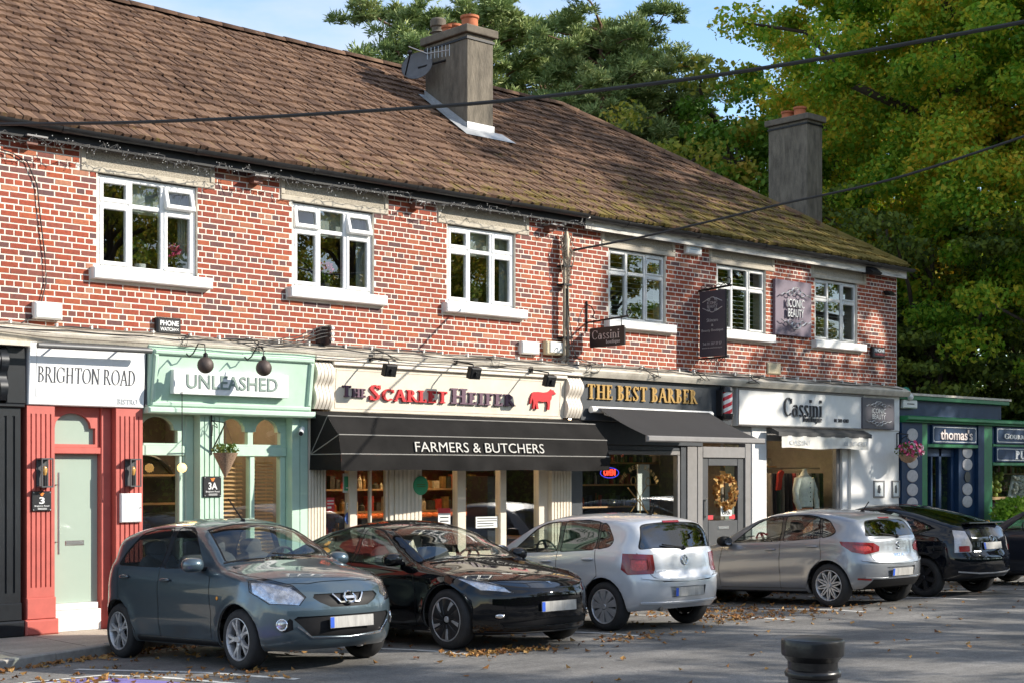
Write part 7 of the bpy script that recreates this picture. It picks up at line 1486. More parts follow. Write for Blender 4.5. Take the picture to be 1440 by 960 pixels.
# the wall pole with its knot of cables
p0 = F(797,515,-.14); p1 = F(797,330,-.14); t = thing('wall_pole', 'galvanised pole on the brick crowned by a tangle of cables', 'pole', (p0.x,-.1,p0.z)); k = MB()
k.tube([(p0.x-.04,-.13,3.74),(p0.x-.04,-.13,5.42)], .030, 10); k.tube([(p0.x+.035,-.13,3.74),(p0.x+.035,-.13,5.35)], .022, 8); k.build('tubes', M_pole, t, smooth=50); k = MB(); k.lathe([(.05,5.40),(.06,5.7),(.05,5.72),(.03,5.82),(0,5.83)], (p0.x,-.13,0), 12); k.build('head', M_pole, t, smooth=50)
k = MB(); rr = random.Random(11); M_cbrown = mat('weathered_cable', (.16,.13,.10), .7, var=.3, vscale=20)
for i in range(26):
    a = rr.random()*6.28; w = rr.uniform(.06,.16); zt = rr.uniform(5.5,5.85); zb = rr.uniform(5.05,5.5); k.tube([(p0.x,-.14,zt),(p0.x+w*cos(a),-.15+w*.6*sin(a),zt-.12),(p0.x+w*1.1*cos(a+.3),-.16+w*.6*sin(a+.3),(zt+zb)/2),(p0.x+w*.7*cos(a+.5),-.15,zb),(p0.x+rr.uniform(-.05,.05),-.16,zb-.15)], .007, 5)
k.build('cable_tangle', M_cbrown, t, smooth=True)
for z in (5.25, 4.95, 4.1): k = MB(); k.box(p0.x-.09,p0.x+.09,-.17,-.0,z,z+.03); k.build('clamp', M_black, t)
k = MB()
for i in range(7): k.tube([(p0.x+rr.uniform(-.04,.04),-.16,4.9),(p0.x+rr.uniform(-.06,.06),-.17,4.3),(p0.x+rr.uniform(-.12,.16),-.2,3.82),(p0.x+rr.uniform(-.5,.6),-.25,3.72)], .006, 4)
k.build('drop_cables', M_cable, t)
# bracket insulators
p = F(455,470,-.12); t = thing('cable_bracket', 'rusty iron cable bracket on the brick above the corbel', 'bracket', (p.x,-.1,p.z-.1)); k = MB(); k.box(p.x-.05,p.x+.05,-.10,0,p.z-.12,p.z+.09); k.box(p.x+.03,p.x+.06,-.22,0,p.z-.15,p.z+.12); k.build('plate', mat('rust_brown', (.05,.032,.028), .8, var=.3), t); k = MB()
for i in range(3): k.lathe([(.022,-.26+.0*i),(.03,-.24),(.022,-.22)], (p.x+.07,0,p.z-.08+i*.08), 8, 'y')
k.build('insulators', M_alarm, t); k = MB()
for i in range(4): k.tube([(p.x+.05,-.2,p.z+.1-.04*i),(p.x-.12,-.22,p.z+.09-.05*i),(p.x-.5,-.25,p.z-.06-.04*i),(p.x-1.2,-.33,p.z-.2-.02*i)], .007, 5)
k.build('cables', M_cable, t)
# cables along the ledge
for i, (z, r, m, y) in enumerate(((3.715,.011,M_cable,-.10),(3.735,.009,M_cableg,-.04),(3.69,.010,M_cbrown,-.20),(3.655,.010,M_cable,-.29),(3.62,.008,M_cableg,-.36),(3.575,.007,M_cbrown,-.38))):
    k = MB(); P = []; x = 5.0; rr = random.Random(20+i)
    while x < (26.2 if i < 4 else 17.2): P.append((x, y+rr.uniform(-.02,.02), z+rr.uniform(-.018,.022))); x += rr.uniform(.25,.6)
    k.tube(P, r, 5); k.build('ledge_cable', m, label=['thick black cable clipped along the top of the ledge','grey cable lying at the foot of the brick','brown cable along the middle of the ledge','black cable along the front of the ledge','grey cable sagging under the ledge lip','thin brown cable lowest under the ledge lip'][i], cat='cable', group='cables running along the ledge')
k = MB(); rr = random.Random(4)
for i in range(44): x = 5.2+i*.48+rr.uniform(-.1,.1); k.box(x, x+.02, -.12, -.06, 3.68, 3.76)
tag(k.build('cable_clips', M_alarm, label='small pale clips holding the cables along the ledge', cat='clips'), kind='stuff')
k = MB()
for x in (6.6, 9.9, 10.7, 13.0, 15.2, 17.3, 18.6, 19.8, 21.4):
    for j in range(3): k.tube([(x+rr.uniform(-.2,.2),-.22,3.70),(x+rr.uniform(-.2,.2),-.36,3.66+rr.uniform(0,.06)),(x+rr.uniform(-.3,.3),-.38,3.56),(x+rr.uniform(-.3,.4),-.30,3.60)], .007, 4)
tag(k.build('loose_wires', M_cable, label='loose loops of wire hanging off the ledge', cat='wires'), kind='stuff')
k = MB(); P = [F(u, v, -.03) for u, v in ((-6,208),(18,216),(38,228),(52,260),(57,310),(63,360),(65,398),(58,425),(45,446),(28,456))]; k.tube(P, .008, 5); k.build('loose_cable', M_cable, label='black cable looping down the brick at the far left', cat='cable')
# fairy lights under the gutter
k = MB(); rr = random.Random(9); x = 5.0; P = []
while x < 17.3:
    P.append(Vector((x, -.30+rr.uniform(-.05,.05), 5.93+rr.uniform(-.04,.05)+.03*sin(x*3)))); x += .09
k.tube(P, .005, 4)
for q in P:
    for _ in range(3):
        d = Vector((rr.uniform(-1,1), rr.uniform(-.6,.6), rr.uniform(-1.6,.5)))*.055; k.tube([q, q+d], .0035, 4)
fl = thing('fairy_lights', 'string of icicle fairy lights under the gutter', 'string lights', (11,-.3,5.9)); k.build('wire', mat('fairy_wire', (.07,.068,.065), .6), fl); k = MB()
for q in P:
    for _ in range(2): d = Vector((rr.uniform(-1,1), rr.uniform(-.6,.6), rr.uniform(-1.6,.5)))*.06; k.sphere(q+d, .0075, 5, 4)
tag(k.build('bulbs', mat('fairy_bulb', (.45,.45,.43), .3, var=0), fl), kind='stuff')
# hanging signs
pa, pb = F(829,463,-.6), F(880,458,-.6)
t = thing('hanging_sign', 'black Cassini boutique sign hanging from a scrolled iron bracket', 'hanging sign', (17.9,-.5,3.9)); y0 = -.02; wx = F(824,470,-.02).x
# board is square to the wall: runs out in -y from the wall at X=wx
xs = wx+.02; ye0, ye1 = -.10, None
def u_at(x, y): Z = x*SY+(y+CAMD)*CY; return 720+FPX*(x*CY-(y+CAMD)*SY)/Z
def y_for(x, u): y = 0.; 
def solve_y(x, u):
    lo, hi = -6., 2.
    for _ in range(50):
        m = (lo+hi)/2
        if u_at(x, m) > u: lo = m
        else: hi = m
    return (lo+hi)/2
ya, yb = solve_y(xs, 830), solve_y(xs, 879); Zm = lambda y: xs*SY+(y+CAMD)*CY; zt, zb = CAMH+(HY-462)/FPX*Zm(ya), CAMH+(HY-489)/FPX*Zm(ya)
def board(t, x, ya, yb, z0, z1, m, th=.03): k = MB(); k.prism(roundpoly([(ya,z0),(yb,z0),(yb,z1),(ya,z1)], .03), x-th/2, x+th/2, 'x'); return k.build('board', m, t)
board(t, xs, ya, yb, zb, zt, M_signblk)
def on_board(mb, x, ya, yb): mb.v = [(x+(v[1]), ya+(yb-ya)*v[0], v[2]) for v in mb.v]; return mb      # letters laid along -y, facing -x
h = zt-zb; on_board(serif('Cassini', .08, .86, zb+h*.40, zb+h*.86, -.02, .006, .12, .05, gap=.08), xs, ya, yb).build('lettering', M_silver, t); on_board(serif('boutique', .48, .88, zb+h*.16, zb+h*.34, -.02, .006, .14, .06), xs, ya, yb).build('lettering', M_silver, t)
k = MB(); k.tube([(xs,0,zt+.10),(xs,yb-.08,zt+.14)], .016, 6); k.tube([(xs,-.02,zt+.45),(xs,-.02,zt-.05)], .016, 6); k.tube([(xs,yb-.08+.05*cos(a),zt+.19+.05*sin(a)) for a in [2*pi*i/12-1.5 for i in range(11)]], .010, 5); k.tube([(xs,-.02,zt+.40),(xs,-.12,zt+.36),(xs,-.2,zt+.25),(xs,-.15,zt+.18),(xs,-.25,zt+.14)], .010, 5)
for yy in (ya-.08, yb+.08): k.tube([(xs,yy,zt-.01),(xs,yy,zt+.13)], .007, 5)
k.build('iron_bracket', M_black, t)
wx = F(983,440,-.02).x; xs = wx+.02; ya, yb = solve_y(xs, 985), solve_y(xs, 1021); zm = lambda v, y: CAMH+(HY-v)/FPX*(xs*SY+(y+CAMD)*CY); zt, zb = zm(411, ya), zm(502, ya); h = zt-zb
t = thing('hanging_sign', 'tall dark ICONIC BEAUTY skincare sign hanging square to the wall', 'hanging sign', (xs,-.4,zb)); k = MB(); k.box(xs-.02, xs+.02, yb, ya, zb, zt); k.build('board', M_iconic, t)
def ob(s, x0, x1, z0, z1, m=M_silver, off=0): on_board(sans_mesh(s, x0, x1, z0, z1, -.026, .006, off), xs, ya, yb).build('lettering', m, t)
ob('ICONIC', .30,.70, zb+h*.79, zb+h*.835); ob('BEAUTY', .30,.70, zb+h*.735, zb+h*.78); ob('Skincare', .28,.72, zb+h*.525, zb+h*.575); ob('&', .46,.54, zb+h*.455, zb+h*.49); ob('Beauty Boutique', .08,.92, zb+h*.365, zb+h*.415); ob('Tel: 01 207 37 57', .12,.86, zb+h*.175, zb+h*.215); ob('www.iconicbeauty.ie', .10,.88, zb+h*.115, zb+h*.145)
for sg, zc in ((1, zb+h*.85), (-1, zb+h*.72)):
    k = MB()
    for sx in (-1, 1): k.tube([(xs-.024, ya+(yb-ya)*(.5+sx*q), zc+sg*h*e) for q, e in ((.38,-.02),(.28,.0),(.2,.02),(.12,.02),(.06,.045),(0,.05))], .008, 4); k.tube([(xs-.024, ya+(yb-ya)*(.5+sx*(.14+.05*cos(a))), zc+sg*h*(.015+.018*sin(a))) for a in [2*pi*i/10 for i in range(11)]], .006, 4)
    k.build('scroll', M_silver, t)
k = MB(); k.tube([(xs,0,zt+.02),(xs,yb-.12,zt+.06)], .02, 6); k.tube([(xs,0,zb-.03),(xs,yb-.04,zb-.02)], .018, 6); k.tube([(xs,yb-.05+.06*cos(a),zt+.14+.06*sin(a)) for a in [2*pi*i/12 for i in range(13)]], .010, 5); k.tube([(xs,ya,zb),(xs,ya,zt)], .018, 5); k.tube([(xs,yb,zb),(xs,yb,zt)], .018, 5)
for i in range(5): q = ya+(yb-ya)*(i+.5)/5; k.tube([(xs,q+.05*cos(a),zt+.07+.035*sin(a)) for a in [2*pi*i2/8 for i2 in range(9)]], .007, 4); k.tube([(xs,q+.05*cos(a),zb-.07+.035*sin(a)) for a in [2*pi*i2/8 for i2 in range(9)]], .007, 4)
k.build('iron_bracket', M_black, t)
a, b = F(1089,392,-.05), F(1140,392,-.05); z0 = FZ(1089,470,-.05); t = thing('wall_sign', 'plum grey ICONIC BEAUTY panel with raised letters between two windows', 'sign', ((a.x+b.x)/2,-.05,z0)); k = MB(); k.bbox(a.x, b.x, -.07, -.01, z0, a.z, .006); k.build('panel', mat('panel_plum', (.14,.105,.14), .5, var=.15, vscale=3), t); iconic(t, a.x+.1, b.x-.1, z0+.06, a.z-.06, -.10, M_silver, .03)
# overhead wires
def wire(pts, r, lab):
    k = MB(); n = 40; P = []; f = [pchip([(i, p[j]) for i, p in enumerate(pts)]) for j in range(3)]
    for i in range(n+1): s = i/n*(len(pts)-1); P.append((f[0](s), f[1](s), f[2](s)))
    k.tube(P, r, 7); k.build('overhead_cable', M_cable, smooth=True, label=lab, cat='cable', group='cables slung across the street')
def wz(u0, Z0, u1, Z1, u): return 1/(1/Z0+(1/Z1-1/Z0)*(u-u0)/(u1-u0))
wire([FD(u, v, wz(0,17.35,1440,13.2,u)) for u, v in ((-60,176),(0,175),(200,172),(440,161),(700,143),(860,125),(1000,107),(1200,75),(1440,31),(1600,0))], .020, 'long thick black cable crossing above the roof to the upper right')
wire([FD(u, v, wz(808,22.4,1440,18.5,u)) for u, v in ((806,352),(900,334),(1000,311),(1100,287),(1240,256),(1440,192),(1600,135))], .017, 'black cable rising right from the wall pole')
# aerials and dish on the first chimney
x0, x1, y0, yb, zt = CHIM1; p = FD(588, 96, x0*SY+(yb+CAMD)*CY-.3); t = thing('satellite_dish', 'grey satellite dish on the far side of the tall chimney', 'satellite dish', p); k = MB(); prof = [(.0,.0),(.15,.01),(.22,.04),(.29,.07),(.285,.08)]; n = 22; d = Vector((-.75,-.45,.35)).normalized(); u = d.orthogonal().normalized(); w = d.cross(u); vs = []; 
for r, hh in prof:
    for j in range(n): aa = 2*pi*j/n; vs.append(p+u*r*cos(aa)+w*r*sin(aa)+d*hh)
k.add(vs, [(i*n+j, i*n+(j+1) % n, (i+1)*n+(j+1) % n, (i+1)*n+j) for i in range(4) for j in range(n)]); k.build('dish', mat('dish_grey', (.11,.11,.115), .6, var=.2, vscale=6), t, smooth=True); k = MB(); k.tube([p-w*.3, p+d*.42], .014, 6); k.sphere(p+d*.44, .045, 8, 6); k.tube([p, Vector((x0,(y0+yb)/2,p.z+.1))], .02, 6); k.build('feed_arm', M_black, t)
p = FD(601, 76, x0*SY+(y0+.6+CAMD)*CY); t = thing('tv_aerial', 'thin television aerial fixed to the tall chimney', 'aerial', p); e = FD(632, 71, x0*SY+(y0+.2+CAMD)*CY); k = MB(); k.tube([FD(575,66,x0*SY+(yb+CAMD)*CY), p], .010, 5); k.tube([p, e], .010, 5)
for i in range(7): q = p+(e-p)*(i/6); k.tube([q-Vector((.0,.0,.10)), q+Vector((.0,.0,.10))], .004, 4)
k.build('rods', M_steel, t)
# potted plants in the first two windows
def pot(i, fx, m, lab, fl=None):
    a, b = WINS[i]; x = a+(b-a)*fx; t = thing('potted_plant', lab, 'potted plant', (x,.2,WZ0+.01)); k = MB(); k.lathe([(.06,WZ0+.0),(.075,WZ0+.13),(.07,WZ0+.13),(0,WZ0+.11)], (x,.2,0), 14); k.build('pot', m, t, smooth=50); k = MB(); leafy(k, (x,.2,WZ0+.25), .15, 120, .07, (1,.6,1.1), random.Random(i)); k.build('leaves', M_leafg, t, fixn=False)
    if fl: k = MB(); leafy(k, (x,.16,WZ0+.34), .12, 40, .08, (1,.6,.8), random.Random(i+5)); k.build('flowers', M_flower, t, fixn=False)
pot(0, .49, M_white2, 'small white pot of greenery in the first window'); pot(0, .80, M_char, 'pot of pink flowers at the right of the first window', 1); pot(1, .48, M_char, 'pot of pink flowers in the second window', 1); pot(2, .5, M_char, 'leafy potted plant in the third window')
# bollard
p = FD(1143, 960, 6.6); bx, by = p.x, p.y; zt = CAMH+(HY-897)/FPX*6.6; s = 88/FPX*6.6/2; bo = thing('bollard', 'black cast-iron bollard with broad faceted cap in the foreground', 'bollard', (bx, by, road_z(by))); M_iron = mat('gloss_black_iron', (.005,.005,.006), .33, var=.3, vscale=10, bump=.2, bscale=30, coat=.12, spec=.35)
k = MB(); k.lathe([(s*.3,zt-.18),(s*.93,zt-.078),(s*.99,zt-.072),(s*1.0,zt-.06),(s*1.0,zt-.012),(s*.985,zt-.004),(s*.95,zt),(s*.80,zt+.004),(0,zt+.006)], (bx,by,0), 20); k.build('cap', M_iron, bo, smooth=24); k = MB(); k.lathe([(s*.78,zt-.20),(s*.80,zt-.10),(s*.80,zt-.06)], (bx,by,0), 20); k.build('neck', M_iron, bo, smooth=40)
k = MB(); k.lathe([(s*.74,zt-.175),(s*.88,zt-.165),(s*.90,zt-.15),(s*.86,zt-.138),(s*.76,zt-.13)], (bx,by,0), 24); k.build('collar', M_iron, bo, smooth=40); n = 16; k = MB(); zb = road_z(by); vs = []
for z in (zt-.17, zt-.6, zb+.18):
    for j in range(2*n): a = pi*j/n; r = s*(.72 if j % 2 else .66); vs.append((bx+r*cos(a), by+r*sin(a), z))
k.add(vs, [(i*2*n+j, i*2*n+(j+1) % (2*n), (i+1)*2*n+(j+1) % (2*n), (i+1)*2*n+j) for i in range(2) for j in range(2*n)]); k.build('fluted_shaft', M_iron, bo); k = MB(); k.lathe([(s*1.15,zb-.05),(s*1.15,zb+.12),(s*.95,zb+.17),(s*.72,zb+.2)], (bx,by,0), 20); k.build('base', M_iron, bo, smooth=40)
# ------------------------------------------------------------ the parked cars
car_mats()
def ring(r, t, n=22): k = MB(); k.tube([(r*cos(a), 0, r*sin(a)) for a in [2*pi*i/n for i in range(n+1)]], t, 6, False); return k
def park(sp, name, label, xc, yf, nose_out, pm, steer=0):
    """yf: world y of the axle nearest the street"""
    sp['hmat'] = pm if sp.get('hmat') is None else sp['hmat']; sp['mats'] = dict(pm=pm, pmgrey=CM['black'], apron=pm)
    if sp.get('mirmat') == 'black': sp['mirmat'] = CM['black']
    a0, a1 = sp['axles']; wb = a1-a0; yc = yf+wb/2
    c, root = make_car(sp, name, label, (xc, yc, road_z(yc)), radians(90 if nose_out else -90), pm, steer)
    z0, z1 = road_z(yf), road_z(yf+wb); root.rotation_mode = 'ZYX'; root.rotation_euler = (math.atan((z1-z0)/wb), 0, radians(90 if nose_out else -90)); root.location.z = (z0+z1)/2
    return c, root
GRP = 'cars parked nose to kerb along the shops'
c, r = park(micra(), 'parked_car', 'blue-grey small hatchback facing out in front of the mint shop', 8.74, -4.60, True, paint('paint_blue_grey', (.066,.100,.125), .55, .3, .1))
p, n = c.fr(0, .685); M = frame_at(p+n*.012, n); badge(r, M, ring(.062, .010), CM['chrome']); k = MB(); k.box(-.075,.075,-.006,.006,-.014,.014); badge(r, M, k, CM['chrome'], 'badge_bar')
for sd in (1, -1):
    p, n = c.hit((.2, sd*1.6, .455), (.0, -sd, 0)); p, n = c.hit((-1, sd*.655, .45), (1, 0, 0)); q = frame_at(p+n*.004, n); k = MB(); k.lathe([(.0,.006),(.042,.006),(.05,0)], (0,0,0), 16, 'y'); badge(r, q, k, CM['reflector'], 'fog_lamp'); badge(r, q, ring(.052,.008), CM['chrome'], 'fog_lamp_ring')
    p, n = c.side(1.12, .70, sd); k = MB(); k.sphere((0,0,0), .02, 10, 6, (1,.4,1)); badge(r, frame_at(p+n*.004, n), k, CM['amber'], 'side_repeater')
c, r = park(tesla(), 'parked_car', 'glossy black saloon with dark wheels facing out under the butcher awning', 11.44, -4.68, True, paint('paint_black', (.003,.003,.004), 0, .4, .05, .01, (.03,.028,.025), 0))
p, n = c.tp(.13, 0); k = MB(); k.prism([(-.035,.03),(.035,.03),(.03,.02),(.008,.018),(.0,-.04),(-.008,.018),(-.03,.02)], 0, .004); badge(r, frame_at(p+n*.003, n, (1,0,0)), k, CM['chrome'])
for sd in (1, -1): p, n = c.fr(sd*.66, .37); k = MB(); k.sphere((0,0,0), .032, 12, 8, (1.6,.4,.8)); badge(r, frame_at(p, n), k, CM['reflector'], 'fog_lamp')
k = MB(); p, n = c.side(2.95, 1.2, 1)
for sd in (-1,): k.add([(2.78,sd*.56,1.10),(3.15,sd*.56,1.04),(3.2,sd*.53,1.22),(2.85,sd*.53,1.30)], [(0,1,2,3)]); k.build('window_paper', CM['paper'], r, fixn=False)
c, r = park(polo(), 'parked_car', 'pale silver hatchback parked nose-in with square red tail lights', 14.06, -4.47, False, paint('paint_pale_silver', (.56,.57,.59), .3, .3, .06, .08, (.25,.23,.21)))
p, n = c.re(0, .85); M = frame_at(p+n*.008, n); badge(r, M, ring(.058, .007), CM['chrome']); k = MB()
for pts in (((-.026,0,.048),(0,0,.008),(.026,0,.048)), ((-.05,0,.02),(-.026,0,-.045),(0,0,.0),(.026,0,-.045),(.05,0,.02))): k.tube(pts, .006, 5)
badge(r, M, k, CM['chrome'], 'badge_letters'); p, n = c.re(-.43, .725); text_badge(r, frame_at(p+n*.003, n), 'POLO', .15, .026, CM['chrome'])
k = MB(); k.tube([c.re(-.42,.30)[0]+Vector((-.06,0,-.03)), c.re(-.42,.30)[0]+Vector((.0,0,-.035))], .032, 10); k.build('exhaust', CM['steel'], r, smooth=True)
c, r = park(ibiza(), 'parked_car', 'mid grey silver hatchback nose-in with slim red tail lights and lattice wheels', 18.96, -4.32, False, paint('paint_silver_grey', (.275,.29,.315), .6, .32, .06, .08, (.2,.19,.18)))
p, n = c.re(0, .875); M = frame_at(p+n*.006, n); k = MB(); k.tube([(.04,0,.035),(.0,0,.048),(-.04,0,.025),(-.02,0,.008),(.02,0,-.008),(.04,0,-.025),(.0,0,-.048),(-.04,0,-.035)], .009, 5); badge(r, M, k, CM['chrome']); p, n = c.re(0, .74); text_badge(r, frame_at(p+n*.003, n), 'IBIZA', .26, .04, CM['chrome'])
c, r = park(prius(), 'parked_car', 'glossy black liftback nose-in with clear tall tail lights', 21.58, -4.22, False, paint('paint_black_navy', (.004,.005,.008), 0, .4, .05, .01, (.03,.028,.025), 0))
p, n = c.re(0, .90); badge(r, frame_at(p+n*.008, n), ring(.05, .007), CM['chrome']); p, n = c.re(-.42, .71); text_badge(r, frame_at(p+n*.003, n), 'PRIUS', .15, .028, CM['chrome'])
for sd in (1, -1):
    p, n = c.hit((5, sd*.66, .78), (-1, 0, 0)); k = MB(); k.bbox(-.08,.10,.0,.012,-.07,.02); badge(r, frame_at(p+n*.004, n), k, CM['red'], 'tail_light_red', False)
k = MB(); k.prism([(4.14,1.155),(4.30,1.165),(4.31,1.145),(4.16,1.13)], -.52, .52); k.build('spoiler', CM['gloss'], r, bevel=.008)
sp = polo(); sp['rim'] = 'six'; sp.pop('rplate'); sp.pop('rwiper'); sp['patches'] = sp['patches'][:1]; sp['reargaps'] = []
park(sp, 'parked_car', 'dark navy car at the right edge beyond the black liftback', 24.92, -5.42, False, paint('paint_navy', (.008,.012,.022), .2, .3, .05, .05))
# ------------------------------------------------------------ trees
import numpy as np
def quads_mesh(name, C, A, B, m):
    """one rhombus leaf per row: centre, half-length vector, half-width vector"""
    n = len(C); V = np.empty((n, 4, 3), np.float32); V[:,0] = C-A; V[:,1] = C+B; V[:,2] = C+A; V[:,3] = C-B
    me = bpy.data.meshes.new(name); me.vertices.add(4*n); me.vertices.foreach_set('co', V.ravel()); me.loops.add(4*n); me.loops.foreach_set('vertex_index', np.arange(4*n, dtype=np.int32)); me.polygons.add(n); me.polygons.foreach_set('loop_start', np.arange(0, 4*n, 4, dtype=np.int32)); me.update(calc_edges=True); me.materials.append(m); return me
def leaf_cloud(name, rng, centres, radii, per, size, m, flat=.6, aspect=.62, updir=.5):
    C = np.repeat(centres, per, 0); R = np.repeat(radii, per)[:,None]
    d = rng.normal(size=(len(C),3)); d /= np.linalg.norm(d, axis=1)[:,None]; rad = rng.random((len(C),1))**.45
    off = d*rad*R; off[:,2] *= flat; P = C+off
    nn = rng.normal(size=P.shape)+d*.9; nn[:,2] += updir; nn /= np.linalg.norm(nn, axis=1)[:,None]
    t = np.cross(nn, rng.normal(size=P.shape)); t /= np.linalg.norm(t, axis=1)[:,None]; b = np.cross(nn, t); s = size*rng.uniform(.6,1.3,(len(P),1))
    return quads_mesh(name, P, t*s*.5, b*s*.5*aspect, m)
M_bark = mat('bark', (.075,.055,.04), .95, var=.35, vscale=5, bump=1, bscale=12, stretch=(1,1,.25)); M_pbark = mat('pine_bark', (.14,.075,.045), .95, var=.35, vscale=5, bump=1, bscale=12)
def limb(mb, a, b, r0, r1, rng, sag=.0, n=5):
    a, b = Vector(a), Vector(b); P = []
    for i in range(n+1): t = i/n; q = a+(b-a)*t; q.z += sag*sin(pi*t); q += Vector(rng.normal(size=3))*(.05*(b-a).length*sin(pi*t)); P.append(q)
    mb.tube(P, r0, 7, True, r1)
def broadleaf(key, seed, H, R, z0, nclump, per, size, m, cr=(1.0,1.7), squash=1.0, gap=.0, flat=.6):
    rng = np.random.default_rng(seed); zc = (H+z0)/2; hz = (H-z0)/2
    cen = []; rad = []
    while len(cen) < nclump:
        d = rng.normal(size=3); d /= np.linalg.norm(d); q = rng.random()**.35
        lump = 1+.16*sin(3*atan2(d[1], d[0])+seed)+.12*sin(5*d[2]+2*seed+d[0]*3)
        p = np.array([d[0]*R*q*lump, d[1]*R*q*lump, zc+d[2]*hz*q*lump*squash])
        cen.append(p); rad.append(rng.uniform(*cr)*(1.1-.4*q))
    cen = np.array(cen); rad = np.array(rad)
    leaves = leaf_cloud(key+'_crown', rng, cen, rad, per, size, m, flat)
    tr = MB(); tr.tube([(0,0,-.3),(.05,.02,z0*.5),(.0,.1,z0),(.1,.0,zc),(0,0,H*.85)], .035*H*.75, 10, True, .05)
    for i in range(0, len(cen), max(1, len(cen)//26)):
        p = cen[i]; zs = max(z0*.7, p[2]-R*.5); limb(tr, (0,0,min(zs, H*.8)), p, .012*H*.6, .03, rng, .2)
    return leaves, tr
def pine(key, seed, H, R, z0, nb, m, tufts=9, per=150, ln=.26):
    rng = np.random.default_rng(seed); tr = MB(); tr.tube([(0,0,-.3),(.1,.05,H*.35),(-.05,.1,H*.7),(0,0,H)], .02*H, 9, True, .05); cen = []; rad = []
    for i in range(nb):
        t = (i+rng.random())/nb; z = z0+(H-z0)*t; L = R*(1-.55*t**2)*rng.uniform(.55,1.1); a = i*2.4+rng.random(); e = Vector((L*cos(a), L*sin(a), z+L*rng.uniform(.05,.45))); limb(tr, (0,0,z), e, .05, .02, rng, .1)
        for k in range(tufts):
            q = 1-.65*rng.random()**1.3; side = rng.normal(size=3)*np.array([.42,.42,.22])*(.6+.5*L/R); cen.append(np.array([e.x*q, e.y*q, z+(e.z-z)*q])+side); rad.append(rng.uniform(.28,.52))
    cen = np.array(cen); rad = np.array(rad); C = np.repeat(cen, per, 0); Rr = np.repeat(rad, per)[:,None]; d = rng.normal(size=(len(C),3)); d[:,2] = np.abs(d[:,2])*.9+.05*d[:,2]; d /= np.linalg.norm(d, axis=1)[:,None]
    P = C+d*Rr*(.35+.65*rng.random((len(C),1))); A = (d+rng.normal(size=d.shape)*.35); A /= np.linalg.norm(A, axis=1)[:,None]; Bv = np.cross(A, rng.normal(size=A.shape)); Bv /= np.linalg.norm(Bv, axis=1)[:,None]
    return quads_mesh(key+'_needles', P, A*ln*.5, Bv*.028, m), tr
def plant(label, cat, loc, crown, tr, bark, rz=0, sc=1, group=None, name='tree', parts=None):
    t = thing(name, label, cat, loc, group, rz); t.scale = (sc,)*3
    if parts is None:
        ORI[t] = Vector((0,0,0)); tk = tr.build('trunk', bark, t, smooth=60, fixn=False); cr = link('crown', crown, t); parts = (tk.data, crown)
    else:
        for nm, me in zip(('trunk', 'crown'), parts): o = bpy.data.objects.new(nm, me); COL.objects.link(o); o.parent = t
    return parts
M_maple = leaf_mat('maple_leaves', [(.06,.17,.012),(.12,.28,.02),(.21,.38,.03),(.34,.46,.04),(.60,.52,.04),(.70,.42,.035)], .5, .30); M_darkleaf = leaf_mat('dark_green_leaves', [(.05,.13,.012),(.09,.20,.02),(.15,.28,.028),(.23,.34,.035)], .35, .5); M_yellow = leaf_mat('yellowing_leaves', [(.10,.16,.02),(.22,.27,.035),(.40,.38,.05),(.5,.33,.05)], .4, .5)
M_pine = leaf_mat('pine_needles', [(.09,.15,.045),(.15,.22,.07),(.23,.30,.10),(.33,.36,.13)], .15, .6); M_fir = leaf_mat('conifer_leaves', [(.03,.06,.012),(.06,.10,.018),(.13,.18,.026),(.20,.24,.03)], .25, .8)
def at(u, Z, z=-.1): p = FD(u, 400, Z); p.z = z; return p
GB = 'trees behind the terrace'
pi1 = pine('pine', 3, 17.2, 2.7, 9.0, 30, M_pine, 9, 140); pp = plant('open-branched pine left of the tall chimney', 'tree', at(565, 49), *pi1, M_pbark, 0, 1, GB, 'pine_tree')
pi2 = pine('pine_b', 5, 18.0, 3.5, 8.0, 46, M_pine, 11, 140); pp2 = plant('dense pine right behind the tall chimney', 'tree', at(692, 51), *pi2, M_pbark, 1, 1, GB, 'pine_tree')
plant('broad bushy pine in the middle of the skyline', 'tree', at(845, 46), None, None, None, 2.2, .88, GB, 'pine_tree', pp2); plant('pine at the right of the skyline group', 'tree', at(935, 50), None, None, None, .7, .86, GB, 'pine_tree', pp)
plant('pine between the chimney and the broad pine', 'tree', at(765, 54), None, None, None, 4, .95, GB, 'pine_tree', pp2); plant('shorter pine low over the ridge right of the chimney', 'tree', at(800, 43), None, None, None, 5, .72, GB, 'pine_tree', pp2); plant('wide pine filling the skyline before the maple', 'tree', at(905, 48), None, None, None, 3.1, .88, GB, 'pine_tree', pp2); plant('low pine behind the left flank of the chimney', 'tree', at(620, 46), None, None, None, 2, .80, GB, 'pine_tree', pp2)
b1 = broadleaf('yellow_tree', 12, 11.5, 3.2, 5.0, 60, 170, .17, M_yellow, (.6,1.1)); yp = plant('low yellowing tree showing over the hip of the roof', 'tree', at(905, 40), *b1, M_bark, 0, 1, GB); plant('thin yellowing tree left of the big maple', 'tree', at(1012, 46), None, None, None, 1.3, 1.22, GB, 'tree', yp)
b2 = broadleaf('green_tree', 21, 13.0, 2.5, 4.0, 100, 230, .19, M_darkleaf, (.8,1.5)); gp = plant('dark green tree left of the second chimney', 'tree', at(1045, 43), *b2, M_bark, 0, 1, GB)
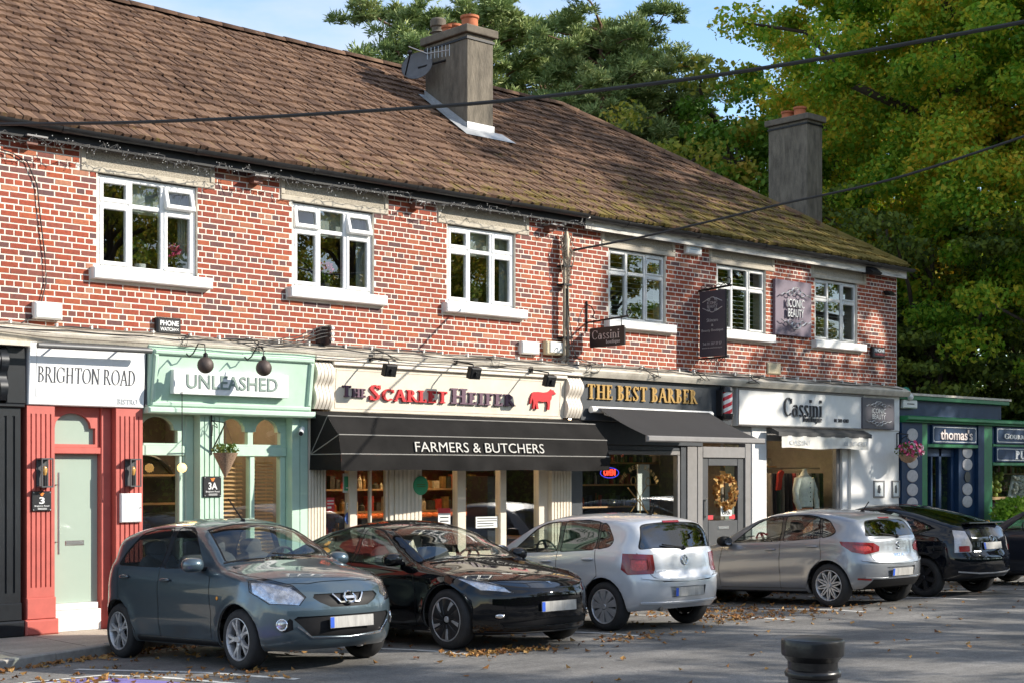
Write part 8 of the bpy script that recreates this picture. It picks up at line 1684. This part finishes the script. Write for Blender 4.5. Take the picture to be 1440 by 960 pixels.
b3 = broadleaf('maple', 33, 21, 4.9, 4.5, 330, 480, .15, M_maple, (.6,1.4)); mp_ = plant('huge maple turning yellow behind the second chimney', 'tree', at(1345, 40), *b3, M_bark, .6, 1, GB, 'maple_tree'); plant('tall green maple rising left behind the second chimney', 'tree', at(1195, 45), None, None, None, 3.9, .86, GB, 'maple_tree', mp_); plant('maple at the right edge behind the delicatessen', 'tree', at(1560, 36), None, None, None, 2.6, .95, GB, 'maple_tree', mp_)
b4 = broadleaf('conifer', 44, 9.5, 4.2, .5, 170, 200, .16, M_fir, (.7,1.3), 1, 0, .3); cp = plant('dark conifer hedge tree behind the brick corner', 'tree', at(1310, 38), *b4, M_bark, 0, 1, GB); plant('dark conifer behind the delicatessen roof', 'tree', at(1440, 40), None, None, None, 2, 1.05, GB, 'tree', cp); plant('dark low tree between hip and second chimney', 'tree', at(1190, 47), None, None, None, 1, 1.1, GB, 'tree', cp)
for i, (u, Z) in enumerate(((1120,62),(1330,58),(1520,55),(760,66),(900,64))): plant(['far green tree showing left of the second chimney','far green tree behind the maple trunk','far green tree beyond the delicatessen roof','far green tree low behind the pines','far green tree behind the yellowing tree'][i], 'tree', at(u, Z), None, None, None, i*1.1, 1.0 if i < 3 else .8, GB, 'tree', gp)
# trees across and along the road: they stand outside the view, shade the right half and show in the glass
GR = 'trees across the road'
b5 = broadleaf('sparse_maple', 51, 20, 5.2, 7.0, 100, 150, .22, M_maple, (.6,1.2)); sp_ = plant('tall thinning maple beyond the right edge throwing dappled shade on the boutique', 'tree', (36.8,-11.0,0), *b5, M_bark, 0, 1.27, GR, 'maple_tree')
plant('second thinning maple further along the road beyond the right edge', 'tree', (44,-13,0), None, None, None, 2, 1.05, GR, 'maple_tree', sp_)
for i, (x, y, rz, sc, pr) in enumerate(((70,-38,1,.95,mp_),(82,-36,2,.8,sp_),(25,-44,3,.7,mp_),(17,-43,.4,.8,sp_),(28,-40,1.7,.85,sp_),(40,-38,.9,.8,sp_),(50,-42,2,1.0,mp_),(60,-40,1,.8,sp_),(34,-46,1,.8,sp_))): plant('tree across the road behind the viewer, %s along' % ['first','second','third','fourth','fifth','sixth','seventh','eighth','ninth'][i], 'tree', (x, y, 0), None, None, None, rz, sc, GR, 'tree', pr)
for i, (x, y, rz, sc) in enumerate(((19.5,-20.5,0,.95),(27,-19.5,2,1.0),(34,-18,4,1.0))): plant('small street tree on the near kerb right of the viewer, %s' % ['nearest','next','furthest'][i], 'tree', (x, y, 0), None, None, None, rz, sc, GR, 'tree', yp)
rng = np.random.default_rng(77); cen = np.array([(x, -36+rng.normal(0,.25), z) for x in np.arange(-30, 110, .8) for z in (.6,1.6,2.6,3.6,4.6)]); hd = leaf_cloud('hedge', rng, cen, np.full(len(cen), .9), 110, .24, M_darkleaf, .8)  # hedge added out of view so the shop glass mirrors no bright horizon
hk = MB(); hk.box(-31, 111, -36.35, -35.75, -.1, 4.9); tag(hk.build('hedge_blocker', mat('hedge_blocker_dark', (.02,.03,.01), .95, var=.4, vscale=2), label='dark box added inside the hedge to block the horizon in reflections', cat='hedge'), kind='stuff')  # added box stops sky glare showing between the leaves
tag(link('hedge', hd, None), 'long green hedge added unseen behind the viewer to fill the glass reflections', 'hedge', kind='stuff')
# ------------------------------------------------------------ fallen leaves
rng = np.random.default_rng(8); P = []
def scat(n, fx, fy):
    for _ in range(n):
        x, y = fx(), fy()
        P.append((x, y() if callable(y) else y))
for _ in range(1500): x = rng.uniform(3, 32); P.append((x, kerb_y(x)-abs(rng.normal(0, .16))-.02))
for _ in range(550): x = rng.uniform(5, 32); P.append((x, kerb_y(x)-abs(rng.normal(0, 1.6))))
for _ in range(330): P.append((rng.uniform(5, 34), rng.uniform(-9, -2.2)))
for cx, cy, n, s in ((11.0,-5.3,90,.35),(10.6,-5.2,60,.25),(15.6,-4.6,70,.5),(17.0,-4.6,120,.9),(16.5,-3.5,120,.8),(12.9,-5.2,60,.4),(6.6,-4.3,60,.5),(7.6,-5.0,40,.4)):
    for _ in range(n): P.append((rng.normal(cx, s), rng.normal(cy, s*.45)))
V = []; Fc = []
for (x, y) in P:
    if y > kerb_y(x)-.01: 
        if rng.random() < .9: continue
        z = .004
    else: z = road_z(y)+.004
    s = rng.uniform(.02,.048); a = rng.uniform(0, 6.28); c_, s_ = cos(a), sin(a); k0 = len(V); l1, l2, l3 = rng.uniform(0,.035), rng.uniform(0,.05), rng.uniform(0,.02)
    for (px, py, pz) in ((-1,0,l3),(-.25,.75,l1),(.35,.55,0.002),(1,0,l2),(.35,-.55,0.002),(-.25,-.75,l1)): V.append((x+(px*c_-py*s_)*s, y+(px*s_+py*c_)*s, z+pz))
    Fc += [(k0,k0+1,k0+2,k0+3), (k0,k0+3,k0+4,k0+5)]
me = bpy.data.meshes.new('fallen_leaves'); me.from_pydata(V, [], Fc); o = link('fallen_leaves', me, None, [leaf_mat('fallen_leaf', [(.07,.03,.012),(.15,.062,.02),(.27,.12,.033),(.36,.21,.065),(.13,.05,.02)], .1, 4)]); tag(o, 'fallen brown and orange leaves along the kerb and on the road', 'leaves', kind='stuff')
